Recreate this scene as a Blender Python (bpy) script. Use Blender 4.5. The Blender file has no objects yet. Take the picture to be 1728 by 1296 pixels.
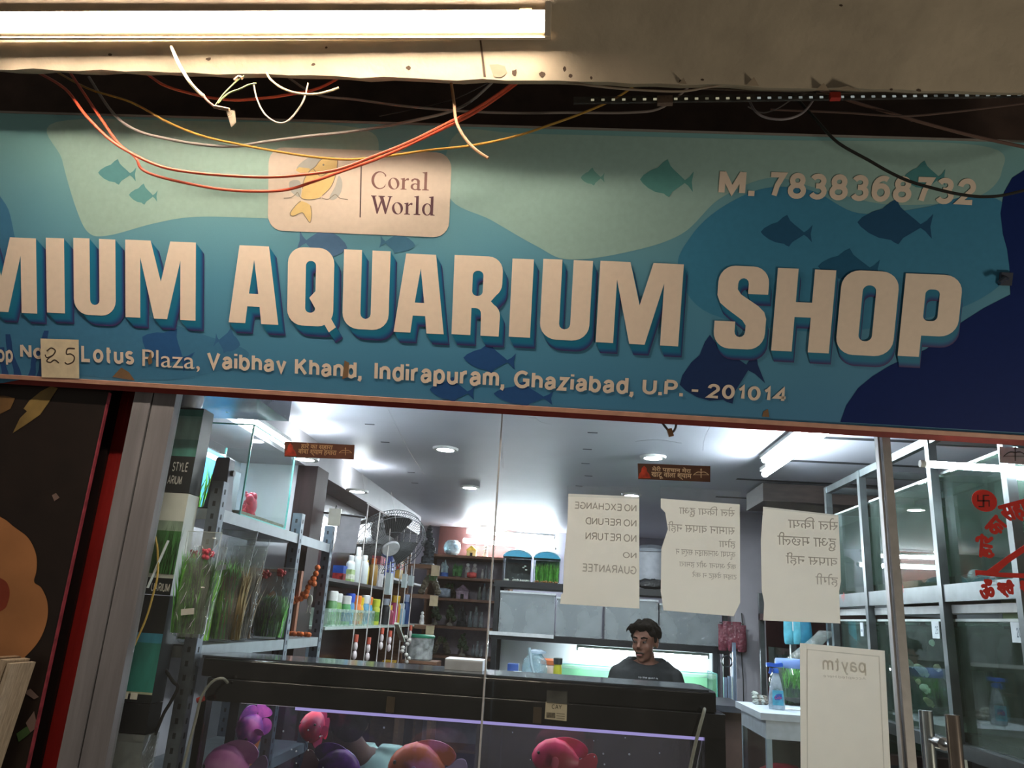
import bpy, math, random, colorsys
from mathutils import Vector, Matrix
from mathutils.geometry import tessellate_polygon
random.seed(7)
SC = bpy.context.scene
COL = SC.collection
# ------------------------------------------------------------------ camera
F_PX, PCX, PCY = 1306.0, 864.0, 648.0
def _n(v): return Vector(v).normalized()
YW = _n((86, 399, F_PX))
ZW = _n((276, -4338, F_PX)); ZW = (ZW - YW * ZW.dot(YW)).normalized()
XW = YW.cross(ZW)
CAM = Vector((0, -2.25, 1.5))
cd = bpy.data.cameras.new('camera'); cd.sensor_width = 36; cd.lens = 36 * F_PX / 1728; cd.clip_start = .02; cd.clip_end = 200
cam = bpy.data.objects.new('camera', cd); COL.objects.link(cam)
right = Vector((XW[0], YW[0], ZW[0])); down = Vector((XW[1], YW[1], ZW[1])); fwd = Vector((XW[2], YW[2], ZW[2]))
cam.matrix_world = Matrix(((right[0], -down[0], -fwd[0], CAM[0]), (right[1], -down[1], -fwd[1], CAM[1]), (right[2], -down[2], -fwd[2], CAM[2]), (0, 0, 0, 1)))
SC.camera = cam
# ------------------------------------------------------------------ view + world
vs = SC.view_settings; vs.view_transform = 'Standard'; vs.look = 'None'; vs.gamma = 1; vs.use_curve_mapping = False; vs.exposure = 0.0
SC.cycles.max_bounces = 8; SC.cycles.transparent_max_bounces = 24; SC.cycles.glossy_bounces = 4; SC.cycles.diffuse_bounces = 4
SC.cycles.caustics_reflective = False; SC.cycles.caustics_refractive = False; SC.cycles.sample_clamp_indirect = 12
SC.cycles.use_denoising = True
w = bpy.data.worlds.new('night_sky'); SC.world = w; w.use_nodes = True
w.node_tree.nodes['Background'].inputs[0].default_value = (1, .88, .74, 1)
w.node_tree.nodes['Background'].inputs[1].default_value = 0.10
ld = bpy.data.lights.new('fill_lamp', 'POINT'); ld.energy = 100; ld.color = (1, .86, .68); ld.shadow_soft_size = .25
lo_ = bpy.data.objects.new('fill_lamp', ld); COL.objects.link(lo_); lo_.location = (2.7, -1.7, .3)      # unseen lamp added low down to brighten the soffit
# lamp strengths
L_STREET = 128.0      # warm batten over the sign
L_TUBE = 150.0        # cool tubes in the shop
L_SPOT = 640.0        # ceiling downlights
# ------------------------------------------------------------------ pixel ray helpers (1728x1296 frame -> world planes)
def ray(px, py):
    d = Vector((px - PCX, py - PCY, F_PX)); return Vector((d.dot(XW), d.dot(YW), d.dot(ZW)))
def PY(px, py, y): d = ray(px, py); return CAM + d * ((y - CAM[1]) / d[1])
def PX(px, py, x): d = ray(px, py); return CAM + d * ((x - CAM[0]) / d[0])
def PZ(px, py, z): d = ray(px, py); return CAM + d * ((z - CAM[2]) / d[2])
# ------------------------------------------------------------------ materials
def lin(c):
    if isinstance(c, str): c = tuple(int(c[i:i + 2], 16) / 255 for i in (0, 2, 4))
    return tuple((x / 12.92 if x <= .04045 else ((x + .055) / 1.055) ** 2.4) for x in c) + (1,)
_M = {}
def mat(col, rough=.5, metal=0, ns=30, na=.12, bump=0, bs=None, spec=.5, trans=0, coat=0, alpha=1, name=None, stretch=None):
    key = (col, rough, metal, ns, na, bump, bs, spec, trans, coat, alpha, stretch)
    if key in _M: return _M[key]
    m = bpy.data.materials.new(name or 'paint_' + str(col)); m.use_nodes = True
    nt = m.node_tree; b = nt.nodes['Principled BSDF']
    c = lin(col)
    tc = nt.nodes.new('ShaderNodeTexCoord'); src = tc.outputs['Object']
    if stretch:
        mp = nt.nodes.new('ShaderNodeMapping'); mp.inputs['Scale'].default_value = stretch; nt.links.new(src, mp.inputs[0]); src = mp.outputs[0]
    no = nt.nodes.new('ShaderNodeTexNoise'); no.inputs['Scale'].default_value = ns; no.inputs['Detail'].default_value = 5
    nt.links.new(src, no.inputs['Vector'])
    rp = nt.nodes.new('ShaderNodeValToRGB')
    rp.color_ramp.elements[0].position = .3; rp.color_ramp.elements[1].position = .7
    rp.color_ramp.elements[0].color = tuple(x * (1 - na) for x in c[:3]) + (1,)
    rp.color_ramp.elements[1].color = tuple(min(1, x * (1 + na * .6)) for x in c[:3]) + (1,)
    nt.links.new(no.outputs[0], rp.inputs[0]); nt.links.new(rp.outputs[0], b.inputs['Base Color'])
    b.inputs['Roughness'].default_value = rough; b.inputs['Metallic'].default_value = metal
    b.inputs['Specular IOR Level'].default_value = spec; b.inputs['Transmission Weight'].default_value = trans
    b.inputs['Coat Weight'].default_value = coat; b.inputs['Alpha'].default_value = alpha
    if bump:
        n2 = nt.nodes.new('ShaderNodeTexNoise'); n2.inputs['Scale'].default_value = bs or ns * 2; n2.inputs['Detail'].default_value = 6
        nt.links.new(src, n2.inputs['Vector'])
        bp = nt.nodes.new('ShaderNodeBump'); bp.inputs['Strength'].default_value = bump; bp.inputs['Distance'].default_value = .01
        nt.links.new(n2.outputs[0], bp.inputs['Height']); nt.links.new(bp.outputs[0], b.inputs['Normal'])
    _M[key] = m; return m
def mat2(c1, c2, rough=.4, ns=10, lo=.42, hi=.58, spec=.5):
    """two-coloured skin mottled by noise"""
    key = ('two', c1, c2, rough, ns, lo, hi)
    if key in _M: return _M[key]
    m = mat(c1, rough, ns=ns, na=.0, spec=spec).copy(); r = [n for n in m.node_tree.nodes if n.type == 'VALTORGB'][0].color_ramp
    r.elements[0].position = lo; r.elements[1].position = hi; r.elements[0].color = lin(c1); r.elements[1].color = lin(c2); _M[key] = m; return m
def glow(col, s, name='lamp_glow'):
    key = ('glow', col, s)
    if key in _M: return _M[key]
    m = bpy.data.materials.new(name); m.use_nodes = True; nt = m.node_tree; nt.nodes.clear()
    e = nt.nodes.new('ShaderNodeEmission'); o = nt.nodes.new('ShaderNodeOutputMaterial')
    e.inputs[0].default_value = tuple(col) + (1,); e.inputs[1].default_value = s
    nt.links.new(e.outputs[0], o.inputs[0]); _M[key] = m; return m
def clear(tint=(1, 1, 1), refl=1.0, haze=0.0, hazecol=(.8, .85, .85), ior=1.45, bump=0, bs=20, rough=.02, name='clear_glass', hc=.6, hs=None):
    """thin see-through sheet: transparent + fresnel gloss (+ a little white haze of dust or film)"""
    key = ('clear', tint, refl, haze, hazecol, ior, bump, bs, rough, hc, hs)
    if key in _M: return _M[key]
    m = bpy.data.materials.new(name); m.use_nodes = True; nt = m.node_tree; nt.nodes.clear()
    N = nt.nodes.new; o = N('ShaderNodeOutputMaterial'); t = N('ShaderNodeBsdfTransparent'); g = N('ShaderNodeBsdfGlossy'); x = N('ShaderNodeMixShader'); f = N('ShaderNodeFresnel')
    t.inputs[0].default_value = tuple(tint) + (1,); g.inputs['Roughness'].default_value = rough; f.inputs[0].default_value = ior
    ge = N('ShaderNodeNewGeometry'); im = N('ShaderNodeMapRange'); im.inputs[3].default_value = ior; im.inputs[4].default_value = 1 / ior      # same sheen on both faces
    nt.links.new(ge.outputs['Backfacing'], im.inputs[0]); nt.links.new(im.outputs[0], f.inputs[0])
    ml = N('ShaderNodeMath'); ml.operation = 'MULTIPLY'; ml.inputs[1].default_value = refl
    nt.links.new(f.outputs[0], ml.inputs[0]); nt.links.new(ml.outputs[0], x.inputs[0])
    base = t.outputs[0]
    if haze:
        d = N('ShaderNodeBsdfDiffuse'); d.inputs[0].default_value = tuple(hazecol) + (1,); hx = N('ShaderNodeMixShader')
        tc = N('ShaderNodeTexCoord'); no = N('ShaderNodeTexNoise'); no.inputs['Scale'].default_value = hs or bs; no.inputs['Detail'].default_value = 4
        nt.links.new(tc.outputs['Object'], no.inputs['Vector'])
        mr = N('ShaderNodeMapRange'); mr.inputs[1].default_value = .3; mr.inputs[2].default_value = .75; mr.inputs[3].default_value = haze * (1 - hc); mr.inputs[4].default_value = min(1, haze * (1 + hc))
        nt.links.new(no.outputs[0], mr.inputs[0]); nt.links.new(mr.outputs[0], hx.inputs[0])
        nt.links.new(t.outputs[0], hx.inputs[1]); nt.links.new(d.outputs[0], hx.inputs[2]); base = hx.outputs[0]
    nt.links.new(base, x.inputs[1]); nt.links.new(g.outputs[0], x.inputs[2]); nt.links.new(x.outputs[0], o.inputs[0])
    if bump:
        tc2 = N('ShaderNodeTexCoord'); n2 = N('ShaderNodeTexNoise'); n2.inputs['Scale'].default_value = bs; n2.inputs['Detail'].default_value = 3; n2.inputs['Distortion'].default_value = 1.2
        nt.links.new(tc2.outputs['Object'], n2.inputs['Vector'])
        bp = N('ShaderNodeBump'); bp.inputs['Strength'].default_value = bump; bp.inputs['Distance'].default_value = .02
        nt.links.new(n2.outputs[0], bp.inputs['Height'])
        for q in (g, f): nt.links.new(bp.outputs[0], q.inputs['Normal'])
    _M[key] = m; return m
# ------------------------------------------------------------------ mesh builder (world coordinates)
REST = [None]      # height that a resting ornament must not sink under
class MB:
    def __init__(s): s.v = []; s.f = []; s.t = []
    def add(s, vs, fs):
        o = len(s.v); s.v += [Vector(p) for p in vs]; s.f += [tuple(i + o for i in q) for q in fs]; return s
    def box(s, a, b):
        x0, y0, z0 = (min(a[i], b[i]) for i in range(3)); x1, y1, z1 = (max(a[i], b[i]) for i in range(3))
        return s.add([(x0, y0, z0), (x1, y0, z0), (x1, y1, z0), (x0, y1, z0), (x0, y0, z1), (x1, y0, z1), (x1, y1, z1), (x0, y1, z1)],
                     [(0, 3, 2, 1), (4, 5, 6, 7), (0, 1, 5, 4), (1, 2, 6, 5), (2, 3, 7, 6), (3, 0, 4, 7)])
    def bar(s, a, b, w, h, up=(0, 0, 1)):
        """box section w x h from a to b"""
        a, b = Vector(a), Vector(b); d = (b - a).normalized(); u = Vector(up)
        if abs(d.dot(u)) > .95: u = Vector((0, 1, 0))
        r = d.cross(u).normalized() * w / 2; u = r.cross(d).normalized() * h / 2
        vs = [p + q for p in (a, b) for q in (-r - u, r - u, r + u, -r + u)]
        return s.add(vs, [(0, 1, 2, 3), (7, 6, 5, 4), (0, 4, 5, 1), (1, 5, 6, 2), (2, 6, 7, 3), (3, 7, 4, 0)])
    def obox(s, O, r, u, n, w, h, d):
        """box centred on O in frame (r,u,n)"""
        O = Vector(O); r, u, n = Vector(r) * w / 2, Vector(u) * h / 2, Vector(n) * d / 2
        vs = [O + i * r + j * u + k * n for k in (-1, 1) for j in (-1, 1) for i in (-1, 1)]
        return s.add(vs, [(0, 2, 3, 1), (4, 5, 7, 6), (0, 1, 5, 4), (1, 3, 7, 5), (3, 2, 6, 7), (2, 0, 4, 6)])
    def tube(s, pts, r, n=8, cap=True):
        pts = [Vector(p) for p in pts]; rr = r if isinstance(r, (list, tuple)) else [r] * len(pts)
        rings = []; ref = None
        for i, p in enumerate(pts):
            d = (pts[min(i + 1, len(pts) - 1)] - pts[max(i - 1, 0)]).normalized()
            if ref is None: ref = d.orthogonal().normalized()
            ref = (ref - d * ref.dot(d)); ref = ref.normalized() if ref.length > 1e-6 else d.orthogonal().normalized()
            e = d.cross(ref); rings.append([p + (ref * math.cos(2 * math.pi * k / n) + e * math.sin(2 * math.pi * k / n)) * rr[i] for k in range(n)])
        return s.rings(rings, cap)
    def rings(s, rings, cap=True):
        n = len(rings[0]); vs = [p for q in rings for p in q]; fs = []
        for i in range(len(rings) - 1):
            for k in range(n): fs.append((i * n + k, i * n + (k + 1) % n, (i + 1) * n + (k + 1) % n, (i + 1) * n + k))
        if cap: fs.append(tuple(range(n - 1, -1, -1))); fs.append(tuple((len(rings) - 1) * n + k for k in range(n)))
        return s.add(vs, fs)
    def lathe(s, c, prof, n=20, axis=(0, 0, 1), sx=1, sy=1, cap=True):
        """prof: (radius, height) list"""
        a = Vector(axis).normalized(); r = Vector((1, 0, 0)) if abs(a.x) < .9 else Vector((0, 1, 0)); r = (r - a * r.dot(a)).normalized(); e = a.cross(r); c = Vector(c)
        return s.rings([[c + a * h + r * (R * sx * math.cos(2 * math.pi * k / n)) + e * (R * sy * math.sin(2 * math.pi * k / n)) for k in range(n)] for R, h in prof], cap)
    def ball(s, c, r, n=12, m=8):
        rx, ry, rz = (r, r, r) if not isinstance(r, (tuple, list)) else r; c = Vector(c)
        rings = []
        for i in range(1, m):
            a = math.pi * i / m; rings.append([c + Vector((rx * math.sin(a) * math.cos(2 * math.pi * k / n), ry * math.sin(a) * math.sin(2 * math.pi * k / n), -rz * math.cos(a))) for k in range(n)])
        o = len(s.v); s.rings(rings, False); b = len(s.v); s.v += [c - Vector((0, 0, rz)), c + Vector((0, 0, rz))]
        for k in range(n): s.f.append((b, o + (k + 1) % n, o + k)); q = o + (m - 2) * n; s.f.append((b + 1, q + k, q + (k + 1) % n))
        return s
    def poly(s, fr, loops, d=0.0, thick=0.0):
        """flat shape with holes in frame fr=(O,r,u,n); loops = [outer, hole...] of (u,v)"""
        O, r, u, n = fr; t = [[Vector((p[0], p[1], 0)) for p in l] for l in loops]
        tri = tessellate_polygon(t); flat = [p for l in t for p in l]
        vs = [O + r * p.x + u * p.y + n * d for p in flat]
        a = tri and (flat[tri[0][1]] - flat[tri[0][0]]).cross(flat[tri[0][2]] - flat[tri[0][0]]).z > 0
        fs = [tuple(q) if a else tuple(reversed(q)) for q in tri]
        if r.cross(u).dot(n) < 0: fs = [tuple(reversed(q)) for q in fs]
        s.add(vs, fs)
        if thick:
            s.add([v - n * thick for v in vs], [tuple(reversed(q)) for q in fs]); o = 0
            for l in t:
                m = len(l); w_ = [vs[o + k] for k in range(m)]
                s.add(w_ + [p - n * thick for p in w_], [(k, k + m, (k + 1) % m + m, (k + 1) % m) for k in range(m)]); o += m
        return s
    def build(s, name, m, parent=None, smooth=False, loc=None, attr=None):
        if REST[0] is not None: s.v = [Vector((p[0], p[1], max(p[2], REST[0]))) for p in s.v]
        if parent is not None: loc = Vector(parent.get('_o', (0, 0, 0)))
        elif loc is None:
            mn = [min(p[i] for p in s.v) for i in range(3)]; mx = [max(p[i] for p in s.v) for i in range(3)]; loc = Vector(((mn[0] + mx[0]) / 2, (mn[1] + mx[1]) / 2, mn[2]))
        me = bpy.data.meshes.new(name); me.from_pydata([p - loc for p in s.v], [], s.f); me.update()
        if smooth:
            for p in me.polygons: p.use_smooth = True
            try: me.set_sharp_from_angle(angle=math.radians(38 if smooth is True else smooth))
            except Exception: pass
        me.materials.append(m)
        if attr: a = me.attributes.new('shade', 'FLOAT', 'POINT'); a.data.foreach_set('value', attr)
        o = bpy.data.objects.new(name, me); COL.objects.link(o)
        if parent is not None: o.parent = parent
        else: o.location = loc
        o['_o'] = tuple(loc); return o
def tag(o, label, cat, group=None, kind=None):
    o['label'] = label; o['category'] = cat
    if group: o['group'] = group
    if kind: o['kind'] = kind
    return o
def thing(name, label, cat, loc, group=None):
    o = bpy.data.objects.new(name, None); COL.objects.link(o); o.location = loc; o['_o'] = tuple(loc); o.empty_display_size = .05
    return tag(o, label, cat, group)
def struct(name, mb, m, label=None, parent=None, smooth=False):
    o = mb.build(name, m, parent, smooth)
    if parent is None: o['kind'] = 'structure'
    if label: o['label'] = label
    return o
def dup(root, loc, rotz=0, label=None, group=None, scale=None):
    r = root.copy(); COL.objects.link(r); r.location = loc; r.rotation_euler = (0, 0, rotz)
    if scale: r.scale = (scale,) * 3
    if label: r['label'] = label
    if group: r['group'] = group
    for ch in list(root.children):
        c = ch.copy(); COL.objects.link(c); c.parent = r
        for g in ch.children: d = g.copy(); COL.objects.link(d); d.parent = c
    return r
# ------------------------------------------------------------------ flat shapes
def curve_pts(pts, n=8, closed=False):
    """Catmull-Rom through pts"""
    P = [Vector(p) for p in pts]; out = []; m = len(P)
    for i in range(m if closed else m - 1):
        g = lambda k: P[k % m] if closed else P[min(max(k, 0), m - 1)]
        a, b, c, d = g(i - 1), g(i), g(i + 1), g(i + 2)
        for k in range(n):
            t = k / n; out.append(.5 * ((2 * b) + (c - a) * t + (2 * a - 5 * b + 4 * c - d) * t * t + (3 * b - a - 3 * c + d) * t ** 3))
    if not closed: out.append(P[-1])
    return out
def rrect(x0, y0, x1, y1, r, n=6):
    out = []
    for cx, cy, a0 in ((x1 - r, y1 - r, 0), (x0 + r, y1 - r, 90), (x0 + r, y0 + r, 180), (x1 - r, y0 + r, 270)):
        for k in range(n + 1): a = math.radians(a0 + 90 * k / n); out.append((cx + r * math.cos(a), cy + r * math.sin(a)))
    return out
def ell(cx, cy, rx, ry, n=24): return [(cx + rx * math.cos(2 * math.pi * k / n), cy + ry * math.sin(2 * math.pi * k / n)) for k in range(n)]
_TC = {}
def E(cx, cy, rx, ry, a0, a1, n=12): return [(cx + rx * math.cos(math.radians(a0 + (a1 - a0) * k / n)), cy + ry * math.sin(math.radians(a0 + (a1 - a0) * k / n))) for k in range(n + 1)]
# plain sans letters as centre-line strokes: capital height 1, small letters .72 high; (width, strokes)
GL = {
 'A': (.78, [[(0, 0), (.39, 1), (.78, 0)], [(.15, .33), (.63, .33)]]),
 'B': (.66, [[(0, 0), (0, 1)], [(0, 1)] + E(.36, .77, .26, .23, 90, -90) + [(0, .54)], [(0, .54)] + E(.38, .27, .28, .27, 90, -90) + [(0, 0)]]),
 'C': (.78, [E(.44, .5, .44, .5, 48, 312, 18)]),
 'D': (.74, [[(0, 0), (0, 1)], [(0, 1)] + E(.30, .5, .44, .5, 90, -90) + [(0, 0)]]),
 'E': (.64, [[(0, 0), (0, 1)], [(0, 1), (.62, 1)], [(0, .53), (.56, .53)], [(0, 0), (.64, 0)]]),
 'F': (.6, [[(0, 0), (0, 1)], [(0, 1), (.6, 1)], [(0, .52), (.52, .52)]]),
 'G': (.84, [E(.45, .5, .45, .5, 48, 318, 18) + [(.82, .17), (.82, .46), (.5, .46)]]),
 'H': (.7, [[(0, 0), (0, 1)], [(.7, 0), (.7, 1)], [(0, .53), (.7, .53)]]),
 'I': (.0, [[(0, 0), (0, 1)]]),
 'K': (.68, [[(0, 0), (0, 1)], [(0, .36), (.64, 1)], [(.24, .58), (.68, 0)]]),
 'L': (.58, [[(0, 1), (0, 0), (.58, 0)]]),
 'M': (.84, [[(0, 0), (0, 1)], [(.84, 0), (.84, 1)], [(.01, .97), (.42, .10), (.83, .97)]]),
 'N': (.7, [[(0, 0), (0, 1)], [(.7, 0), (.7, 1)], [(.01, .97), (.69, .03)]]),
 'O': (.9, [E(.45, .5, .45, .5, 0, 360, 24)]),
 'P': (.64, [[(0, 0), (0, 1)], [(0, 1)] + E(.36, .73, .28, .27, 90, -90) + [(0, .46)]]),
 'R': (.68, [[(0, 0), (0, 1)], [(0, 1)] + E(.38, .75, .28, .25, 90, -90) + [(0, .5)], [(.34, .5), (.68, 0)]]),
 'S': (.66, [E(.33, .75, .30, .25, 25, 255, 14) + E(.34, .25, .32, .25, 75, -155, 14)]),
 'T': (.7, [[(0, 1), (.7, 1)], [(.35, 1), (.35, 0)]]),
 'U': (.7, [[(0, 1)] + E(.35, .35, .35, .35, 180, 360) + [(.7, 1)]]),
 'V': (.76, [[(0, 1), (.38, 0), (.76, 1)]]),
 'X': (.72, [[(0, 0), (.72, 1)], [(0, 1), (.72, 0)]]),
 'Y': (.74, [[(0, 1), (.37, .45), (.74, 1)], [(.37, .45), (.37, 0)]]),
 'a': (.52, [E(.26, .48, .24, .23, 165, 0) + [(.5, .1), (.53, 0)], [(.5, .43), (.22, .38)] + E(.2, .19, .2, .19, 90, 270) + [(.34, .03), (.5, .2)]]),
 'b': (.56, [[(0, 0), (0, 1)], E(.28, .36, .28, .36, 0, 360, 18)]),
 'c': (.5, [E(.28, .36, .28, .36, 45, 315, 14)]),
 'd': (.56, [[(.56, 0), (.56, 1)], E(.28, .36, .28, .36, 0, 360, 18)]),
 'e': (.56, [[(0, .37), (.55, .37)] + E(.28, .36, .28, .36, 4, 315, 16)]),
 'g': (.56, [E(.28, .36, .28, .36, 0, 360, 18), [(.56, .72)] + E(.29, .0, .27, .25, 0, -160)]),
 'h': (.52, [[(0, 0), (0, 1)], [(0, .42)] + E(.26, .46, .26, .26, 170, 0) + [(.52, 0)]]),
 'i': (.0, [[(0, 0), (0, .72)], [(0, .9), (0, 1.05)]]),
 'm': (.88, [[(0, 0), (0, .72)], [(0, .44)] + E(.22, .48, .22, .24, 170, 0) + [(.44, 0)], [(.44, .44)] + E(.66, .48, .22, .24, 170, 0) + [(.88, 0)]]),
 'n': (.52, [[(0, 0), (0, .72)], [(0, .42)] + E(.26, .46, .26, .26, 170, 0) + [(.52, 0)]]),
 'o': (.6, [E(.3, .36, .3, .36, 0, 360, 18)]),
 'p': (.56, [[(0, -.28), (0, .72)], E(.28, .36, .28, .36, 0, 360, 18)]),
 'r': (.32, [[(0, 0), (0, .72)], E(.30, .40, .30, .32, 180, 80, 6)]),
 's': (.5, [E(.25, .54, .22, .18, 30, 250, 12) + E(.25, .18, .24, .18, 70, -150, 12)]),
 't': (.34, [[(.13, .98), (.13, .16)] + E(.27, .14, .14, .14, 180, 280, 5), [(0, .72), (.34, .72)]]),
 'u': (.52, [[(0, .72)] + E(.26, .26, .26, .26, 180, 350) + [(.52, .3)], [(.52, .72), (.52, 0)]]),
 'v': (.54, [[(0, .72), (.27, 0), (.54, .72)]]),
 'y': (.54, [[(0, .72), (.27, .02)], [(.54, .72), (.24, -.08), (.15, -.24), (.02, -.26)]]),
 'z': (.48, [[(0, .72), (.48, .72), (0, 0), (.48, 0)]]),
 '0': (.62, [E(.31, .5, .31, .5, 0, 360, 22)]), '1': (.36, [[(.04, .74), (.2, .82), (.3, 1), (.3, 0)]]),
 '2': (.62, [E(.31, .71, .29, .29, 175, -25, 12) + [(.0, 0), (.62, 0)]]), '3': (.6, [E(.28, .76, .27, .24, 155, -85, 12), E(.29, .27, .31, .27, 88, -155, 12), [(.2, .53), (.32, .53)]]),
 '4': (.66, [[(.5, 0), (.5, 1), (0, .27), (.68, .27)]]), '5': (.6, [[(.56, 1), (.12, 1), (.05, .5)] + E(.29, .33, .3, .33, 130, -155, 12)]),
 '6': (.62, [E(.31, .32, .31, .32, 0, 360, 18), E(.40, .5, .40, .5, 60, 200, 10)]), '7': (.6, [[(0, 1), (.6, 1), (.34, .5), (.22, 0)]]),
 '8': (.62, [E(.31, .76, .25, .24, 0, 360, 16), E(.31, .27, .31, .27, 0, 360, 18)]),
 '.': (.0, [[(0, -.12), (0, .13)]]), ',': (.02, [[(0, .09), (.01, -.10), (-.07, -.26)]]), '-': (.34, [[(0, .36), (.34, .36)]])}
def ribbon(P, w):
    """flat stroke of width w along P, mitred"""
    P = [Vector((p[0], p[1], 0)) for p in P]; n = len(P); closed = (P[0] - P[-1]).length < 1e-6; L, R = [], []
    for i in range(n):
        a = P[i] - P[i - 1] if i else (P[-1] - P[-2] if closed else P[1] - P[0]); b = P[i + 1] - P[i] if i < n - 1 else (P[1] - P[0] if closed else P[-1] - P[-2])
        a.normalize(); b.normalize(); t = (a + b); t = t.normalized() if t.length > 1e-6 else b; k = min(2.2, 1 / max(.3, t.dot(b)))
        q = Vector((-t.y, t.x, 0)) * w / 2 * k; L.append(P[i] + q); R.append(P[i] - q)
    return [(p.x, p.y) for p in L + R], [(i + n, i + n + 1, i + 1, i) for i in range(n - 1)]
def text_shape(s, wt):
    if (s, wt) in _TC: return _TC[s, wt]
    vs, fs, x = [], [], 0
    if all(c in GL or c == ' ' for c in s):
        for c in s:
            if c == ' ': x += .32; continue
            a, st = GL[c]
            for j, P in enumerate(st): p, f = ribbon(P, wt); o = len(vs); vs += [(q[0] + x, q[1], j) for q in p]; fs += [tuple(i + o for i in q) for q in f]
            x += a + wt + .13
    else:
        cu = bpy.data.curves.new('t', 'FONT'); cu.body = s; cu.size = 1; cu.resolution_u = 3; cu.fill_mode = 'FRONT'
        ob = bpy.data.objects.new('t', cu); COL.objects.link(ob)
        dg = bpy.context.evaluated_depsgraph_get(); me = bpy.data.meshes.new_from_object(ob.evaluated_get(dg))
        vs = [(v.co.x, v.co.y, 0) for v in me.vertices]; fs = [tuple(p.vertices) for p in me.polygons]
        bpy.data.objects.remove(ob); bpy.data.curves.remove(cu); bpy.data.meshes.remove(me)
    _TC[s, wt] = (vs, fs); return vs, fs
def put_text(mb, s, fr, box, d=.0005, bold=0.0, xf=None, wt=.16):
    """fit text s into box (u0,v0,u1,v1) of frame fr (u0>u1 mirrors it); wt = stroke weight, bold thickens Devanagari by that many metres"""
    vs, fs = text_shape(s, wt)
    if not vs: return mb
    if s[0] in GL: bold = 0
    x0, x1 = min(v[0] for v in vs), max(v[0] for v in vs); y0, y1 = min(v[1] for v in vs), max(v[1] for v in vs)
    O, r, u, n = fr; sg_ = 1 if box[2] > box[0] else -1; bx = bold * sg_; flip = (box[2] < box[0]) != (r.cross(u).dot(n) < 0)
    b = (box[0] + bx, box[1] + bold, box[2] - bx, box[3] - bold)
    for k, (dx, dy) in enumerate(((0, 0), (1, 0), (-1, 0), (0, 1), (0, -1), (.7, .7), (-.7, .7), (.7, -.7), (-.7, -.7)) if bold else ((0, 0),)):
        out = []
        for x, y, lay in vs:
            p = b[0] + (x - x0) / (x1 - x0) * (b[2] - b[0]) + dx * bold; q = b[1] + (y - y0) / max(1e-6, y1 - y0) * (b[3] - b[1]) + dy * bold
            if xf: p, q = xf(p, q)
            out.append(O + r * p + u * q + n * (d + k * 2e-5 + lay * 6e-5))
        mb.add(out, [tuple(reversed(q)) if flip else q for q in fs])
    return mb
# ================================================================== setting
X0, X1, YB, HC = -1.62, 2.05, 5.3, 2.3
struct('floor', MB().box((-2.6, -6, -.1), (3.2, YB + .1, 0)), mat('5a5752', .6, ns=6, na=.2))
struct('ceiling', MB().box((X0, .03, HC), (X1, YB, HC + .04)), mat('c6c7d2', .45, ns=4, na=.05))
struct('wall_left', MB().box((X0 - .05, .03, 0), (X0, YB, HC)), mat('b0aeb4', .6, ns=8))
struct('wall_right', MB().box((X1, .03, 0), (X1 + .05, YB, HC)), mat('5d6468', .6, ns=8))
struct('wall_back', MB().box((X0 - .05, YB, 0), (X1 + .05, YB + .05, HC + .04)), mat('8b8894', .6, ns=8))
struct('wall_front', MB().box((-2.6, .06, 2.16), (3.2, .14, 3.5)), mat('4a3a33', .85, ns=9, na=.35, bump=.3))
# sign frame (leans forward over the shop window)
RS = _n((15150, 872, -1306)); RS = Vector((RS.dot(XW), RS.dot(YW), RS.dot(ZW)))
DS = _n((-554, 12350, 1306)); DS = Vector((DS.dot(XW), DS.dot(YW), DS.dot(ZW))); US = -(DS - RS * DS.dot(RS)).normalized()
NS = RS.cross(US); NS = NS if NS.y < 0 else -NS
OS = PY(864, 684, -.06); SGN = (OS, RS, US, NS)
def sg(px, py):
    d = ray(px, py); q = CAM + d * ((OS - CAM).dot(NS) / d.dot(NS)) - OS; return (q.dot(RS), q.dot(US))
def sbox(x0, y0, x1, y1):
    """pixel box -> sign box, measured along the middle lines"""
    return (sg(x0, (y0 + y1) / 2)[0], sg((x0 + x1) / 2, y1)[1], sg(x1, (y0 + y1) / 2)[0], sg((x0 + x1) / 2, y0)[1])
def spts(pts): return [sg(*p) for p in pts]
# sloping plaster soffit over the sign
E0 = PY(950, 138, -.57); SL = Vector((0, -1, 1.5)).normalized(); SN = Vector((0, 1.5, 1)).normalized()
def sof(u, s, d=0): return E0 + RS * u + SL * s + SN * d   # d>0 into the slab
m = MB(); NSEG = 60; prof = [(0, 0), (1.3, 0), (1.3, .3), (0, .12)]
random.seed(3); rows = []
for i in range(NSEG + 1):
    u = -1.9 + 3.9 * i / NSEG; j = random.uniform(-.0035, .0035)
    rows.append([sof(u, a + (j if k in (0, 3) else 0), b) for k, (a, b) in enumerate(prof)])
m.rings(rows)
soffit = struct('trim_1', m, mat('b3a893', .75, ns=7, na=.16, bump=.35, bs=26), 'cream plastered soffit above the shop sign')
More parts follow.
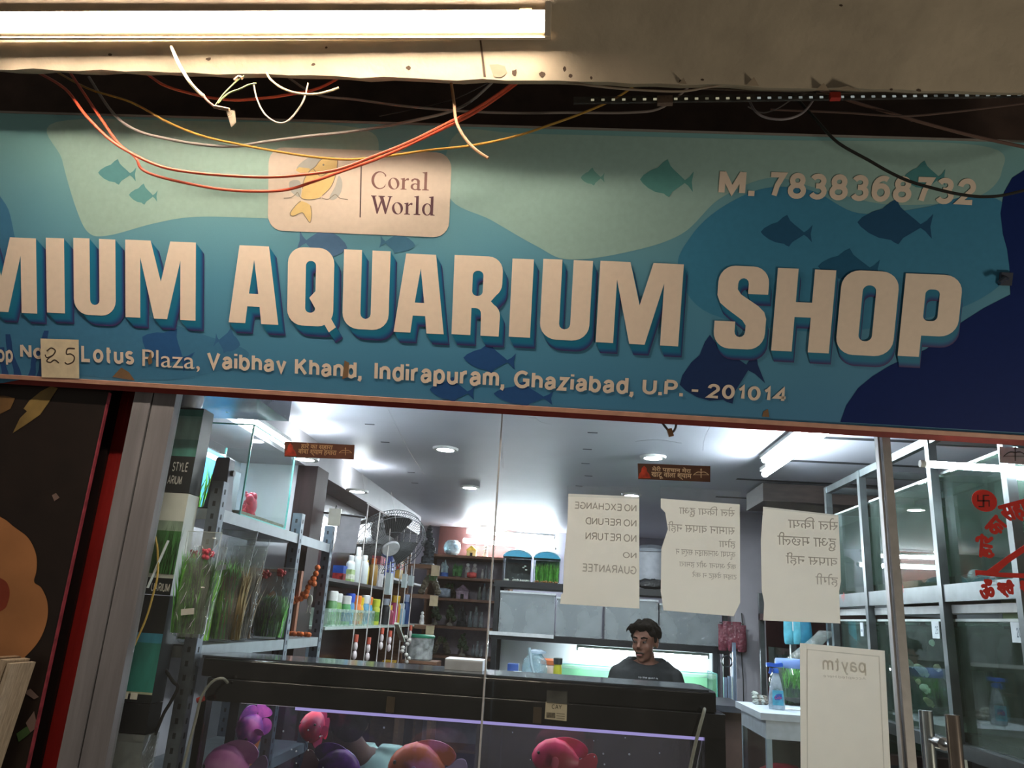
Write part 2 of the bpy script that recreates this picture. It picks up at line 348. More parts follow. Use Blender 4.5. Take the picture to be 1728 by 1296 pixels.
# crack, chips and holes in its plaster
dk = mat('4b3d31', .9)
SF = (E0, RS, SL, -SN)
def so(px, py):
    d = ray(px, py); N = SF[3]; q = CAM + d * ((E0 - CAM).dot(N) / d.dot(N)) - E0; return (q.dot(RS), q.dot(SL))
m = MB()
m.poly(SF, [[so(*p) for p in ((810, 70), (813, 70), (820, 132), (816, 132))]], .0012)
for x, y, a, b in ((350, 108, 5, 3), (690, 118, 5, 4), (528, 115, 4, 3), (182, 103, 4, 3), (915, 126, 6, 5), (963, 128, 4, 4), (998, 131, 3, 3), (953, 117, 3, 5), (868, 124, 5, 7), (1185, 131, 3, 2), (1503, 143, 3, 2), (1549, 144, 4, 3), (1420, 3, 3, 2), (22, 79, 4, 2), (550, 86, 3, 2), (1150, 134, 5, 3)):
    m.poly(SF, [[so(x + a * math.cos(k) * random.uniform(.6, 1.2), y + b * math.sin(k) * random.uniform(.6, 1.2)) for k in (0, .9, 1.8, 2.7, 3.6, 4.5, 5.4)]], .0012)
m.build('plaster_chips', dk, soffit)
m = MB().poly(SF, [[so(*p) for p in ((826, 111), (840, 110), (852, 113), (856, 124), (846, 132), (833, 131))]], .0015)
m.build('old_paint_patch', mat('8d8370', .8), soffit)
# peeling flaps at the soffit edge
m = MB()
for x, y, w_, h in ((1270, 142, 22, 12), (1388, 150, 24, 10), (1424, 150, 60, 5), (1152, 139, 14, 8)):
    a, b = PY(x - w_ / 2, y + 2, -.575), PY(x + w_ / 2, y + 3, -.575); c = PY(x + w_ * .1, y - h, -.60); m.add([a, b, c, c + Vector((0, .004, .002))], [(0, 1, 2), (0, 3, 1), (1, 3, 2), (2, 3, 0)])
m.build('peeling_flap', mat('9a8a75', .8), soffit)
# ================================================================== batten lamp
tl = thing('batten_light', 'glowing warm white batten lamp mounted on the plaster soffit above the sign', 'tube light', PY(400, 42, -.688))
ta, tb = PY(-60, 40, -.688), PY(917, 38, -.688)
ax = (tb - ta).normalized(); upv = SF[3].cross(ax); upv = upv if upv.z > 0 else -upv; nn = ax.cross(upv).normalized(); nn = nn if nn.y < 0 or nn.z < 0 else -nn
L_ = (tb - ta).length; mid = (ta + tb) / 2
nn = SF[3] - ax * SF[3].dot(ax); nn.normalize(); gap = (E0 - mid).dot(SF[3]) * -1          # tube axis to plaster
hs = mid - nn * (gap * .5 + .008) + upv * .006
MB().obox(hs, ax, upv, nn, L_ + .03, .05, gap - .018).build('housing', mat('e8dfd0', .4), tl)
HL = gap * .78
MB().obox(mid - upv * .031 + nn * (HL / 2 - gap), ax, upv, nn, L_ + .03, .002, HL).build('shade_lip', mat('d8cdbb', .5), tl)  # lip added to shade the soffit below the tube
MB().tube([ta, tb], .021, 16).build('diffuser', glow((1, .80, .62), L_STREET, 'warm_lamp_glow'), tl, True)
MB().obox(tb + ax * .011 + upv * .006 - nn * .012, ax, upv, nn, .014, .078, .066).build('end_cap', mat('c9bca8', .4), tl)
MB().obox(tb - ax * .045 + upv * .028 - nn * .016, ax, upv, nn, .03, .012, .004).build('wiring_clip', mat('c08a3c', .5), tl)
# ================================================================== sign board
sign = thing('shop_sign', 'wide blue printed aquarium shop signboard with large cream lettering, over the shop window', 'signboard', OS)
U0, V0, U1, V1 = -2.3, 0, 1.75, .792
sm = bpy.data.materials.new('printed_vinyl'); sm.use_nodes = True; nt = sm.node_tree; B = nt.nodes['Principled BSDF']
tc = nt.nodes.new('ShaderNodeTexCoord'); sx = nt.nodes.new('ShaderNodeSeparateXYZ'); ad = nt.nodes.new('ShaderNodeMath'); ad.operation = 'MULTIPLY_ADD'
no = nt.nodes.new('ShaderNodeTexNoise'); no.inputs['Scale'].default_value = 2.2
rp = nt.nodes.new('ShaderNodeValToRGB'); nt.links.new(tc.outputs['Object'], sx.inputs[0]); nt.links.new(tc.outputs['Object'], no.inputs['Vector'])
nt.links.new(no.outputs[0], ad.inputs[0]); ad.inputs[1].default_value = .22
nt.links.new(sx.outputs[2], ad.inputs[2]); nt.links.new(ad.outputs[0], rp.inputs[0])
for e, (p, c) in zip(rp.color_ramp.elements, ((.1, '4685b0'), (.78, '7cb0b6'))): e.position = p; e.color = lin(c)
e = rp.color_ramp.elements.new(.42); e.color = lin('5898b6')
nt.links.new(rp.outputs[0], B.inputs['Base Color']); B.inputs['Roughness'].default_value = .45; B.inputs['Specular IOR Level'].default_value = .3
wv = nt.nodes.new('ShaderNodeTexNoise'); wv.inputs['Scale'].default_value = 400; bp = nt.nodes.new('ShaderNodeBump'); bp.inputs['Strength'].default_value = .12; bp.inputs['Distance'].default_value = .002
nt.links.new(tc.outputs['Object'], wv.inputs['Vector']); nt.links.new(wv.outputs[0], bp.inputs['Height']); nt.links.new(bp.outputs[0], B.inputs['Normal'])
MB().poly(SGN, [[(U0, V0), (U1, V0), (U1, V1), (U0, V1)]], 0, .022).build('panel', sm, sign)
ink = lambda c: mat(c, .45, ns=60, na=.05, spec=.25)
# pale and dark water shapes of the print
def blob(name, col, pts, d, n=8): return MB().poly(SGN, [[(p[0], p[1]) for p in curve_pts([Vector(sg(*q)).to_3d() for q in pts], n, True)]], d).build(name, ink(col), sign)
blob('pale_water_print', 'a2c4bc', [(95, 206), (105, 270), (128, 350), (150, 393), (185, 397), (260, 377), (330, 366), (440, 368), (560, 372), (620, 330), (640, 260), (600, 215), (350, 205)], .0004)
blob('pale_water_print', '9abeba', [(757, 330), (830, 372), (905, 415), (960, 438), (1060, 425), (1150, 395), (1215, 335), (1300, 300), (1380, 318), (1500, 345), (1640, 335), (1690, 290), (1650, 245), (1300, 236), (900, 226), (770, 226)], .0004)
blob('mid_water_print', '4088ae', [(1145, 455), (1165, 400), (1215, 352), (1290, 318), (1370, 322), (1450, 360), (1560, 350), (1640, 330), (1700, 350), (1720, 440), (1620, 520), (1400, 560), (1200, 530)], .0007)
blob('mid_water_print', '4580a8', [(-40, 330), (10, 345), (40, 440), (120, 490), (330, 560), (420, 600), (300, 640), (100, 632), (-60, 625)], .0005)
# navy reef shapes
bz = [(1418, 712), (1428, 684), (1448, 655), (1472, 635), (1500, 618), (1522, 607), (1545, 597), (1562, 590), (1590, 570), (1618, 547), (1660, 520), (1705, 497), (1703, 450), (1699, 420), (1692, 395), (1688, 360), (1694, 325), (1708, 300), (1730, 286), (1790, 268), (1860, 300), (1860, 738)]
MB().poly(SGN, [[sg(*p) for p in bz]], .0010).build('reef_print', mat('152a66', .5, ns=60, na=.05, spec=.1), sign)
m = MB()
for bx_, h_, lean in ((8, 50, -2), (30, 72, -6), (52, 48, 4), (68, 78, 3), (96, 60, -1), (118, 30, 2)):
    p = []
    for k in range(7): t = k / 6; p.append((bx_ + lean * t * 3 - 6 * (1 - t * .4) + 2 * math.sin(t * 7), 640 - h_ * t * 1.0))
    for k in range(6, -1, -1): t = k / 6; p.append((bx_ + lean * t * 3 + 6 * (1 - t * .4) + 2 * math.sin(t * 7 + 1), 640 - h_ * t))
    m.poly(SGN, [[sg(q[0], q[1] - 4) for q in p]], .0009 + .00005 * bx_ / 20)
m.build('coral_print', ink('2b4f86'), sign)
def fish_shape(cx, cy, L, H, face=-1, ang=0, fat=1.0):
    prof = [(-.5, 0), (-.44, .15), (-.3, .33), (-.18, .42), (-.08, .62), (0, .72), (.06, .50), (.14, .36), (.26, .18), (.34, .05), (.42, .16), (.5, .36), (.47, 0), (.5, -.34), (.41, -.14), (.34, -.05), (.22, -.22), (.12, -.36), (.06, -.55), (0, -.50), (-.04, -.44), (-.2, -.4), (-.34, -.28), (-.45, -.12)]
    ca, sa = math.cos(ang), math.sin(ang); out = []
    for x, y in prof:
        x *= -face * L; y *= -H * fat
        out.append(sg(cx + x * ca - y * sa, cy + x * sa + y * ca))
    return out
for cx, cy, L, H, f, an, c in ((826, 607, 88, 40, -1, .08, '2a548e'), (763, 660, 76, 34, -1, .08, '2a548e'), (883, 668, 100, 34, -1, .08, '2c5690'), (1327, 393, 87, 42, -1, .04, '24597f'), (1510, 379, 127, 60, -1, .06, '20527a'), (1432, 452, 104, 46, -1, .05, '215e84'),
        (280, 590, 90, 56, -1, .5, '2f5f97'), (384, 578, 44, 34, 1, .2, '3c6f9f'), (671, 411, 60, 32, 1, .1, '4c7fa0'), (545, 412, 84, 50, 1, .15, '54799f'), (1215, 632, 140, 96, -1, -.25, '203868'), (1125, 305, 90, 50, -1, .05, '5b9a98'), (1000, 300, 40, 24, -1, 0, '6aa39d'), (1560, 300, 70, 40, -1, 0, '4d8e94'), (198, 293, 64, 34, -1, .05, '5f9aa0'), (242, 330, 48, 28, -1, .05, '649fa2')):
    MB().poly(SGN, [fish_shape(cx, cy, L, H, f, an)], .0012).build('fish_print', ink(c), sign)
# logo panel
lb = (sg(453, 320)[0], sg(605, 395)[1], sg(760, 330)[0], sg(605, 253)[1])
MB().poly(SGN, [rrect(*lb, .045)], .0016).build('logo_plate', mat('d9cdbf', .42, ns=60, na=.04), sign)
def sline(m, pts, wd, d, n=6, closed=False):
    P = curve_pts([Vector(sg(*q)).to_3d() for q in pts], n, closed); L, R = [], []
    for i, p in enumerate(P):
        t = (P[min(i + 1, len(P) - 1)] - P[max(i - 1, 0)]).normalized(); q = Vector((-t.y, t.x, 0)) * wd / 2; L.append(p + q); R.append(p - q)
    for i in range(len(P) - 1): m.add([OS + RS * q.x + US * q.y + NS * d for q in (R[i], R[i + 1], L[i + 1], L[i])], [(0, 1, 2, 3)])
    return m
yl = ink('dcc489'); gl = ink('b4b7b3')
lg = lambda x, y: (440 + x * .19676, 240 + y * .19676)
MB().poly(SGN, [[(p.x, p.y) for p in curve_pts([Vector(sg(*lg(*q))).to_3d() for q in ((310, 225), (400, 140), (500, 120), (540, 160), (480, 240), (380, 280))], 6, True)]], .0019).poly(SGN, [[(p.x, p.y) for p in curve_pts([Vector(sg(*lg(*q))).to_3d() for q in ((590, 480), (640, 380), (670, 290), (700, 340), (690, 430), (640, 490))], 6, True)]], .0019).poly(SGN, [[(p.x, p.y) for p in curve_pts([Vector(sg(*lg(*q))).to_3d() for q in ((250, 340), (330, 330), (350, 400), (330, 470), (260, 420))], 6, True)]], .0019).build('logo_wave', gl, sign)
body = [(355, 480), (360, 400), (375, 320), (420, 250), (470, 210), (520, 150), (600, 130), (655, 145), (660, 200), (640, 300), (600, 390), (530, 460), (440, 492)]
tail = [(345, 505), (300, 545), (255, 610), (280, 635), (355, 605), (385, 640), (425, 690), (440, 620), (430, 545)]
MB().poly(SGN, [[(p.x, p.y) for p in curve_pts([Vector(sg(*lg(*q))).to_3d() for q in body], 6, True)]], .0021).poly(SGN, [[(p.x, p.y) for p in curve_pts([Vector(sg(*lg(*q))).to_3d() for q in tail], 6, True)]], .0021).poly(SGN, [[sg(*lg(*q)) for q in ((300, 240), (330, 215), (420, 225), (440, 260), (340, 265))]], .00205).build('logo_fish', yl, sign)
m = MB()
sline(m, [lg(*q) for q in body[1:-1]], .0022, .0024); sline(m, [lg(*q) for q in tail], .0022, .0024)
sline(m, [lg(*q) for q in ((200, 480), (260, 475), (300, 450), (318, 432), (340, 470), (380, 492), (450, 492), (520, 478))], .0022, .0024); sline(m, [lg(*q) for q in ((525, 478), (580, 490), (640, 450), (680, 480), (750, 493))], .0022, .0024)
sline(m, [lg(*q) for q in ((455, 230), (480, 260), (520, 290), (600, 250))], .0022, .0024); m.poly(SGN, [[(p[0], p[1]) for p in ell(*sg(*lg(540, 195)), .003, .003, 10)]], .0024)
m.build('logo_outline', ink('8d877b'), sign)
# serif lettering on the logo
def serif(ch):
    k = 14
    if ch == 'l': return [[(.30, 0), (.30, .04), (.42, .07), (.42, .98), (.30, 1.0), (.30, 1.03), (.58, 1.08), (.58, .07), (.70, .04), (.70, 0)]], .42, .3
    if ch == 'r': return [[(0, 0), (0, .035), (.09, .06), (.09, .58), (0, .60), (0, .63), (.24, .68), (.25, .55), (.33, .64), (.45, .68), (.50, .60), (.44, .53), (.36, .56), (.25, .48), (.25, .06), (.36, .035), (.36, 0)]], .5, 0
    if ch == 'o': return [[(.33 + .33 * math.cos(2 * math.pi * i / 24), .33 + .345 * math.sin(2 * math.pi * i / 24)) for i in range(24)], [(.33 + .19 * math.cos(2 * math.pi * i / 24 + .3), .33 + .30 * math.sin(2 * math.pi * i / 24 + .0)) for i in range(24)]], .66, 0
    if ch == 'd': return [[(.30 + .30 * math.cos(2 * math.pi * i / 24), .33 + .345 * math.sin(2 * math.pi * i / 24)) for i in range(24)], [(.32 + .17 * math.cos(2 * math.pi * i / 24), .33 + .30 * math.sin(2 * math.pi * i / 24)) for i in range(24)]], .75, 0
    if ch == 'a': return [[(.28 + .26 * math.cos(2 * math.pi * i / 20), .19 + .20 * math.sin(2 * math.pi * i / 20)) for i in range(20)], [(.30 + .14 * math.cos(2 * math.pi * i / 20), .19 + .14 * math.sin(2 * math.pi * i / 20)) for i in range(20)]], .62, 0
    if ch == 'C':
        o = [(.48 + .48 * math.cos(math.radians(a)), .5 + .52 * math.sin(math.radians(a))) for a in range(38, 325, 12)]; i = [(.52 + .36 * math.cos(math.radians(a)), .5 + .46 * math.sin(math.radians(a))) for a in range(320, 40, -12)]
        return [o + [(.86, .3), (.82, .24)][:1] + i + [(.80, .72), (.86, .72)]], .92, 0
    if ch == 'W': return [[(0, 1), (0, .965), (.07, .94), (.36, -.02), (.42, -.02), (.64, .62), (.86, -.02), (.92, -.02), (1.2, .94), (1.28, .965), (1.28, 1), (1.0, 1), (1.0, .965), (1.1, .94), (.93, .3), (.74, .92), (.84, .965), (.84, 1), (.44, 1), (.44, .965), (.52, .94), (.59, .74), (.43, .27), (.24, .94), (.33, .965), (.33, 1)]], 1.2, 0
def serif_word(m, word, box):
    x = 0; items = []
    for ch in word:
        l, adv, off = serif(ch); items.append((l, x - off)); 
        if ch == 'd': items.append(([[(.5, 0), (.5, .98), (.38, 1.0), (.38, 1.03), (.66, 1.08), (.66, .06), (.76, .04), (.76, 0)]], x - off))
        if ch == 'a': items.append(([[(.40, 0), (.40, .48), (.34, .58), (.22, .6), (.17, .52), (.10, .46), (.04, .52), (.08, .62), (.24, .68), (.44, .66), (.55, .55), (.55, .07), (.64, .05), (.62, 0), (.5, -.02)]], x - off))
        x += adv + .07
    for l, dx in items: m.poly(SGN, [[(box[0] + (p[0] + dx) / x * (box[2] - box[0]), box[1] + p[1] * (box[3] - box[1])) for p in q] for q in l], .0021 + .00002 * random.random())
m = MB(); serif_word(m, 'Coral', sbox(627, 291, 727, 320)); m.build('logo_lettering', ink('8b6a66'), sign)
m = MB(); serif_word(m, 'World', sbox(626, 332, 736, 362)); m.build('logo_lettering', ink('644a52'), sign)
m = MB(); sline(m, [(610, 279), (608, 367)], .0035, .0022, 1); m.build('logo_divider', ink('564a4c'), sign)
# big block letters
def arc(cx, cy, r, a0, a1, n=6, ry=None): return [(cx + r * math.cos(math.radians(a0 + (a1 - a0) * k / n)), cy + (ry or r) * math.sin(math.radians(a0 + (a1 - a0) * k / n))) for k in range(n + 1)]
def glyph(c):
    if c == 'I': return .235, [[(0, 0), (.235, 0), (.235, 1), (0, 1)]]
    if c == 'U': return .58, [[(0, 1)] + arc(.2, .2, .2, 180, 270) + arc(.38, .2, .2, 270, 360) + [(.58, 1), (.355, 1)] + arc(.29, .2, .065, 0, -180) + [(.225, 1)]]
    if c == 'M': return .94, [[(0, 0), (0, 1), (.34, 1), (.475, .48), (.6, 1), (.94, 1), (.94, 0), (.735, 0), (.735, .76), (.56, 0), (.385, 0), (.2, .78), (.2, 0)]]
    if c == 'A': return .67, [[(0, 0), (.135, 1), (.53, 1), (.67, 0), (.44, 0), (.415, .22), (.25, .22), (.225, 0)], [(.335, .82), (.27, .385), (.395, .385)]]
    if c == 'O': return .64, [rrect(0, 0, .64, 1, .2), rrect(.245, .17, .395, .83, .07)]
    if c == 'Q': return .62, [rrect(0, 0, .6, 1, .2), rrect(.235, .17, .365, .83, .06)]
    if c == 'H': return .66, [[(0, 0), (0, 1), (.235, 1), (.235, .6), (.42, .6), (.42, 1), (.66, 1), (.66, 0), (.42, 0), (.42, .42), (.235, .42), (.235, 0)]]
    if c == 'P': return .64, [[(0, 0), (0, 1)] + arc(.44, .8, .2, 90, 0) + arc(.44, .46, .2, 0, -90) + [(.24, .26), (.24, 0)], rrect(.24, .44, .40, .82, .06)]
    if c == 'R': return .6, [[(0, 0), (0, 1)] + arc(.42, .82, .18, 90, 0) + arc(.42, .66, .18, 0, -50, 4) + [(.47, .44)] + arc(.43, .26, .16, 60, 0, 4) + [(.585, 0), (.36, 0)] + arc(.29, .28, .065, 0, 90, 4) + [(.235, .345), (.235, 0)], rrect(.235, .5, .365, .815, .06)]
    if c == 'S': return .64, [[(.63, .67)] + arc(.43, .8, .2, 0, 90) + arc(.21, .8, .2, 90, 180) + [(.01, .64), (.05, .55), (.14, .48), (.34, .35), (.385, .29)] + arc(.32, .21, .065, 0, -180) + [(.255, .33), (0, .33)] + arc(.2, .2, .2, 180, 270) + arc(.43, .2, .2, 270, 360) + [(.63, .38), (.6, .46), (.52, .53), (.3, .66), (.255, .72)] + arc(.32, .79, .065, 180, 0) + [(.385, .67)]]
LET = [('M', -56, 64, 400, 526), ('I', 80.5, 111, 402, 528), ('U', 126.5, 197, 403, 532), ('M', 213.5, 332, 407, 538), ('A', 388, 472, 415, 546), ('Q', 486.5, 567, 418, 550), ('U', 580, 658, 422.5, 556), ('A', 667, 752, 429, 562), ('R', 765, 847, 432, 566), ('I', 862, 898, 437, 569), ('U', 913.5, 997, 438.5, 574), ('M', 1009, 1149, 443, 581), ('S', 1207, 1295, 449, 589), ('H', 1306, 1404, 454, 594), ('O', 1414, 1511, 457, 600), ('P', 1520, 1617, 463, 603)]
shade = bpy.data.materials.new('letter_shade_ink'); shade.use_nodes = True; nt = shade.node_tree; B = nt.nodes['Principled BSDF']
at = nt.nodes.new('ShaderNodeAttribute'); at.attribute_name = 'shade'; rp = nt.nodes.new('ShaderNodeValToRGB'); nt.links.new(at.outputs['Fac'], rp.inputs[0]); nt.links.new(rp.outputs[0], B.inputs['Base Color']); B.inputs['Roughness'].default_value = .42
for e, (p, c) in zip(rp.color_ramp.elements, ((.0, '1f7fa0'), (1.0, '43346b'))): e.position = p; e.color = lin(c)
e = rp.color_ramp.elements.new(.55); e.color = lin('1c78a0'); e = rp.color_ramp.elements.new(.8); e.color = lin('23558c')
face = MB(); sh = MB(); att = []; NL = 14
for c, xl, xr, yt, yb in LET:
    b = sbox(xl, yt, xr, yb); wd, loops = glyph(c)
    M_ = [[(b[0] + p[0] / wd * (b[2] - b[0]), b[1] + p[1] * (b[3] - b[1])) for p in l] for l in loops]
    sets = [M_]
    if c == 'Q': sets.append([[(b[0] + p[0] / wd * (b[2] - b[0]), b[1] + p[1] * (b[3] - b[1])) for p in ((.285, .36), (.365, .45), (.64, .0), (.55, -.07))]])
    for i, l in enumerate(sets): face.poly(SGN, l, .0060 + .0002 * i)
    for k in range(1, NL + 1):
        t = k / NL
        for l in sets:
            o = len(sh.v); sh.poly(SGN, [[(p[0] + t * (.0232 - .0080 * (p[0] + .85)), p[1] - t * .031) for p in q] for q in l], .0055 - .0002 * k); att += [t] * (len(sh.v) - o)
sh.build('letter_shading', shade, sign, attr=att)
face.build('title_lettering', mat('efe0cf', .42, ns=60, na=.03), sign)
cream = mat('e6d8c8', .42, ns=60, na=.03)
for s, x0, y0, x1, y1 in (('op', -4, 590, 23, 615), ('No', 35, 582, 74, 605), ('Lotus', 138, 586, 227, 613), ('Plaza,', 241, 592, 338, 625), ('Vaibhav', 350, 598, 484, 629), ('Khand,', 498, 607, 611, 641), ('Indirapuram,', 632, 617, 852, 653), ('Ghaziabad,', 867, 630, 1070, 665), ('U.P.', 1084, 640, 1153, 667), ('-', 1167, 657, 1178, 661), ('201014', 1190, 648, 1326, 675)):
    b = sbox(x0, y0, x1, y1); sl = -.014
    put_text(MB(), s, SGN, b, .0026, wt=.235).build('address_word', cream, sign)
for s, x0, y0, x1, y1 in (('M.', 1213, 289.5, 1274, 332), ('7838368732', 1299, 296, 1646, 340.5)):
    put_text(MB(), s, SGN, sbox(x0, y0, x1, y1),   .0026, wt=.25).build('phone_lettering', cream, sign)
# bottom and top edging strips
MB().obox(OS + RS * -.27 + US * -.004 + NS * -.004, RS, US, NS, 4.06, .012, .03).build('bottom_trim', mat('c79a86', .5), sign)
MB().obox(OS + RS * -.27 + US * (V1 + .003) + NS * -.008, RS, US, NS, 4.06, .006, .026).build('top_trim', mat('8c8a86', .5), sign)
MB().obox(OS + RS * -.27 + US * -.020 + NS * -.016, RS, US, NS, 4.06, .018, .014).build('under_batten', mat('7c2a26', .6), sign)
for pp, d in ((((190, 636), (205, 620), (218, 628), (228, 642), (214, 640)), .0014), (((250, 606), (256, 592), (258, 612), (252, 616)), .0032), (((1288, 694), (1296, 690), (1298, 704), (1286, 703)), .0014), (((578, 640), (582, 608), (590, 612), (588, 636)), .0032)):
    MB().poly(SGN, [[sg(*p) for p in pp]], d).build('brown_stain', mat('7d6448', .8), sign)
# number patch pasted on the sign
pf = MB().poly(SGN, [spts([(73, 571), (137, 573), (138, 638), (75, 636)])], .0126, .0004)
patch = tag(pf.build('number_patch', mat('e2d6b8', .6), None), 'square cream patch with handwritten 25 pasted on the sign address line', 'sticker')
m = MB(); sline(m, [(84, 592), (91, 587), (98, 591), (95, 598), (87, 604), (84, 609), (90, 611), (97, 607), (104, 612)], .0042, .0130); sline(m, [(92, 600), (84, 603), (81, 598)], .0034, .0131); sline(m, [(131, 588), (119, 588), (117, 597), (124, 597), (130, 602), (128, 610), (119, 614), (114, 611)], .0042, .0130)
m.build('handwriting', mat('4a3f3a', .6), patch)
# small insulator hook beside the reef print
hk = thing('wall_hook', 'small dark metal hook on the end of the sign near the reef print', 'hook', OS + RS * sg(1690, 470)[0] + US * sg(1690, 470)[1])
q = OS + RS * sg(1695, 471)[0] + US * sg(1695, 471)[1]
MB().obox(q + NS * .006, RS, US, NS, .03, .035, .012).build('plate', mat('2c3648', .5), hk); MB().tube([q + NS * .012, q + NS * .03 - RS * .015, q + NS * .034 - RS * .03 - US * .012], .006).build('pin', mat('5a6474', .35, .7), hk)
# ================================================================== facade left of the window
def vx(px, py, y=0): return PY(px, py, y).x
ZB = 0.0
x_pl, x_gr, x_pr = vx(240, 650), vx(270, 650), vx(286, 785, .012)
struct('trim_2', MB().box((x_pl, -.03, 0), (x_gr - .003, .012, 2.16)).box((x_gr + .002, -.026, 0), (x_pr, .012, 2.16)).box((x_pl + .01, 0, 0), (x_pr - .01, .010, 2.16)), mat('797a80', .62, ns=5, na=.22, bump=.15, stretch=(6, 6, .5)), 'dull grey metal shopfront jamb beside the window')
struct('trim_3', MB().box((vx(141, 966, .085), .085, 0), (x_pl + .02, .16, 2.16)), mat('a82a26', .5, ns=9, na=.25, bump=.3, stretch=(3, 3, .6)), 'red painted post beside the grey jamb')
m = MB().box((vx(60, 966, .08), .075, 0), (vx(141, 966, .085) - .001, .16, 2.16)); struct('trim_4', m, mat('231513', .6), 'dark brown gap strip beside the red post')
po = thing('flower_poster', 'black printed panel with golden petals and a big orange flower beside the red post', 'poster', (-1.9, -.01, .0))
px_r = vx(118, 966, -.02)
PF = (Vector((0, -.02, 0)), Vector((1, 0, 0)), Vector((0, 0, 1)), Vector((0, -1, 0)))
def pw(px, py, y=-.02): q = PY(px, py, y); return (q.x, q.z)
MB().box((-2.5, -.0195, 0), (px_r, -.012, 2.16)).build('panel', mat('1d1512', .45, ns=12, na=.3), po)
MB().box((px_r - .002, -.022, 0), (px_r + .002, -.011, 2.092)).build('edge_strip', mat('8d3a48', .5, ns=40, na=.4), po)
fl = curve_pts([Vector(pw(*q)).to_3d() for q in ((-60, 850), (0, 872), (25, 890), (48, 908), (61, 935), (62, 962), (58, 982), (70, 992), (80, 1015), (80, 1045), (68, 1078), (46, 1105), (20, 1125), (-60, 1160))], 6, True)
MB().poly(PF, [[(p.x, p.y) for p in fl]], .001).build('printed_flower', mat('a06f46', .5, ns=5, na=.25), po)
MB().poly(PF, [[(p.x, p.y) for p in curve_pts([Vector(pw(*q)).to_3d() for q in ((-60, 960), (0, 975), (16, 992), (14, 1016), (0, 1032), (-60, 1050))], 6, True)]], .0016).build('printed_flower_heart', mat('7a3320', .5, ns=8, na=.3), po)
for pts, c in ((((22, 731), (45, 716), (68, 700), (82, 680), (98, 655), (86, 652), (70, 660), (50, 676), (40, 690), (46, 694), (34, 706)), '7d6a3e'), (((-20, 668), (8, 668), (26, 672), (18, 690), (0, 699), (-20, 702)), '6a5030'), (((28, 1238), (45, 1226), (60, 1228), (48, 1240), (32, 1252)), '38522f')):
    MB().poly(PF, [[pw(*q) for q in pts]], .0012).build('printed_petal', mat(c, .5, ns=14, na=.35), po)
for pts in (((88, 836), (95, 832), (101, 840), (92, 846)), ((40, 1168), (52, 1162), (66, 1176), (58, 1180)), ((44, 1220), (58, 1200), (64, 1226), (52, 1236))):
    MB().poly(PF, [[pw(*q) for q in pts]], .0014).build('scuff_mark', mat('6b5a55', .7), po)
# pile of boards leaning against the poster
for k, (x0, y0, x1, y1, wd, c, lb) in enumerate(((37, 1118, -34, 1330, .012, 'b3a794', 'pale board edge, outermost of the boards leaning on the flower poster'), (26, 1112, -48, 1330, .016, 'a89a86', 'pale worn board, second of the boards leaning on the flower poster'), (10, 1108, -66, 1330, .018, '8f7a62', 'brownish board, third of the boards leaning on the flower poster'))):
    a, b = PY(x0, y0, -.10 - .004 * k), PY(x1, y1, -.10 - .004 * k); d = (b - a).normalized(); b = a + d * (a.z / -d.z) if d.z < 0 else b
    o = tag(MB().bar(a, b, wd, .10, (0, 1, 0)).build('leaning_board', mat(c, .75, ns=20, na=.3, bump=.2, stretch=(8, 8, 1))), lb, 'board', 'boards leaning against the flower poster')
# ================================================================== glass front
GZ = 2.14
GF = (Vector((0, 0, 0)), Vector((1, 0, 0)), Vector((0, 0, 1)), Vector((0, -1, 0)))
def gp(px, py, y=0): q = PY(px, py, y); return (q.x, q.z)
xj, xd = vx(849, 683), vx(1474, 719)
pane = clear((.97, .99, .98), .42, .012, (.75, .78, .8), bs=5)
struct('window_1', MB().box((x_pr + .002, -.004, .02), (xj - .0025, .004, GZ)), pane, 'tall clear shop window pane beside the grey jamb')
struct('window_2', MB().box((xj + .0025, -.004, .02), (xd, .004, GZ)), pane, 'tall clear shop window pane with paper notices')
struct('trim_5', MB().box((xj - .0024, -.005, .02), (xj + .0024, .005, GZ)), mat('b9bdc2', .35, ns=60), 'pale seal between the two window panes')
steel = mat('c3c6c8', .25, 1, ns=40, na=.1)
struct('trim_6', MB().box((xd + .004, -.012, 0), (xd + .010, .012, GZ)).box((xd + .014, -.02, 0), (xd + .036, .016, GZ)), mat('b4b6b6', .42, .55, ns=40, na=.1), 'polished steel post beside the glass door')
dr = thing('door_1', 'clear glass door with a steel pull handle', 'door', (xd + .6, 0, 0)); dr['kind'] = 'structure'
MB().box((xd + .042, -.005, .02), (xd + 1.0, .005, GZ)).build('pane', pane, dr)
hx = PY(1606, 1206, -.06).x
hd = MB().tube([(hx, -.062, .75), (hx, -.062, PY(1606, 1206, -.062).z)], .0175, 20).build('door_handle', mat('a89f97', .22, 1), dr, True)
hx2 = PY(1562, 1199, .06).x
MB().tube([(hx2, .062, .75), (hx2, .062, PY(1562, 1199, .062).z)], .0175, 20).build('inner_bar', steel, hd, True)
zc = PY(1620, 1258, -.02).z
MB().tube([(hx2, .062, zc), (hx, -.062, zc)], .008, 12).tube([((hx + hx2) / 2, .016, zc), ((hx + hx2) / 2 , -.016, zc)], .016, 14).build('handle_bolt', steel, hd, True)
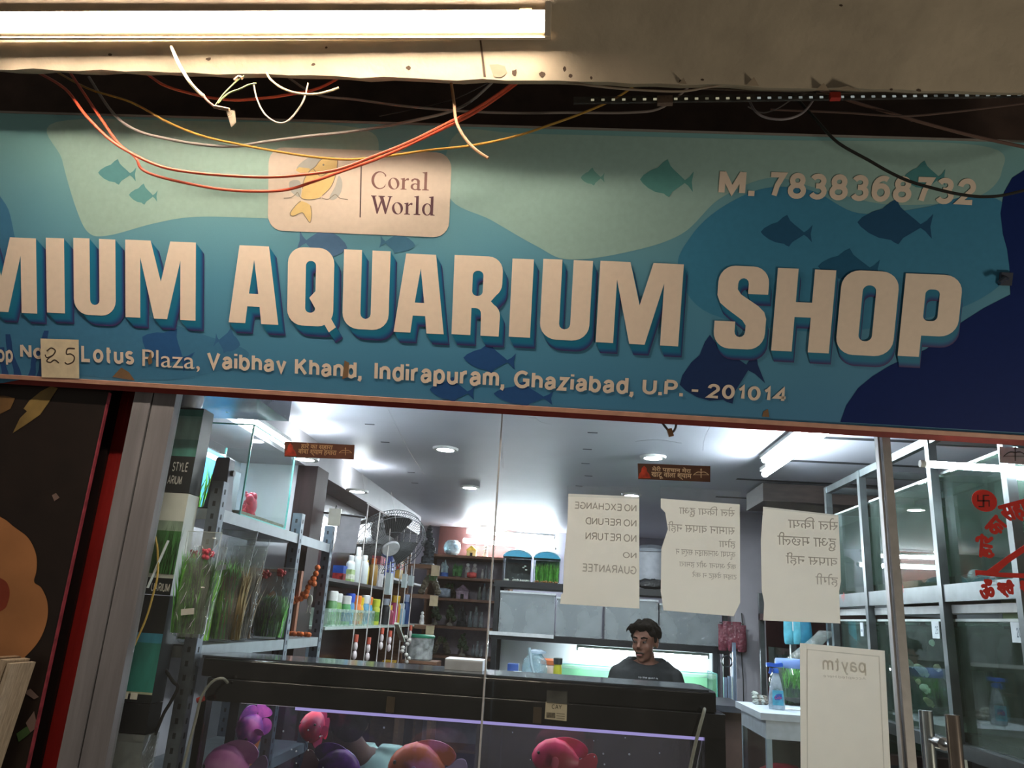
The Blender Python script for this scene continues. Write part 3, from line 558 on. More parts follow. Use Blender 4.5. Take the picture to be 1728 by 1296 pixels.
# faint scratches in the panes
m = MB()
for pts in (((1186, 760), (1190, 735), (1204, 712)), ((1262, 735), (1268, 712), (1276, 700)), ((900, 700), (912, 712), (930, 716)), ((870, 690), (885, 702), (905, 706)), ((1072, 745), (1110, 742), (1150, 748)), ((608, 775), (612, 800), (616, 830)), ((655, 690), (690, 760), (716, 800)), ((845, 745), (848, 760), (850, 790)), ((1150, 706), (1165, 712), (1180, 716)), ((660, 830), (664, 850), (668, 880))):
    m.tube([PY(p.x, p.y, -.0045) for p in curve_pts([Vector((a, b, 0)) for a, b in pts], 5)], .0005, 4)
m.build('scratch_marks', mat('c9ced4', .4), bpy.data.objects['window_2'])
# ------------------------------------------------------------------ paper notices taped inside the pane
def thin(c1, c2, k=.6):
    m = mat(c1, .7, ns=30, na=.06).copy(); m.name = 'thin_paper'; nt = m.node_tree; B = nt.nodes['Principled BSDF']; t = nt.nodes.new('ShaderNodeBsdfTranslucent'); t.inputs[0].default_value = lin(c2)
    x = nt.nodes.new('ShaderNodeMixShader'); x.inputs[0].default_value = k; nt.links.new(B.outputs[0], x.inputs[1]); nt.links.new(t.outputs[0], x.inputs[2]); nt.links.new(x.outputs[0], nt.nodes['Material Output'].inputs[0]); return m
pm = thin('f0e6da', 'f4efe8'); faint = thin('dad2c6', 'd6d2ca')
gi = thin('b8b1a8', 'b4ada4')
film = clear((.95, .97, .98), 1.0, .05, bump=.3, bs=40, name='plastic_film')
GI = (Vector((0, .0062, 0)), Vector((1, 0, 0)), Vector((0, 0, 1)), Vector((0, -1, 0)))
def gpi(px, py): return gp(px, py, .0062)
def ibox(x0, y0, x1, y1): a, b = gpi(x0, (y0 + y1) / 2), gpi(x1, (y0 + y1) / 2); c, d = gpi((x0 + x1) / 2, y1), gpi((x0 + x1) / 2, y0); return (a[0], c[1], b[0], d[1])
def notice(label, pts, flm, lines):
    o = tag(MB().poly(GI, [[gpi(*p) for p in pts]], 0, .0006).build('paper_notice', pm), label, 'paper', 'paper notices taped inside the window')
    MB().poly(GI, [[gpi(*p) for p in flm]], .0004).build('tape_film', film, o)
    for s, x0, y0, x1, y1, b in lines: put_text(MB(), s, GI, ibox(x1, y0, x0, y1), .0005, b).build('print_line', gi, o)
    return o
notice('paper notice with five faint lines of mirrored English words', [(959, 833), (1078.6, 838), (1079, 1027), (945, 1019), (947, 1003), (950, 1001), (952, 940), (957.6, 882)], [(957, 820), (1079, 822), (1079, 842), (957, 838)],
       [('NO EXCHANGE', 970, 848, 1074, 861, .0005), ('NO REFUND', 988, 875, 1074, 887, .0005), ('NO RETURN', 988, 900, 1074, 913, .0003), ('NO', 1051, 932, 1074, 942, .0002), ('GUARANTEE', 983, 952, 1074, 967, .0002)])
notice('paper notice with six mirrored Hindi lines, between the other two notices', [(1115, 841), (1248.5, 851), (1249, 1017), (1238, 1040), (1119.7, 1030), (1115, 998), (1116, 926), (1127, 893), (1122.6, 865), (1115, 857)], [(1114, 820), (1250, 830), (1249, 852), (1114, 842)],
       [('सेल िकया हुआ', 1146, 854, 1240, 874, 0), ('सामान वापस नहीं', 1127, 882, 1240, 902, 0), ('होगा', 1213, 909, 1241, 926, 0), ('कृपया आनलाइन सर्च न', 1140, 929, 1241, 942, 0), ('करे अपना और हमारा', 1146, 947, 1242, 960, 0), ('टाइम वेस्ट न करे', 1168, 965, 1243, 979, 0)])
notice('torn-edged paper notice with four large mirrored Hindi lines, closest to the steel post', [(1288, 855), (1414.7, 869), (1418, 940), (1419, 981), (1416, 998), (1418, 1052), (1288, 1047), (1289.7, 1018), (1285.5, 996), (1284, 912)], [(1295, 842), (1416, 858), (1415, 872), (1289, 858)],
       [('सेल िकया', 1330, 873, 1414, 893, 0), ('हुआ मछली', 1312, 900, 1411, 928, 0), ('वापस नहीं', 1326, 934, 1413, 956, 0), ('होगी', 1376, 968, 1414, 990, 0)])
o = tag(MB().poly(GI, [[gpi(*p) for p in ((1350, 1085), (1493, 1098), (1512, 1480), (1352, 1470))]], 0, .0006).build('payment_poster', pm), 'pale payment poster with faint mirrored lettering, low on the pane beside the steel post', 'poster')
m = MB()
b0 = [(1361, 1095), (1484, 1107), (1500, 1470), (1362, 1460)]
m.poly(GI, [[gpi(*p) for p in b0], [gpi(p[0] + (1.6 if i in (0, 3) else -1.6), p[1] + (1.6 if i < 2 else -1.6)) for i, p in enumerate(b0)]], .0005)
m.build('border_line', faint, o)
put_text(MB(), 'paytm', GI, ibox(1461, 1112, 1388, 1139), .0005, .0012).build('print_line', faint, o)
put_text(MB(), 'Accepted Here', GI, ibox(1461, 1140, 1389, 1146), .0005).build('print_line', faint, o)
# ------------------------------------------------------------------ brown devotional strips on the outside of the glass
GO = (Vector((0, -.0045, 0)), Vector((1, 0, 0)), Vector((0, 0, 1)), Vector((0, -1, 0)))
def gpo(px, py): return gp(px, py, -.0045)
def obox(x0, y0, x1, y1): a, b = gpo(x0, (y0 + y1) / 2), gpo(x1, (y0 + y1) / 2); c, d = gpo((x0 + x1) / 2, y1), gpo((x0 + x1) / 2, y0); return (a[0], c[1], b[0], d[1])
def bow(m, cx, cy, s, d):
    P = lambda x, y: gpo(cx + x * s, cy - y * s)
    for k in range(10):
        a, b = k / 10 * 2 - 1, (k + 1) / 10 * 2 - 1; f = lambda t: .35 * (1 - t * t) + .12 * abs(math.sin(t * 3.1)) - .2
        m.poly(GO, [[P(a, f(a)), P(b, f(b)), P(b, f(b) + .1), P(a, f(a) + .1)]], d)
    m.poly(GO, [[P(-1, -.12), P(1, -.12), P(1, -.07), P(-1, -.07)]], d); m.poly(GO, [[P(-.05, -.5), P(.05, -.5), P(.05, .5), P(.14, .5), P(0, .75), P(-.14, .5), P(-.05, .5)]], d)
def strip(label, pts, c, idol, lines, bx_, ink_):
    o = tag(MB().poly(GO, [[gpo(*p) for p in pts]], .0006, .0005).build('devotional_sticker', mat(c, .5, ns=25, na=.3)), label, 'sticker')
    for s, b in lines: put_text(MB(), s, GO, obox(*b), .0009, .0004).build('print_line', mat(ink_, .5), o)
    if idol:
        x, y = idol
        MB().poly(GO, [[gpo(x - 10, y + 10), gpo(x - 8, y + 2), gpo(x - 5, y - 1), gpo(x - 4, y - 7), gpo(x, y - 11), gpo(x + 4, y - 7), gpo(x + 5, y - 1), gpo(x + 8, y + 2), gpo(x + 11, y + 10)]], .0009).build('red_figure', mat('a83a25', .5, ns=60, na=.5), o)
    m = MB(); bow(m, *bx_, .0009); m.build('bow_emblem', mat(ink_ if c != '8d9196' else '2e3032', .5), o)
    return o
strip('brown strip with cream Hindi words, hung before the glowing tube at the window top', [(480, 745), (598.5, 751), (597, 775.5), (480.5, 770.6)], '5a3526', (490, 759), [('हारे का सहारा', (508, 748, 562, 759)), ('बाबा श्याम हमारा', (503, 759, 568, 770))], (583, 763, 11), 'b08e68')
strip('brown strip with cream Hindi words on the pane above the middle paper notice', [(1076, 782), (1198.6, 786.5), (1198.6, 813.5), (1077, 808.5)], '4a3024', (1087, 797), [('मेरी पहचान मेरा', (1100, 788, 1166, 798)), ('खाटू वाला श्याम', (1099, 798, 1167, 809))], (1183, 800, 13), 'c4ae90')
strip('grey square sticker with a black bow and arrow on the glass door', [(1686, 753.5), (1745, 758), (1745, 786), (1687, 781)], '8d9196', None, [], (1713, 768, 20), '2e3032')
# ------------------------------------------------------------------ red vinyl letters on the door
rd = mat('b8281f', .55, ns=40, na=.1)
rb = tag(MB().poly(GO, [[gpo(1661 + 21.5 * math.cos(a * math.pi / 16), 845 + (18.5 * math.sin(a * math.pi / 16)) + 3 * math.cos(a * math.pi / 16)) for a in range(32)]], .0007, .0006).build('round_decal', rd), 'round red vinyl decal with a dark crossed emblem, stuck on the glass door', 'decal')
m = MB(); P = lambda x, y: gpo(1660 + x, 845 + y)
for q in (((-2, -10), (1, -10), (1, 11), (-2, 11)), ((-11, -1), (10, -1), (10, 1.5), (-11, 1.5)), ((1, -10), (9, -10), (9, -8), (1, -8)), ((8, 1), (10, 1), (10, 10), (8, 10)), ((-9, 9), (-2, 9), (-2, 11), (-9, 11)), ((-11, -10), (-9, -10), (-9, 0), (-11, 0))): m.poly(GO, [[P(*t) for t in q]], .0010)
m.build('emblem', mat('4a1512', .6), rb)
def vinyl(label, s, cx, cy, w_, h, ang, bold=.003):
    c, s_ = math.cos(ang), math.sin(ang); u0, v0 = gpo(cx, cy); k = abs(gpo(cx + 50, cy)[0] - u0) / 50
    f = lambda a, b: (u0 + (a * c - b * s_), v0 + (a * s_ + b * c))
    return tag(put_text(MB(), s, GO, (-w_ * k / 2, -h * k / 2, w_ * k / 2, h * k / 2), .0008, bold, f).build('vinyl_lettering', rd), label, 'decal', 'red vinyl words on the glass door')
vinyl('red vinyl Hindi word lowest of the slanting ones below the round decal', 'हारे', 1662, 922, 42, 34, math.radians(80))
vinyl('short red vinyl Hindi word between the round decal and the lowest slanting one', 'का', 1681, 888, 34, 27, math.radians(48))
vinyl('long red vinyl Hindi word curving up towards the door edge beside the round decal', 'सहारा', 1722, 862, 70, 36, math.radians(18))
vinyl('red vinyl sacred syllable in the bottom row on the glass door', 'ॐ', 1665, 994, 26, 36, -.05)
vinyl('red vinyl Hindi word beside the sacred syllable in the bottom row', 'श्री', 1697, 993, 30, 32, -.05)
vinyl('red vinyl Hindi word cut by the door edge in the bottom row', 'श्याम', 1745, 996, 48, 30, -.05)
o = tag(MB().poly(GO, [[gpo(*p) for p in ((1645, 962), (1665, 963), (1700, 938), (1740, 912), (1740, 924), (1702, 950), (1684, 966), (1740, 968), (1740, 976), (1690, 974), (1652, 970), (1646, 972))]], .0008, .0006).build('arrow_decal', rd), 'red vinyl bow and arrow strokes over the bottom row of letters', 'decal')
# ================================================================== loose wires over the sign
def wire(name, label, c, r, pts, y=-.47, cat='cable', rough=.45, grp=None, n=6):
    P = curve_pts([PY(p[0], p[1], p[2] if len(p) > 2 else y) for p in pts], n)
    return tag(MB().tube(P, r, 8).build(name, mat(c, rough, ns=40, na=.08), None, True), label, cat, grp)
OG = 'c9553a'
wire('orange_cable', 'orange cable sagging across the logo plate, upper one of the orange pair', OG, .0042, [(60, 120, -.41), (110, 150, -.45), (145, 195), (185, 235), (228, 262), (275, 282), (325, 291), (380, 296), (450, 299), (510, 295), (570, 286), (630, 264), (690, 240), (755, 208), (800, 185), (850, 152), (890, 120, -.40)])
wire('orange_cable', 'orange cable sagging lowest over the sign, with a kink beside the logo plate', OG, .0040, [(110, 110, -.385), (150, 170, -.42), (175, 207, -.452), (200, 242, -.452), (228, 265, -.452), (238, 284, -.452), (262, 296, -.452), (310, 308, -.452), (370, 319, -.452), (430, 323, -.452), (485, 320, -.452), (530, 306, -.452), (580, 288, -.452), (640, 267, -.455), (700, 240, -.455), (765, 209, -.455), (805, 188, -.455), (860, 150, -.44), (900, 118, -.38)])
wire('orange_cable', 'short orange cable stretch in the dark gap behind the taped white wire', OG, .004, [(240, 118, -.42), (275, 143), (315, 156), (350, 164), (395, 169), (440, 166), (485, 160), (540, 148, -.44), (590, 120, -.42)], -.46)
wire('yellow_cable', 'mustard yellow cable looping from the dark gap across the logo plate', 'b08a3c', .0034, [(90, 118, -.36), (150, 150, -.395), (220, 172, -.41), (285, 207), (340, 229), (400, 243), (470, 256), (530, 265), (590, 269), (650, 264), (720, 254), (800, 245), (870, 230), (930, 210), (985, 190), (1040, 165, -.43), (1090, 130, -.40)], -.428)
wire('grey_cable', 'grey cable sagging over the sign top beside the pale water print', '8f8a86', .0042, [(150, 130, -.36), (190, 190, -.40), (230, 220), (285, 235), (340, 244), (395, 247), (450, 239), (520, 230), (600, 221), (690, 205), (780, 180, -.38), (840, 130, -.35)], -.415)
wire('grey_cable', 'long grey cable strung through the dark gap over the logo plate', '8d8480', .0036, [(470, 118, -.40), (530, 158), (600, 168), (690, 180), (790, 188), (880, 191), (960, 190), (1060, 190), (1120, 180), (1180, 130, -.40)], -.400)
wire('brown_stub_wire', 'brown cable stub hanging with a cut end over the logo plate corner', '9c7a5c', .0042, [(760, 130, -.5), (766, 172), (770, 205), (784, 232), (803, 253), (824, 267)], -.50)
ww = thing('taped_hanging_wire', 'white wire drooping from the batten lamp to a taped joint with green strands', 'cable', PY(370, 180, -.62))
MB().tube(curve_pts([PY(*p) for p in ((289, 78, -.627), (301, 106, -.622), (318, 135, -.63), (332, 152, -.62), (344, 162, -.62))], 6), .0042, 8).build('white_sheath', mat('e0d8b8', .4), ww, True)
MB().tube(curve_pts([PY(*p, -.62) for p in ((343, 161), (350, 170), (362, 180))], 5), .003, 8).build('brown_core', mat('a8705c', .5), ww, True)
MB().tube(curve_pts([PY(*p, -.62) for p in ((361, 180), (372, 182), (387, 185))], 4), [.0045] * 9, 8).build('tape_wrap', mat('9a8068', .5), ww, True)
a, b, c, d = (PY(*p, -.62) for p in ((381, 184), (396, 187), (398, 206), (390, 214))); m = MB(); m.add([a, b, c, d], [(0, 1, 2, 3)]); m.add([p + Vector((0, .002, 0)) for p in (a, b, c, d)], [(3, 2, 1, 0)])
m.build('loose_tape_end', clear((.9, .85, .75), 1, .35, (.7, .62, .5)), ww)
MB().tube(curve_pts([PY(*p, -.62) for p in ((363, 178), (378, 158), (398, 138), (412, 128))], 5), .0016, 6).build('wire_strand', mat('8fa06a', .5), ww, True)
MB().tube(curve_pts([PY(*p, -.62) for p in ((368, 174), (385, 158), (405, 150), (420, 143), (432, 141))], 5), .0018, 6).build('wire_strand', mat('9cb070', .5), ww, True)
MB().tube(curve_pts([PY(*p, -.62) for p in ((396, 136), (403, 130), (409, 132))], 3), .0045, 6).build('wire_nut', mat('8a7460', .5), ww, True)
wire('beige_wire', 'beige wire end looping below the soffit edge over the dark gap', 'b8a888', .003, [(446, 112, -.56), (455, 132), (475, 148), (500, 157), (530, 159), (555, 154), (572, 148)], -.575)
wire('thin_wire_loop', 'thin pale wire loop hanging in the dark gap above the logo plate', 'a8a094', .0022, [(428, 140, -.56), (433, 165), (445, 190), (463, 205), (480, 207), (495, 195), (512, 170), (520, 140, -.56)], -.55)
wire('thin_black_wire', 'thin black wire running slantwise behind the orange pair over the dark gap', '3a3230', .0018, [(640, 196), (700, 184), (770, 166), (850, 125)], -.382)
wire('black_cable', 'black cable hanging across the phone number to the sign end', '20221f', .0040, [(1330, 150, -.42), (1380, 205, -.43), (1404, 232, -.435), (1425, 248), (1465, 270), (1500, 290), (1535, 306), (1580, 319), (1620, 328), (1660, 332), (1700, 328), (1760, 310), (1830, 270)], -.44)
wire('brown_cable', 'dusky brown cable running down the dark gap toward the sign end', '6d564e', .0045, [(1380, 150, -.395), (1440, 172), (1500, 190), (1560, 208), (1640, 229), (1728, 248), (1800, 262)], -.402)
wire('brown_cable', 'thin brown cable crossing under the light strip near the sign end', '5a4842', .003, [(1300, 185), (1420, 190), (1520, 196), (1600, 190), (1700, 178), (1800, 165)], -.418)
wire('grey_wire_loop', 'thick grey wire loop drooping below the light strip', '7a757a', .0032, [(1262, 165, -.47), (1275, 188), (1295, 199), (1325, 201), (1352, 192), (1370, 172), (1378, 150, -.47)], -.49)
wire('grey_wire_loop', 'thin grey wire loop drooping inside the thicker one below the light strip', '6d6868', .002, [(1262, 180), (1285, 190), (1310, 184), (1340, 166), (1380, 150, -.455)], -.472)
wire('pale_wire', 'pale wire strung along the soffit edge above the light strip', '9d8f80', .0030, [(930, 132, -.52), (980, 142), (1040, 149), (1100, 153), (1152, 154), (1190, 148), (1225, 141), (1260, 120, -.50)], -.545)
wire('pale_wire', 'sagging pale wire behind the light strip beside the red tape', '8a7c72', .0024, [(1180, 150), (1250, 152), (1330, 154), (1400, 158), (1460, 155), (1520, 150), (1600, 140, -.455)], -.476)
wire('hanging_wire_tie', 'dark wire loop with a knot hanging from the sign bottom over the pane', '4a4a50', .0034, [(1108, 701, -.028), (1113, 707), (1124, 722), (1133, 730), (1140, 722), (1141, 710), (1140, 703, -.028)], -.03)
kn = bpy.data.objects['hanging_wire_tie']; MB().obox(PY(1131, 730, -.03), (1, .2, .3), (-.3, 0, 1), (0, -1, 0), .014, .022, .01).build('knot', mat('7d5a3c', .7), kn)
# LED strip along the gap
sp = thing('light_strip', 'clear plastic light strip with a row of small diodes in the dark gap', 'light strip', PY(1350, 165, -.5))
s0, s1 = PY(968, 170, -.50), PY(1800, 157, -.50); dx = (s1 - s0).normalized()
MB().obox((s0 + s1) / 2, dx, (0, .2, 1), (0, -1, .2), (s1 - s0).length, .022, .006).build('strip_casing', clear((.5, .45, .42), .9, .05, rough=.2, ior=1.3), sp)
MB().obox((s0 + s1) / 2 + Vector((0, .006, 0)), dx, (0, .2, 1), (0, -1, .2), (s1 - s0).length - .03, .012, .003).build('circuit_tape', mat('1d1815', .5), sp)
for k in range(44):
    px = 1000 + 17.55 * k; c = PY(px, 168.5 - 8.5 * k / 41, -.5045)
    MB().obox(c, dx, (0, .2, 1), (0, -1, .2), .0085, .006, .002).build('diode', glow((1, .93, .62) if k < 16 else (.85, .95, .9), random.choice((.3, .34, .2, .1)), 'diode_glow'), sp)
MB().obox(PY(1122, 170, -.508), dx, (0, .2, 1), (0, -1, .2), .04, .026, .012).build('tape_wrap', mat('6b5a50', .6, bump=.4), sp)
MB().obox(PY(1409, 163, -.512), dx, (0, .2, 1), (0, -1, .2), .026, .02, .012).build('red_tape_wrap', mat('a82c22', .5), sp)
# ================================================================== shop interior: lamps
TUBE = glow((.82, .92, 1.0), L_TUBE, 'cool_lamp_glow'); SPOT = glow((.9, .95, 1.0), L_SPOT, 'spot_glow')
whitep = mat('d8d8d6', .4); blackp = mat('1a1b1d', .35); chrome = steel
SPOT2 = glow((.9, .95, 1.0), 110, 'weak_spot_glow')
def downlight(px, py, z, label):
    c = PZ(px, py, z); t = thing('downlight', label, 'ceiling light', c, 'round downlights in the shop ceiling')
    MB().lathe((c.x, c.y, z - .012), [(.044, 0), (.062, .0), (.066, .011), (.044, .011)], 24, cap=False).build('trim_ring', whitep, t, True)
    MB().lathe((c.x, c.y, z - .010), [(.0, 0), (.043, 0), (.043, .004), (.0, .004)], 24, cap=False).build('lens', SPOT if z == HC else SPOT2, t)
downlight(752, 756, HC, 'glowing round downlight in the front ceiling row, beside the pane seal')
downlight(1102, 770, HC, 'glowing round downlight in the front ceiling row, above the brown strip by the middle notice')
downlight(793, 821, HC, 'glowing round downlight in the middle ceiling row, closest to the wall fan')
downlight(1066, 834, HC, 'glowing round downlight in the middle ceiling row, peeking over the English notice')
downlight(818, 888, HC, 'small round downlight in the last ceiling row before the ornament shelf')
downlight(1265, 903, HC, 'small round downlight in the last ceiling row, seen between two notices')
def tube(name, label, a, b, r=.013, house=None, up=(0, 0, 1)):
    a, b = Vector(a), Vector(b); ax = (b - a).normalized(); t = thing(name, label, 'tube light', (a + b) / 2)
    MB().tube([a, b], r, 12).build('lamp_tube', TUBE, t, True)
    for p, s in ((a, -1), (b, 1)): MB().tube([p + ax * s * .001, p + ax * s * .016], r * 1.1, 12).build('end_cap', whitep, t, True)
    if house: u = Vector(up); MB().obox((a + b) / 2 + u * house, ax, ax.cross(u).normalized(), u, (b - a).length + .03, .04, .018).build('housing', whitep, t)
    return t
tube('tube_light', 'bright white tube lamp fixed under the bulkhead beside the glass tank', PX(386, 690, -1.21), PX(484, 752, -1.21), .014, .02, (-.3, 0, 1))
tube('tube_light', 'bright tube lamp on the ceiling, first of the parallel pair beside the tank rack', PZ(1376, 712, 2.272), PZ(1291, 776, 2.272), .014, .016)
tube('tube_light', 'bright tube lamp on the ceiling, second of the parallel pair, closer to the tank rack', PZ(1402, 722, 2.225), PZ(1291, 800, 2.225), .014, .024)
tube('tube_light', 'bright white tube lamp high on the back wall over the ornament shelf', PY(784, 913, 5.15), PY(936, 924, 5.15), .017, .03, (0, .9, .3))
tube('tube_light', 'bright tube at the ceiling line above the one on the back wall', PY(790, 897, 5.1), PY(934, 908, 5.1), .016, .024)  # second glowing tube, just under the ceiling
tube('tube_light', 'bright glowing tube standing in for a reflection, level just behind the glass door', PY(1562, 783, .019), PY(1775, 796, .019), .0095)  # a reflection, built as a glowing tube
# ceiling slots, bulkhead
m = MB()
for px, py in ((593, 681), (624, 716), (650, 746), (694, 797), (700, 815), (1001, 696), (1000, 730), (991, 758), (988, 782), (993, 803), (977, 820), (855, 873), (830, 878), (760, 882)):
    c = PZ(px, py, HC); m.box((c.x - .022, c.y - .006, HC - .0015), (c.x + .022, c.y + .006, HC + .001))
m.build('slot_marks', mat('4b4c55', .7), bpy.data.objects['ceiling'])
m = MB()
for x0, x1, py in ((1385, 1470, 738), (1333, 1475, 777), (1243, 1322, 808), (1208, 1290, 838), (1180, 1260, 862)):
    a, b = PZ(x0, py, HC), PZ(x1 + 40, py + 3, HC); m.box((a.x, a.y - .018, HC - .002), (1.7, a.y + .018, HC + .001))
m.build('dark_groove', mat('33363b', .6), bpy.data.objects['ceiling'])
struct('trim_7', MB().box((X0, .5, 2.15), (-1.29, 4.6, HC)), mat('9a9698', .5, ns=6), 'grey bulkhead along the shop wall under the ceiling')
tag(MB().box((-1.5, .06, 2.13), (-1.02, .42, 2.29)).build('ceiling_box', mat('3b414d', .25, ns=5, na=.3)), 'dark glossy box at the ceiling over the product boxes', 'box')
downlight(515, 772, 2.15, 'glowing round downlight set in the grey bulkhead below the brown strip')
downlight(603, 827, 2.15, 'glowing round downlight set deeper in the grey bulkhead above the wall fan')
# dark glossy wall cladding, wardrobe style
struct('trim_8', MB().box((-1.325, 1.43, 0), (-1.225, 1.61, 2.15)), mat('2c2020', .55, spec=.2, ns=10, na=.3, stretch=(4, 4, .4)), 'dark wood column beside the slotted rack')
struct('wall_inner', MB().box((X0, 1.44, 0), (-1.326, 1.61, 2.15)), mat('c9cbd0', .6, ns=8), 'pale wall return behind the glass tank on the slotted rack')
struct('trim_9', MB().box((X0, 1.62, 0), (-1.46, 4.6, 2.15)), mat('38201e', .18, ns=8, na=.3, stretch=(4, 1, .6)), 'glossy dark red wood cladding behind the bottle shelves')
# ================================================================== slotted steel rack
RX = -1.10
rk = thing('slotted_rack', 'grey slotted steel rack holding plant bags beside the jamb', 'rack', (-1.3, .75, 0))
pm_ = mat('69727c', .4, .5, ns=30, na=.2); shf = mat('8a9094', .4, .4, ns=20, na=.12); hole = mat('22262b', .7)
for x, y in ((RX, .15), (RX, .93), (RX, 1.38), (-1.5, .15), (-1.5, .93), (-1.5, 1.38)):
    s = 1 if x > -1.2 else -1
    p = MB().box((x - .0015, y, 0), (x + .0015, y + .038, 1.86)).box((x - s * .038, y - .0015, 0), (x, y + .0015, 1.86)).build('post', pm_, rk)
    m = MB()
    for k in range(44):
        z = .1 + k * .04
        m.box((x + .0014, y + .014, z), (x + .0024, y + .022, z + .016)); m.box((x - s * .024, y - .0026, z), (x - s * .015, y - .0014, z + .016))
    m.build('slot_holes', hole, p)
for z in (1.775, 1.36, .92, .35):
    MB().box((-1.5, .155, z - .004), (RX - .002, 1.41, z)).box((RX - .004, .155, z - .038), (RX - .0018, 1.41, z)).box((-1.5, .155, z - .038), (RX - .002, .158, z)).build('shelf', shf, rk)
# ---- glass tank on the rack
gl_edge = mat('7fd0c8', .2, ns=60)
clr = clear((.96, .99, .985), .9, 0)
def aquarium(name, label, a, b, cat='fish tank', glassm=None, t=.004, group=None, edges=True):
    r = thing(name, label, cat, ((a[0] + b[0]) / 2, (a[1] + b[1]) / 2, a[2]), group)
    g = glassm or clr
    MB().box(a, (b[0], b[1], a[2] + t)).build('base', g, r)
    MB().box((a[0], a[1], a[2] + t), (b[0], a[1] + t, b[2])).build('front_pane', g, r); MB().box((a[0], b[1] - t, a[2] + t), (b[0], b[1], b[2])).build('back_pane', g, r)
    MB().box((a[0], a[1] + t, a[2] + t), (a[0] + t, b[1] - t, b[2])).build('side_pane', g, r); MB().box((b[0] - t, a[1] + t, a[2] + t), (b[0], b[1] - t, b[2])).build('side_pane', g, r)
    if edges:
        m = MB()
        for x in (a[0], b[0]):
            for y in (a[1], b[1]): m.box((x - t * .7, y - t * .7, a[2]), (x + t * .7, y + t * .7, b[2]))
        for z in (a[2] + .002, b[2]):
            m.box((a[0], a[1] - t * .6, z - t * .6), (b[0], a[1] + t * .6, z + t * .6)); m.box((b[0] - t * .6, a[1], z - t * .6), (b[0] + t * .6, b[1], z + t * .6))
        m.build('glass_edges', gl_edge, r)
    return r
def grass(m, c, n, h, spread, r=.0016, droop=.3, sy=1):
    for _ in range(n):
        x, y = random.uniform(-1, 1) * spread * .5, random.uniform(-1, 1) * spread * .5 * sy; a = random.uniform(0, 6.28); hh = h * random.uniform(.55, 1); d = droop * hh * random.uniform(.2, 1)
        b = Vector((c[0] + x, c[1] + y, c[2])); q = Vector((math.cos(a), math.sin(a) * sy, 0)); w_ = Vector((-q.y, q.x, 0)) * r
        p = [b, b + Vector((0, 0, hh * .55)) + q * d * .3, b + Vector((0, 0, hh)) + q * d]
        m.add([p[0] - w_, p[0] + w_, p[1] + w_ * 1.3, p[1] - w_ * 1.3, p[2]], [(0, 1, 2, 3), (3, 2, 4)])
    return m
green = mat('6cc048', .5, ns=50, na=.4); green2 = mat('8ad04a', .5, ns=50, na=.35); dgreen = mat('40683a', .6, ns=40, na=.4); pinkm = mat('d84a63', .5, ns=60, na=.3)
gravel = mat('b5ab98', .7, ns=120, na=.5, bump=.6, bs=140)
tk = aquarium('glass_tank', 'clear glass fish tank with pink coral and blue film, on top of the slotted rack', (-1.42, .37, 1.78), (-1.125, .82, 2.10))
MB().box((-1.416, .52, 1.80), (-1.412, .80, 2.06)).build('blue_film', mat('2f95cf', .4, ns=8), tk)
MB().box((-1.411, .53, 2.025), (-1.409, .79, 2.045)).build('white_strip', whitep, tk)
MB().box((-1.414, .376, 1.785), (-1.13, .814, 1.797)).build('gravel_bed', gravel, tk)
MB().box((-1.30, .60, 1.80), (-1.27, .66, 1.97)).build('grey_filter_pipe', mat('5d646b', .4), tk)
m = MB(); grass(m, (-1.33, .5, 1.797), 60, .2, .12, .003); m.build('green_weed', green, tk)
pcm = MB().ball((-1.17, .56, 1.835), (.022, .026, .036), 14, 9).ball((-1.165, .53, 1.855), (.014, .016, .02)).ball((-1.175, .59, 1.85), (.013, .016, .022)).ball((-1.165, .565, 1.87), (.012, .014, .016))
for k in range(44): pcm.ball((-1.168 - .02 * abs(math.sin(k)), .56 + .034 * math.cos(k * 2.1), 1.808 + .0017 * k), random.uniform(.004, .009), 7, 5)
pc = tag(pcm.build('pink_coral', pinkm, None, True), 'pink fluffy coral ornament inside the glass tank on the slotted rack', 'ornament')
# dark grey filter box on the rack post corner
fb = thing('filter_unit', 'tall tapered dark grey filter unit standing at the corner of the slotted rack', 'filter', (-1.145, .22, 1.775))
MB().rings([[Vector((-1.145 + i * w_ / 2, .235 + j * d / 2, z)) for i, j in ((-1, -1), (1, -1), (1, 1), (-1, 1))] for w_, d, z in ((.075, .06, 1.776), (.06, .05, 1.83), (.052, .045, 1.90), (.046, .04, 1.945), (.038, .034, 1.95))]).build('body', mat('565a66', .5), fb)
MB().tube([(-1.118, .235, 1.90), (-1.108, .235, 1.90)], .010, 10).build('knob', blackp, fb)
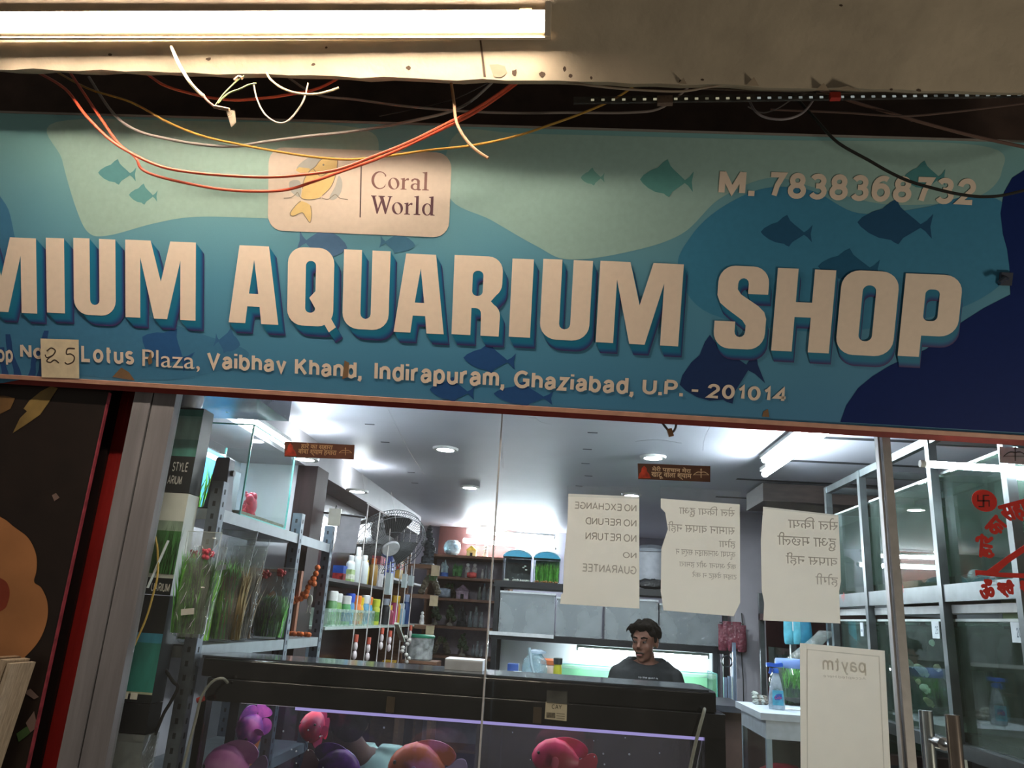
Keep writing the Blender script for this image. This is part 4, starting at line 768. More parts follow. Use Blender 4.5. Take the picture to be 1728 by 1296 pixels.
# ---- bags of plastic plants
bagfilm = clear((.95, .97, .97), 1.8, .14, (.75, .8, .8), bump=.8, bs=18, rough=.06, name='crinkled_film', hc=.8)
def pillow(m, c, w_, d, h, pinch=.35, lean=0, n=16, tilt=0):
    rings = []
    for i, (z, s, e) in enumerate(((0, .75, .8), (.04, .95, 1), (.3, 1, 1), (.6, .96, .8), (.8, .9, .5), (.92, .95, .22), (1, 1, .06))):
        rings.append([Vector((c[0] + lean * z + w_ / 2 * s * math.cos(2 * math.pi * k / n) * (1 + .04 * math.sin(3 * k + 5 * z)), c[1] + tilt * z + d / 2 * e * math.sin(2 * math.pi * k / n), c[2] + h * z)) for k in range(n)])
    return m.rings(rings)
def plant_bag(label, c, w_, d, h, cols, red=None, lean=0, tag_=None, fill=.78, n=170):
    t = thing('plant_bag', label, 'plant bag', c, 'film bags of plastic plants on the slotted rack')
    for k, cm in enumerate(cols):
        m = MB(); cx_ = c[0] + (k - (len(cols) - 1) / 2) * w_ * .28 + lean * .2
        for q in (0, .22, .42): grass(m, (cx_, c[1], c[2] + .01 + q * h), n // 2, h * (fill - q) * (1 - .1 * k), w_ * .66, .0042, .25, d / w_ * .7)
        m.build('plastic_plant', cm, t)
    pillow(MB(), c, w_, d, h, lean=lean).build('film_wrap', bagfilm, t, True)
    m = MB()
    for s in (-1, 1): m.tube([(c[0] + s * w_ / 2 * (.95 if z < .9 else 1.0) + lean * z, c[1] - d * .05, c[2] + h * z) for z in (.03, .3, .6, .9, 1.0)], .0011, 4)
    m.tube([(c[0] - w_ * .5 + lean, c[1], c[2] + h), (c[0] + w_ * .5 + lean, c[1], c[2] + h)], .0011, 4)
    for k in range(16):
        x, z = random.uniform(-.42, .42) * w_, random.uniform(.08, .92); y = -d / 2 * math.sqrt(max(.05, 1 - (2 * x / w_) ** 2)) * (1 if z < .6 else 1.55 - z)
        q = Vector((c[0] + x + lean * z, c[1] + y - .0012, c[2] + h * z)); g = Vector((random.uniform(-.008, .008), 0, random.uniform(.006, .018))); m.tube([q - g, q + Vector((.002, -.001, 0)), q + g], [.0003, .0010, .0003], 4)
    m.build('film_seam_glint', mat('d8e0e2', .15), t)  # pale seam tubes and crease streaks, painted highlights of the film
    if red:
        for rx_, rz in red:
            m = MB(); f0_ = Vector((c[0] + rx_, c[1] - d * .15, c[2] + rz))
            for k in range(15): m.ball(f0_ + Vector((.017 * math.cos(k * 2.4) * math.sqrt(k / 15), .009 * math.sin(k * 1.7), .014 * math.sin(k * 2.4) * math.sqrt(k / 15))), random.uniform(.004, .008), 7, 5)
            m.build('red_plastic_flower', pinkm if len(red) == 1 else mat('b83a3a', .5), t, True)
    if tag_: MB().obox((c[0] + tag_[0], c[1] - d * .56, c[2] + tag_[1]), (1, 0, .15), (-.15, 0, 1), (0, -1, 0), .038, .017, .001).build('price_label', mat('d5d5d2', .6), t)
    return t
ZS = 1.361
def on_shelf(px, py, y): p = PY(px, py, y); return p
p = PY(316, 1075, .034)
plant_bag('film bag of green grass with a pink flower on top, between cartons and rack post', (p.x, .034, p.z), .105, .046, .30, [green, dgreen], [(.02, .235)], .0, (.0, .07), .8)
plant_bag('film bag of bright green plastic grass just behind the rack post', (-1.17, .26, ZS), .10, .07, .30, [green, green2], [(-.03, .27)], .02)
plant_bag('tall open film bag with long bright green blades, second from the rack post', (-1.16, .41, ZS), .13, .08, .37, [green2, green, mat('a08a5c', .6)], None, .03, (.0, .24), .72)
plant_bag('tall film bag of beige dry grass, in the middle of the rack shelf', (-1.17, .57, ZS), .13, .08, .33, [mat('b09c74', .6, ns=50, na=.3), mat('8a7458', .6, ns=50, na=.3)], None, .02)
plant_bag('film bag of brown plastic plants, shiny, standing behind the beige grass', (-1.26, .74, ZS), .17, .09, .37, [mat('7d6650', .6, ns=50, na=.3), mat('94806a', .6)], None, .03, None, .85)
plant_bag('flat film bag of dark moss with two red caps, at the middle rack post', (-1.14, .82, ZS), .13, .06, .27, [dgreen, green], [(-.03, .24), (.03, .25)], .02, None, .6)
# ---- framed devotional picture with a garland
fr = thing('framed_picture', 'copper framed orange devotional picture standing on the rack shelf', 'picture', (-1.27, 1.30, ZS))
a, b = PY(484, 962, 1.3), PY(541, 1066, 1.3); x0, x1, z0, z1 = -1.42, -1.20, ZS + .001, ZS + .27
MB().box((x0, 1.295, z0), (x1, 1.31, z1)).build('print', mat('5d3a2c', .4, ns=14, na=.5), fr)
cop = mat('b8795a', .3, .6)
for a_, b_ in (((x0 - .012, 1.285, z0), (x0, 1.315, z1 + .012)), ((x1, 1.285, z0), (x1 + .012, 1.315, z1 + .012)), ((x0, 1.285, z1), (x1, 1.315, z1 + .012)), ((x0, 1.285, z0), (x1, 1.315, z0 + .012))): MB().box(a_, b_).build('frame_bar', cop, fr)
FP = (Vector((-1.31, 1.294, ZS + .09)), Vector((1, 0, 0)), Vector((0, 0, 1)), Vector((0, -1, 0)))
MB().poly(FP, [[(-.07, -.07), (-.05, 0), (-.03, .03), (-.02, .08), (0, .10), (.02, .08), (.03, .03), (.05, 0), (.07, -.07)]], .0005).build('orange_figure', mat('b0653a', .5, ns=40, na=.5), fr)
g = thing('marigold_garland', 'orange marigold garland draped over the copper framed picture', 'garland', (-1.27, 1.27, ZS + .12))
om = mat('d9651c', .6, ns=90, na=.4, bump=.5)
for px, py in ((536, 958), (533, 968), (529, 976), (524, 983), (530, 985), (520, 991), (518, 998), (511, 1003), (516, 1006), (508, 1010), (501, 1012), (493, 1008), (488, 1003), (495, 1015)):
    c = PY(px, py, 1.268); MB().ball(c, (.0135, .0135, .0135), 10, 7).build('marigold', om, g, True)
c = PY(523, 1013, 1.262)
o = thing('white_pendant', 'white leaf pendant hanging below the marigold garland', 'pendant', c)
MB().ball(c, (.013, .004, .024), 12, 8).build('leaf', mat('c4bfae', .5), o, True)
for k in (-1, 1): MB().tube([c + Vector((k * .004, 0, -.02)), c + Vector((k * .006, 0, -.05)), c + Vector((k * .012, 0, -.056))], .0016, 6).build('prong', mat('c4bfae', .4), o)
of = thing('orange_flower_heap', 'low heap of orange flowers at the foot of the copper frame', 'flowers', PY(503, 1064, 1.24))
for k in range(7): c = PY(486 + 6 * k, 1061 + (k % 2) * 3, 1.235); MB().ball((c.x, c.y + .006 * (k % 2), ZS + .012), (.014, .012, .011), 9, 6).build('flower_head', om, of, True)
# ---- product boxes stacked by the jamb
def product_box(label, z0, z1, cols, words, x0=-1.312, x1=None, y0=.062, y1=.135, grp='printed product boxes stacked beside the jamb'):
    x1 = x1 or PY(318, 836, y0).x
    t = thing('product_box', label, 'box', ((x0 + x1) / 2, (y0 + y1) / 2, z0), grp)
    MB().box((x0, y0, z0 + .001), (x1, y1, z1)).build('carton', mat(cols[0], .4, ns=10, na=.2), t)
    f = (Vector((x0, y0 - .0004, z0)), Vector((1, 0, 0)), Vector((0, 0, 1)), Vector((0, -1, 0))); W_, H_ = x1 - x0, z1 - z0
    for (a, b, c_) in cols[1:]:
        MB().poly(f, [[(0, a * H_), (W_, a * H_), (W_, b * H_), (0, b * H_)]], .0004 + .0002 * a).build('printed_band', mat(c_, .35, ns=16, na=.45, stretch=(1, 1, .35)), t)
    for s, u0, v0, u1, v1 in words: put_text(MB(), s, f, (u0 * W_, v0 * H_, u1 * W_, v1 * H_), .0012, wt=.17).build('box_lettering', mat('d8d8d4', .5), t)
    return t, f, W_, H_
t, f, W_, H_ = product_box('black printed carton with white lettering, topmost of the stack beside the jamb', 1.805, 2.075, ['1f2528', (.42, .98, '4f8f88'), (.62, .9, '86b5ad')], [('STYLE', .55, .24, .88, .35), ('ARIUM', .50, .09, .80, .20)])
t, f, W_, H_ = product_box('pale carton with a planted tank picture, second from the stack top beside the jamb', 1.50, 1.803, ['cfd5d2', (.0, .16, '20262a'), (.2, .62, '4b8a4c'), (.62, .72, '9fb8a8')], [('UARIUM', .58, .03, .96, .12)])
m = MB(); grass(m, (f[0].x + W_ * .72, f[0].y - .0025, 1.56), 60, .16, .08, .0014, .2, .02); 
m.build('printed_weed', dgreen, t)
t, f, W_, H_ = product_box('dark carton with a teal tank picture, third from the stack top', 1.20, 1.498, ['191d20', (.1, .55, '2f7f78'), (.55, .64, '3d8fae'), (.08, .2, 'a3a890')], [])
for k in (0, 1): MB().obox((-1.245 + .028 * k, .061, 1.218), (1, 0, 0), (0, 0, 1), (0, -1, 0), .02, .018, .002).build('reflection_patch', mat('e8e6dc', .5), t)  # two pale patches painted as reflections on the carton
t, f, W_, H_ = product_box('black plain carton low in the stack beside the jamb', 1.12, 1.199, ['17191c'], [])
t, f, W_, H_ = product_box('silvery film-wrapped carton lettered aquarium, low in the stack beside the jamb', .70, 1.118, ['6d7478', (.05, .95, '7d868c')], [('AQUARIUM', .55, .50, .95, .56)])
MB().box((f[0].x - .003, .058, .70), (f[0].x + W_ + .004, .139, 1.117)).build('film_wrap', bagfilm, t)
product_box('plain brown carton on the floor under the stack beside the jamb', .0, .698, ['6b5645'], [])
c = PY(322, 682, .08)
pv = thing('pvc_elbow', 'grey plastic pipe elbow sitting on the topmost carton beside the jamb', 'pipe', (c.x, .08, 2.076))
MB().lathe((c.x, .08, 2.076), [(.030, 0), (.036, .012), (.038, .035), (.034, .055), (.031, .058), (.031, .066), (.036, .07), (.036, .09), (.030, .096)], 20).build('body', mat('a9abb4', .35), pv, True)
MB().lathe((c.x, .08, 2.142), [(.0362, 0), (.0375, .006), (.0362, .012)], 20, cap=False).build('collar_ring', mat('8e909a', .35), pv, True)
wire('yellow_cable', 'yellow cable hanging inside the pane in front of the cartons beside the jamb', 'b59a4c', .003, [(262, 905, .02), (266, 930, .02), (266, 970, .02), (258, 1005, .02), (246, 1045, .02), (226, 1090, .02)], .02)
tag(MB().bar(PY(284, 912, .022), PY(249, 992, .022), .012, .002, (1, 0, .4)).build('white_plastic_strip', mat('cfd2d0', .5)), 'white plastic strip leaning on the cartons behind the yellow cable', 'strip')
# ================================================================== wall fan
def wall_fan(label, c, R=.215, yaw=0.0, tilt=0.45, wallx=-1.46):
    t = thing('wall_fan', label, 'fan', c)
    n = Vector((math.sin(yaw) * math.cos(tilt), -math.cos(yaw) * math.cos(tilt), -math.sin(tilt))); c = Vector(c); r = n.orthogonal().normalized(); e = n.cross(r)
    gm = mat('5d6064', .45, .3); P = lambda a, q, d: c + (r * math.cos(a) + e * math.sin(a)) * q + n * d
    cage = MB()
    for q, d in ((R, 0), (R * .98, .035), (R * .98, -.035), (R * .55, .055), (R * .55, -.055), (R * .28, .06)): cage.tube([P(2 * math.pi * k / 36, q, d) for k in range(37)], .0026 if q > R * .9 else .0016, 5, False)
    cage.build('cage_rings', gm, t, True)
    m = MB()
    for k in range(84):
        a = 2 * math.pi * k / 84; m.tube([P(a, R * .26, .06), P(a, R * .6, .055), P(a, R * .98, .033), P(a, R, 0), P(a, R * .98, -.033), P(a, R * .5, -.058), P(a, R * .2, -.06)], .0014, 4, False)
    m.build('cage_wires', gm, t, True)
    for k in range(3):
        m = MB(); a0 = k * 2.094
        g_ = [[P(a0 + .25 + .95 * j / 6, R * q, (.018 - .036 * j / 6) * (1 - .3 * q)) for j in range(7)] for q in (.2, .45, .7, .9)]
        vs = [p for q in g_ for p in q]; m.add(vs, [(i * 7 + j, i * 7 + j + 1, i * 7 + j + 8, i * 7 + j + 7) for i in range(3) for j in range(6)]); m.add([p - n * .002 for p in vs], [(i * 7 + j + 7, i * 7 + j + 8, i * 7 + j + 1, i * 7 + j) for i in range(3) for j in range(6)])
        m.build('blade', mat('3f4042', .5), t, True)
    MB().lathe(c, [(.0, .068), (.055, .068), (.06, .060), (.06, .05)], 24, n).build('badge', mat('c9cbd0', .35), t, True)
    MB().lathe(c, [(.045, -.055), (.075, -.06), (.085, -.09), (.075, -.15), (.04, -.17)], 22, n).build('motor_housing', mat('d6d9dd', .35), t, True)
    w_ = Vector((wallx, c.y + .25, c.z + .12)); MB().tube([c - n * .15, c - n * .17 + Vector((0, .05, .06)), w_], .014, 10).obox(w_, (0, 1, 0), (0, 0, 1), (1, 0, 0), .08, .14, .02).build('wall_bracket', mat('b9bbbf', .4), t)
    return t
f0 = PY(655, 915, 2.75); wall_fan('pale grey wall fan tilted down over the bottle shelves', (f0.x, f0.y, f0.z), .245, .72, .78)
f1 = PY(1192, 862, 4.3); wall_fan('grey wall fan near the back, partly behind the two Hindi notices', (f1.x, f1.y, f1.z), .20, -.3, .85, 2.04)
# ================================================================== bottle shelving on the wood cladding
ub = tag(MB().box((-1.458, 1.63, 1.618), (-1.17, 3.0, 1.634)).build('dark_wall_shelf', mat('2b2222', .4)), 'dark wooden wall shelf carrying white bottles under the wall fan', 'shelf')
ub2 = tag(MB().box((-1.458, 3.05, 1.70), (-1.19, 4.5, 1.715)).build('white_wall_shelf', mat('c9cbd0', .4)), 'white edged wall shelf continuing behind the hanging rods', 'shelf')
lb_ = tag(MB().box((-1.458, 1.63, 1.385), (-1.15, 4.5, 1.399)).build('glass_wall_shelf', mat('a9b5b0', .3)), 'pale wall shelf carrying the basket of capped bottles', 'shelf')
lc_ = tag(MB().box((-1.458, 1.63, 1.02), (-1.17, 4.5, 1.035)).build('low_wall_shelf', mat('5d4a44', .4)), 'brown wall shelf below the basket shelf', 'shelf')
def bottle(label, x, y, z, h, r, body, cap, grp, caph=.25, neck=.6, lab=None):
    t = thing('bottle', label, 'bottle', (x, y, z), grp)
    hb = h * (1 - caph); MB().lathe((x, y, z + .0005), [(r * .92, 0), (r, .004), (r, hb * .82), (r * .9, hb * .92), (r * neck, hb)], 16).build('body', mat(body, .4), t, True)
    MB().lathe((x, y, z + hb), [(r * neck * 1.15, 0), (r * neck * 1.2, h * caph * .9), (r * neck, h * caph)], 14).build('cap', mat(cap, .4), t, True)
    if lab: MB().lathe((x, y, z + hb * .2), [(r * 1.012, 0), (r * 1.012, hb * .5)], 16, cap=False).build('printed_label', mat(lab, .5, ns=70, na=.5), t, True)
    return t
bd = [('5f8f5a', 'd9dad6', '8fb58a', 'white cap and pale green label, first in the basket from the rack'), ('6a9a44', 'd9dad6', '4d7a3a', 'white cap and leaf green body, second in the basket from the rack'), ('55a060', 'dcdcd8', '3a6a90', 'white cap and mixed green label, third in the basket from the rack'), ('4a86b8', '2c55c0', '7ab0d0', 'royal blue cap in the basket'), ('d8762c', 'e07820', 'c89a50', 'orange cap and orange body in the basket'),
      ('e0b030', 'e2c020', 'd08a20', 'yellow cap and yellow body in the basket'), ('5a9ac0', 'd9dce0', '4078a8', 'white cap and blue body in the basket'), ('4a9ac8', 'e07a28', '3a80b0', 'orange cap and blue body in the basket'), ('b8c040', 'c8d040', '5a8a30', 'lime cap at the far end of the basket')]
for k, (b_, c_, l_, s) in enumerate(bd):
    px = (556, 568, 580, 590, 598, 606, 612, 621, 631)[k]; q = PX(px, 1050, -1.205); bottle('bottle with a ' + s, -1.205 - .012 * (k % 2), q.y, 1.3995, .175 - .008 * (k % 3), .030, b_, c_, 'capped bottles in the wall shelf basket', .28, .8, l_)
y0, y1 = PX(552, 1050, -1.16).y, PX(630, 1050, -1.16).y
bk = thing('shelf_basket', 'see-through greenish basket holding capped bottles on the pale wall shelf', 'basket', (-1.2, (y0 + y1) / 2, 1.3995))
m = MB()
for k in range(int((y1 - y0) / .03)): y = y0 + k * .03; m.box((-1.163, y, 1.402), (-1.160, y + .008, 1.475))
m.box((-1.165, y0, 1.470), (-1.158, y1, 1.486)).box((-1.165, y0, 1.400), (-1.158, y1, 1.408)).box((-1.26, y0 - .004, 1.400), (-1.158, y0, 1.486)).box((-1.26, y1, 1.400), (-1.158, y1 + .004, 1.486))
m.build('slatted_side', clear((.80, .93, .86), .8, .35, (.72, .85, .78)), bk)
for k, (px, h, b_, c_, s) in enumerate(((648, .17, '2a2a2e', 'b9c0d0', 'dark bottle with a grey cap past the basket'), (654, .13, '8a3a4a', 'd0b040', 'maroon bottle with a mustard cap past the basket'), (662, .2, 'c8507a', 'd8a830', 'pink bottle with a mustard cap past the basket'), (666, .2, 'd0a030', 'd8b030', 'mustard bottle standing beside the pink one'), (675, .15, '9ab8d0', 'd5dce6', 'pale blue bottle near the shelf end'), (682, .22, '2c4a80', '8a98b8', 'tall navy bottle at the shelf end'))):
    q = PX(px, 1055, -1.22); bottle(s, -1.22, q.y, 1.3995, h, .032, b_, c_, 'bottles past the basket on the pale wall shelf')
for k, (px, h, r, b_, c_, s) in enumerate(((590, .15, .026, 'd5dcdc', 'e2e4e4', 'white bottle, first of the white cluster under the fan'), (596, .19, .028, 'd2d8da', 'e2e4e4', 'taller white bottle in the middle of the white cluster under the fan'), (601, .21, .024, 'dfe3e4', 'e8e8e8', 'tallest white bottle of the cluster under the fan'), (608, .17, .026, 'cfd6d8', 'dfe2e2', 'white bottle with a grey tint, last of the cluster under the fan'), (616, .15, .024, 'b8a030', 'c8a828', 'mustard bottle beside the white cluster'), (624, .17, .03, '8a6a34', 'c06030', 'brown jar with an orange lid beside the white cluster'))):
    q = PX(px, 968, -1.23); bottle(s, -1.23 + .02 * (k % 2), q.y, 1.6345, h, r, b_, c_, 'bottles on the dark wall shelf', .2, .5)
def carton(name, label, a, b, c, cat='box', grp=None, band=None):
    t = thing(name, label, cat, ((a[0] + b[0]) / 2, (a[1] + b[1]) / 2, min(a[2], b[2])), grp)
    MB().box(a, b).build('carton', mat(c, .5, ns=25, na=.3), t)
    if band: x0, x1 = min(a[0], b[0]), max(a[0], b[0]); y0 = min(a[1], b[1]); z0, z1 = min(a[2], b[2]), max(a[2], b[2]); MB().box((x0 + .002, y0 - .0012, z0 + (z1 - z0) * band[0]), (x1 + .0012, max(a[1], b[1]) - .002, z0 + (z1 - z0) * band[1])).build('printed_band', mat(band[2], .5, ns=60, na=.5), t)
    return t
q = PX(590, 962, -1.2); carton('small_box', 'green and white small box in front of the white bottles', (-1.21, q.y - .03, 1.635), (-1.18, q.y + .05, 1.70), '9db878', band=(.2, .6, 'd5dcc8'))
q = PX(578, 962, -1.25); carton('small_box', 'bright blue box lid beside the white bottles', (-1.30, q.y - .02, 1.635), (-1.24, q.y + .06, 1.72), '2850a8', band=(0, .5, 'b83a3a'))
q = PX(644, 950, -1.2); carton('small_box', 'white package with a red top under the fan', (-1.26, q.y - .04, 1.635), (-1.20, q.y + .1, 1.83), 'd5d0d2', band=(.72, 1.0, 'd02a50'))
q = PX(662, 950, -1.2); carton('small_box', 'blue upright box behind the hanging rods', (-1.28, q.y, 1.7155), (-1.20, q.y + .12, 1.87), '3f58b0', band=(.3, .5, '8a9ad0'))
q = PX(676, 950, -1.2); carton('small_box', 'mustard box behind the hanging rods', (-1.28, q.y, 1.7155), (-1.20, q.y + .12, 1.85), 'b08a3c', band=(.5, .8, '9a3a2a'))
q = PX(612, 1118, -1.25); carton('small_box', 'magenta pack on the brown low wall shelf', (-1.27, q.y - .05, 1.036), (-1.19, q.y + .1, 1.13), 'c0286c')
q = PX(634, 1112, -1.25); carton('small_box', 'pink pack on the brown low wall shelf', (-1.27, q.y - .02, 1.036), (-1.19, q.y + .12, 1.15), 'd02a78')
q = PX(651, 1112, -1.25); carton('small_box', 'yellow pack on the brown low wall shelf', (-1.27, q.y - .02, 1.036), (-1.19, q.y + .1, 1.15), 'c8a030')
cl = thing('hanging_calendar', 'white calendar sheet hanging beside the dark wood column', 'calendar', (-1.3, 1.60, 1.68))
a, b = PY(572, 868, 1.615), PY(610, 935, 1.615)
MB().add([(a.x, 1.612, a.z), (b.x - .02, 1.612, a.z - .01), (b.x - .03, 1.605, b.z), (a.x + .0, 1.605, b.z)], [(0, 3, 2, 1)]).build('sheet', mat('8f8c92', .6), cl)
MB().tube([(-1.47, 1.64, a.z + .01), (a.x - .02, 1.61, a.z + .002), (b.x, 1.61, a.z - .008)], .005, 8).build('top_bar', blackp, cl)
c = PY(565, 872, 1.61); MBx = thing('switch_box', 'white wall switch box beside the dark wood column', 'switch', (c.x, 1.6, c.z)); MB().box((c.x - .03, 1.60, c.z - .045), (c.x + .03, 1.6185, c.z + .04)).build('box', mat('a09c90', .5), MBx); MB().tube([(c.x, 1.61, c.z + .04), (c.x + .003, 1.61, c.z + .058)], .004, 6).build('cable_stub', blackp, MBx)
# hanging rods with packets
rods = thing('hook_rods', 'set of thin white hanging rods in front of the wood cladding', 'hook rack', (-1.12, 2.8, 1.0))
rod_depths = []
for px in (600, 622, 643, 657, 668, 679, 691):
    q = PX(px, 1040, -1.12); rod_depths.append(q.y); MB().tube([(-1.12, q.y, .98), (-1.12, q.y, 2.06)], .0035, 6).build('rod', mat('c9c4c0', .4), rods, True)
MB().box((-1.123, rod_depths[0] - .04, 2.056), (-1.117, rod_depths[-1] + .04, 2.066)).build('top_rail', mat('6d6664', .5), rods)
for k, (i, z) in enumerate(((0, 1.27), (1, 1.25), (2, 1.30), (3, 1.28), (6, 1.31))):
    y = rod_depths[i]; t = thing('white_peg', 'white beaded packet with a coral red top, %s of the hanging row' % ('first', 'second', 'third', 'fourth', 'last')[k], 'packet', (-1.105, y, z), 'white beaded packets hung on the rods')
    MB().ball((-1.102, y, z + .03), (.012, .016, .026)).ball((-1.102, y, z - .015), (.013, .018, .024)).build('beads', mat('cfc4c6', .4), t, True); MB().tube([(-1.102, y, z + .052), (-1.102, y, z + .09)], .011, 8).build('red_top', mat('b8503c', .5), t, True)
for k, (px, py, w_, h) in enumerate(((652, 985, .07, .13), (679, 980, .05, .09), (690, 980, .07, .07))):
    q = PX(px, py, -1.10); t = thing('hanging_pump', '%s small pump box hung on the rods under the dark shelf end' % ('large grey', 'narrow grey', 'tilted grey')[k], 'pump', q, 'grey pump boxes hung on the rods')
    MB().box((q.x, q.y - w_ / 2, q.z - h / 2), (q.x + .03, q.y + w_ / 2, q.z + h / 2)).build('case', mat('8f999a', .4), t); MB().tube([(q.x + .015, q.y, q.z + h / 2), (q.x + .012, q.y, q.z + h / 2 + .07)], .004, 6).build('hanger', mat('a0a4a6', .4), t)
sh_ = thing('shell_chain', 'chain of white shells hanging at the last rods', 'shell chain', PX(688, 1105, -1.09))
for k in range(9): q = PX(684 + 6 * math.sin(k * 1.3), 1075 + 6 * k, -1.085); MB().ball(q, (.016, .022, .014), 9, 6).build('shell', mat('c9c7c0', .5, ns=60, na=.3), sh_, True)
q = PX(673, 1070, -1.09); tag(MB().bar(PX(669, 1052, -1.09), PX(680, 1082, -1.09), .03, .012).build('pale_sachet', mat('b8c4b4', .5)), 'pale green sachet hanging slantwise among the rods', 'sachet')
for k, (px, py, cz, cc, lb) in enumerate(((560, 1015, .16, 'a85a50', 'red and white printed sheet on the cladding above the basket'), (548, 1105, .2, '5a8ab8', 'blue printed pack on the cladding under the basket shelf'))):
    q = PX(px, py, -1.33); carton('printed_pack', lb, (-1.36, 1.63, q.z - .1), (-1.31, 1.69, q.z + .09), ('9a8a88', '6f9ab0')[k], 'pack', band=(.1, .45, cc))
tag(MB().bar((-1.30, 1.78, 1.036), (-1.26, 1.72, 1.36), .05, .02).build('white_panel_strip', mat('a9b4c0', .4)), 'pale upright strip panel beside the cladding under the basket shelf', 'panel')
# ================================================================== ornament shelf at the back
wd = mat('7d5a46', .5, ns=12, na=.3, stretch=(1, 1, 6)); SX0, SX1, SY0, SY1 = -1.22, -.50, 4.86, 5.25
us = thing('ornament_shelf', 'brown wooden shelf unit full of tank ornaments at the back wall', 'shelf unit', (-.86, 5.05, 0))
MB().box((SX0 - .02, SY0, 0), (SX0, SY1, 2.02)).build('side_panel', wd, us); MB().box((SX1, SY0, 0), (SX1 + .02, SY1, 2.02)).build('side_panel', wd, us); MB().box((SX0, SY1 - .01, 0), (SX1, SY1, 2.02)).build('back_panel', mat('b5abb6', .5), us)
SZ = (2.008, 1.814, 1.629, 1.391, 1.143)
for z in SZ + (.8, .4): MB().box((SX0, SY0, z - .022), (SX1, SY1 - .01, z)).build('shelf', wd, us)
MB().box((SX0, SY1 - .006, 2.02), (SX1 + .02, SY1 + .02, HC)).build('red_backboard', mat('5b3532', .5), us)
fs_ = thing('corner_stand', 'narrow brown wooden stand with price cards beside the ornament shelf', 'stand', (-1.25, 4.1, 0))
MB().box((-1.42, 4.02, 0), (-1.235, 4.06, 2.0)).build('side_panel', wd, fs_)
for k, (z, px, py, w_, h) in enumerate(((1.86, 736, 953, 16, 16), (1.63, 733, 1008, 16, 15), (1.40, 726, 1064, 12, 20))):
    MB().box((-1.25, 4.0, z - .03), (-1.02, 4.2, z)).build('shelf', wd, fs_); q = PY(px, py, 3.995)
    MB().box((q.x - .035, 3.994, z - .085), (q.x + .03, 3.998, z - .004)).build('price_card', mat('c9b594', .6), fs_)
rockm = mat('4a463f', .8, ns=30, na=.5, bump=.8, bs=40); rock2 = mat('6d675e', .8, ns=30, na=.4, bump=.8, bs=40)
def lump(m, c, r, n=12, seed=0):
    o = len(m.v); m.ball(c, r, n, 9); rr = random.Random(seed)
    for i in range(o, len(m.v)): m.v[i] = Vector(c) + (m.v[i] - Vector(c)) * rr.uniform(.78, 1.18)
    return m
def paler(c): return tuple(min(1, int(c[k:k + 2], 16) / 255 * 1.35 + .08) for k in (0, 2, 4))
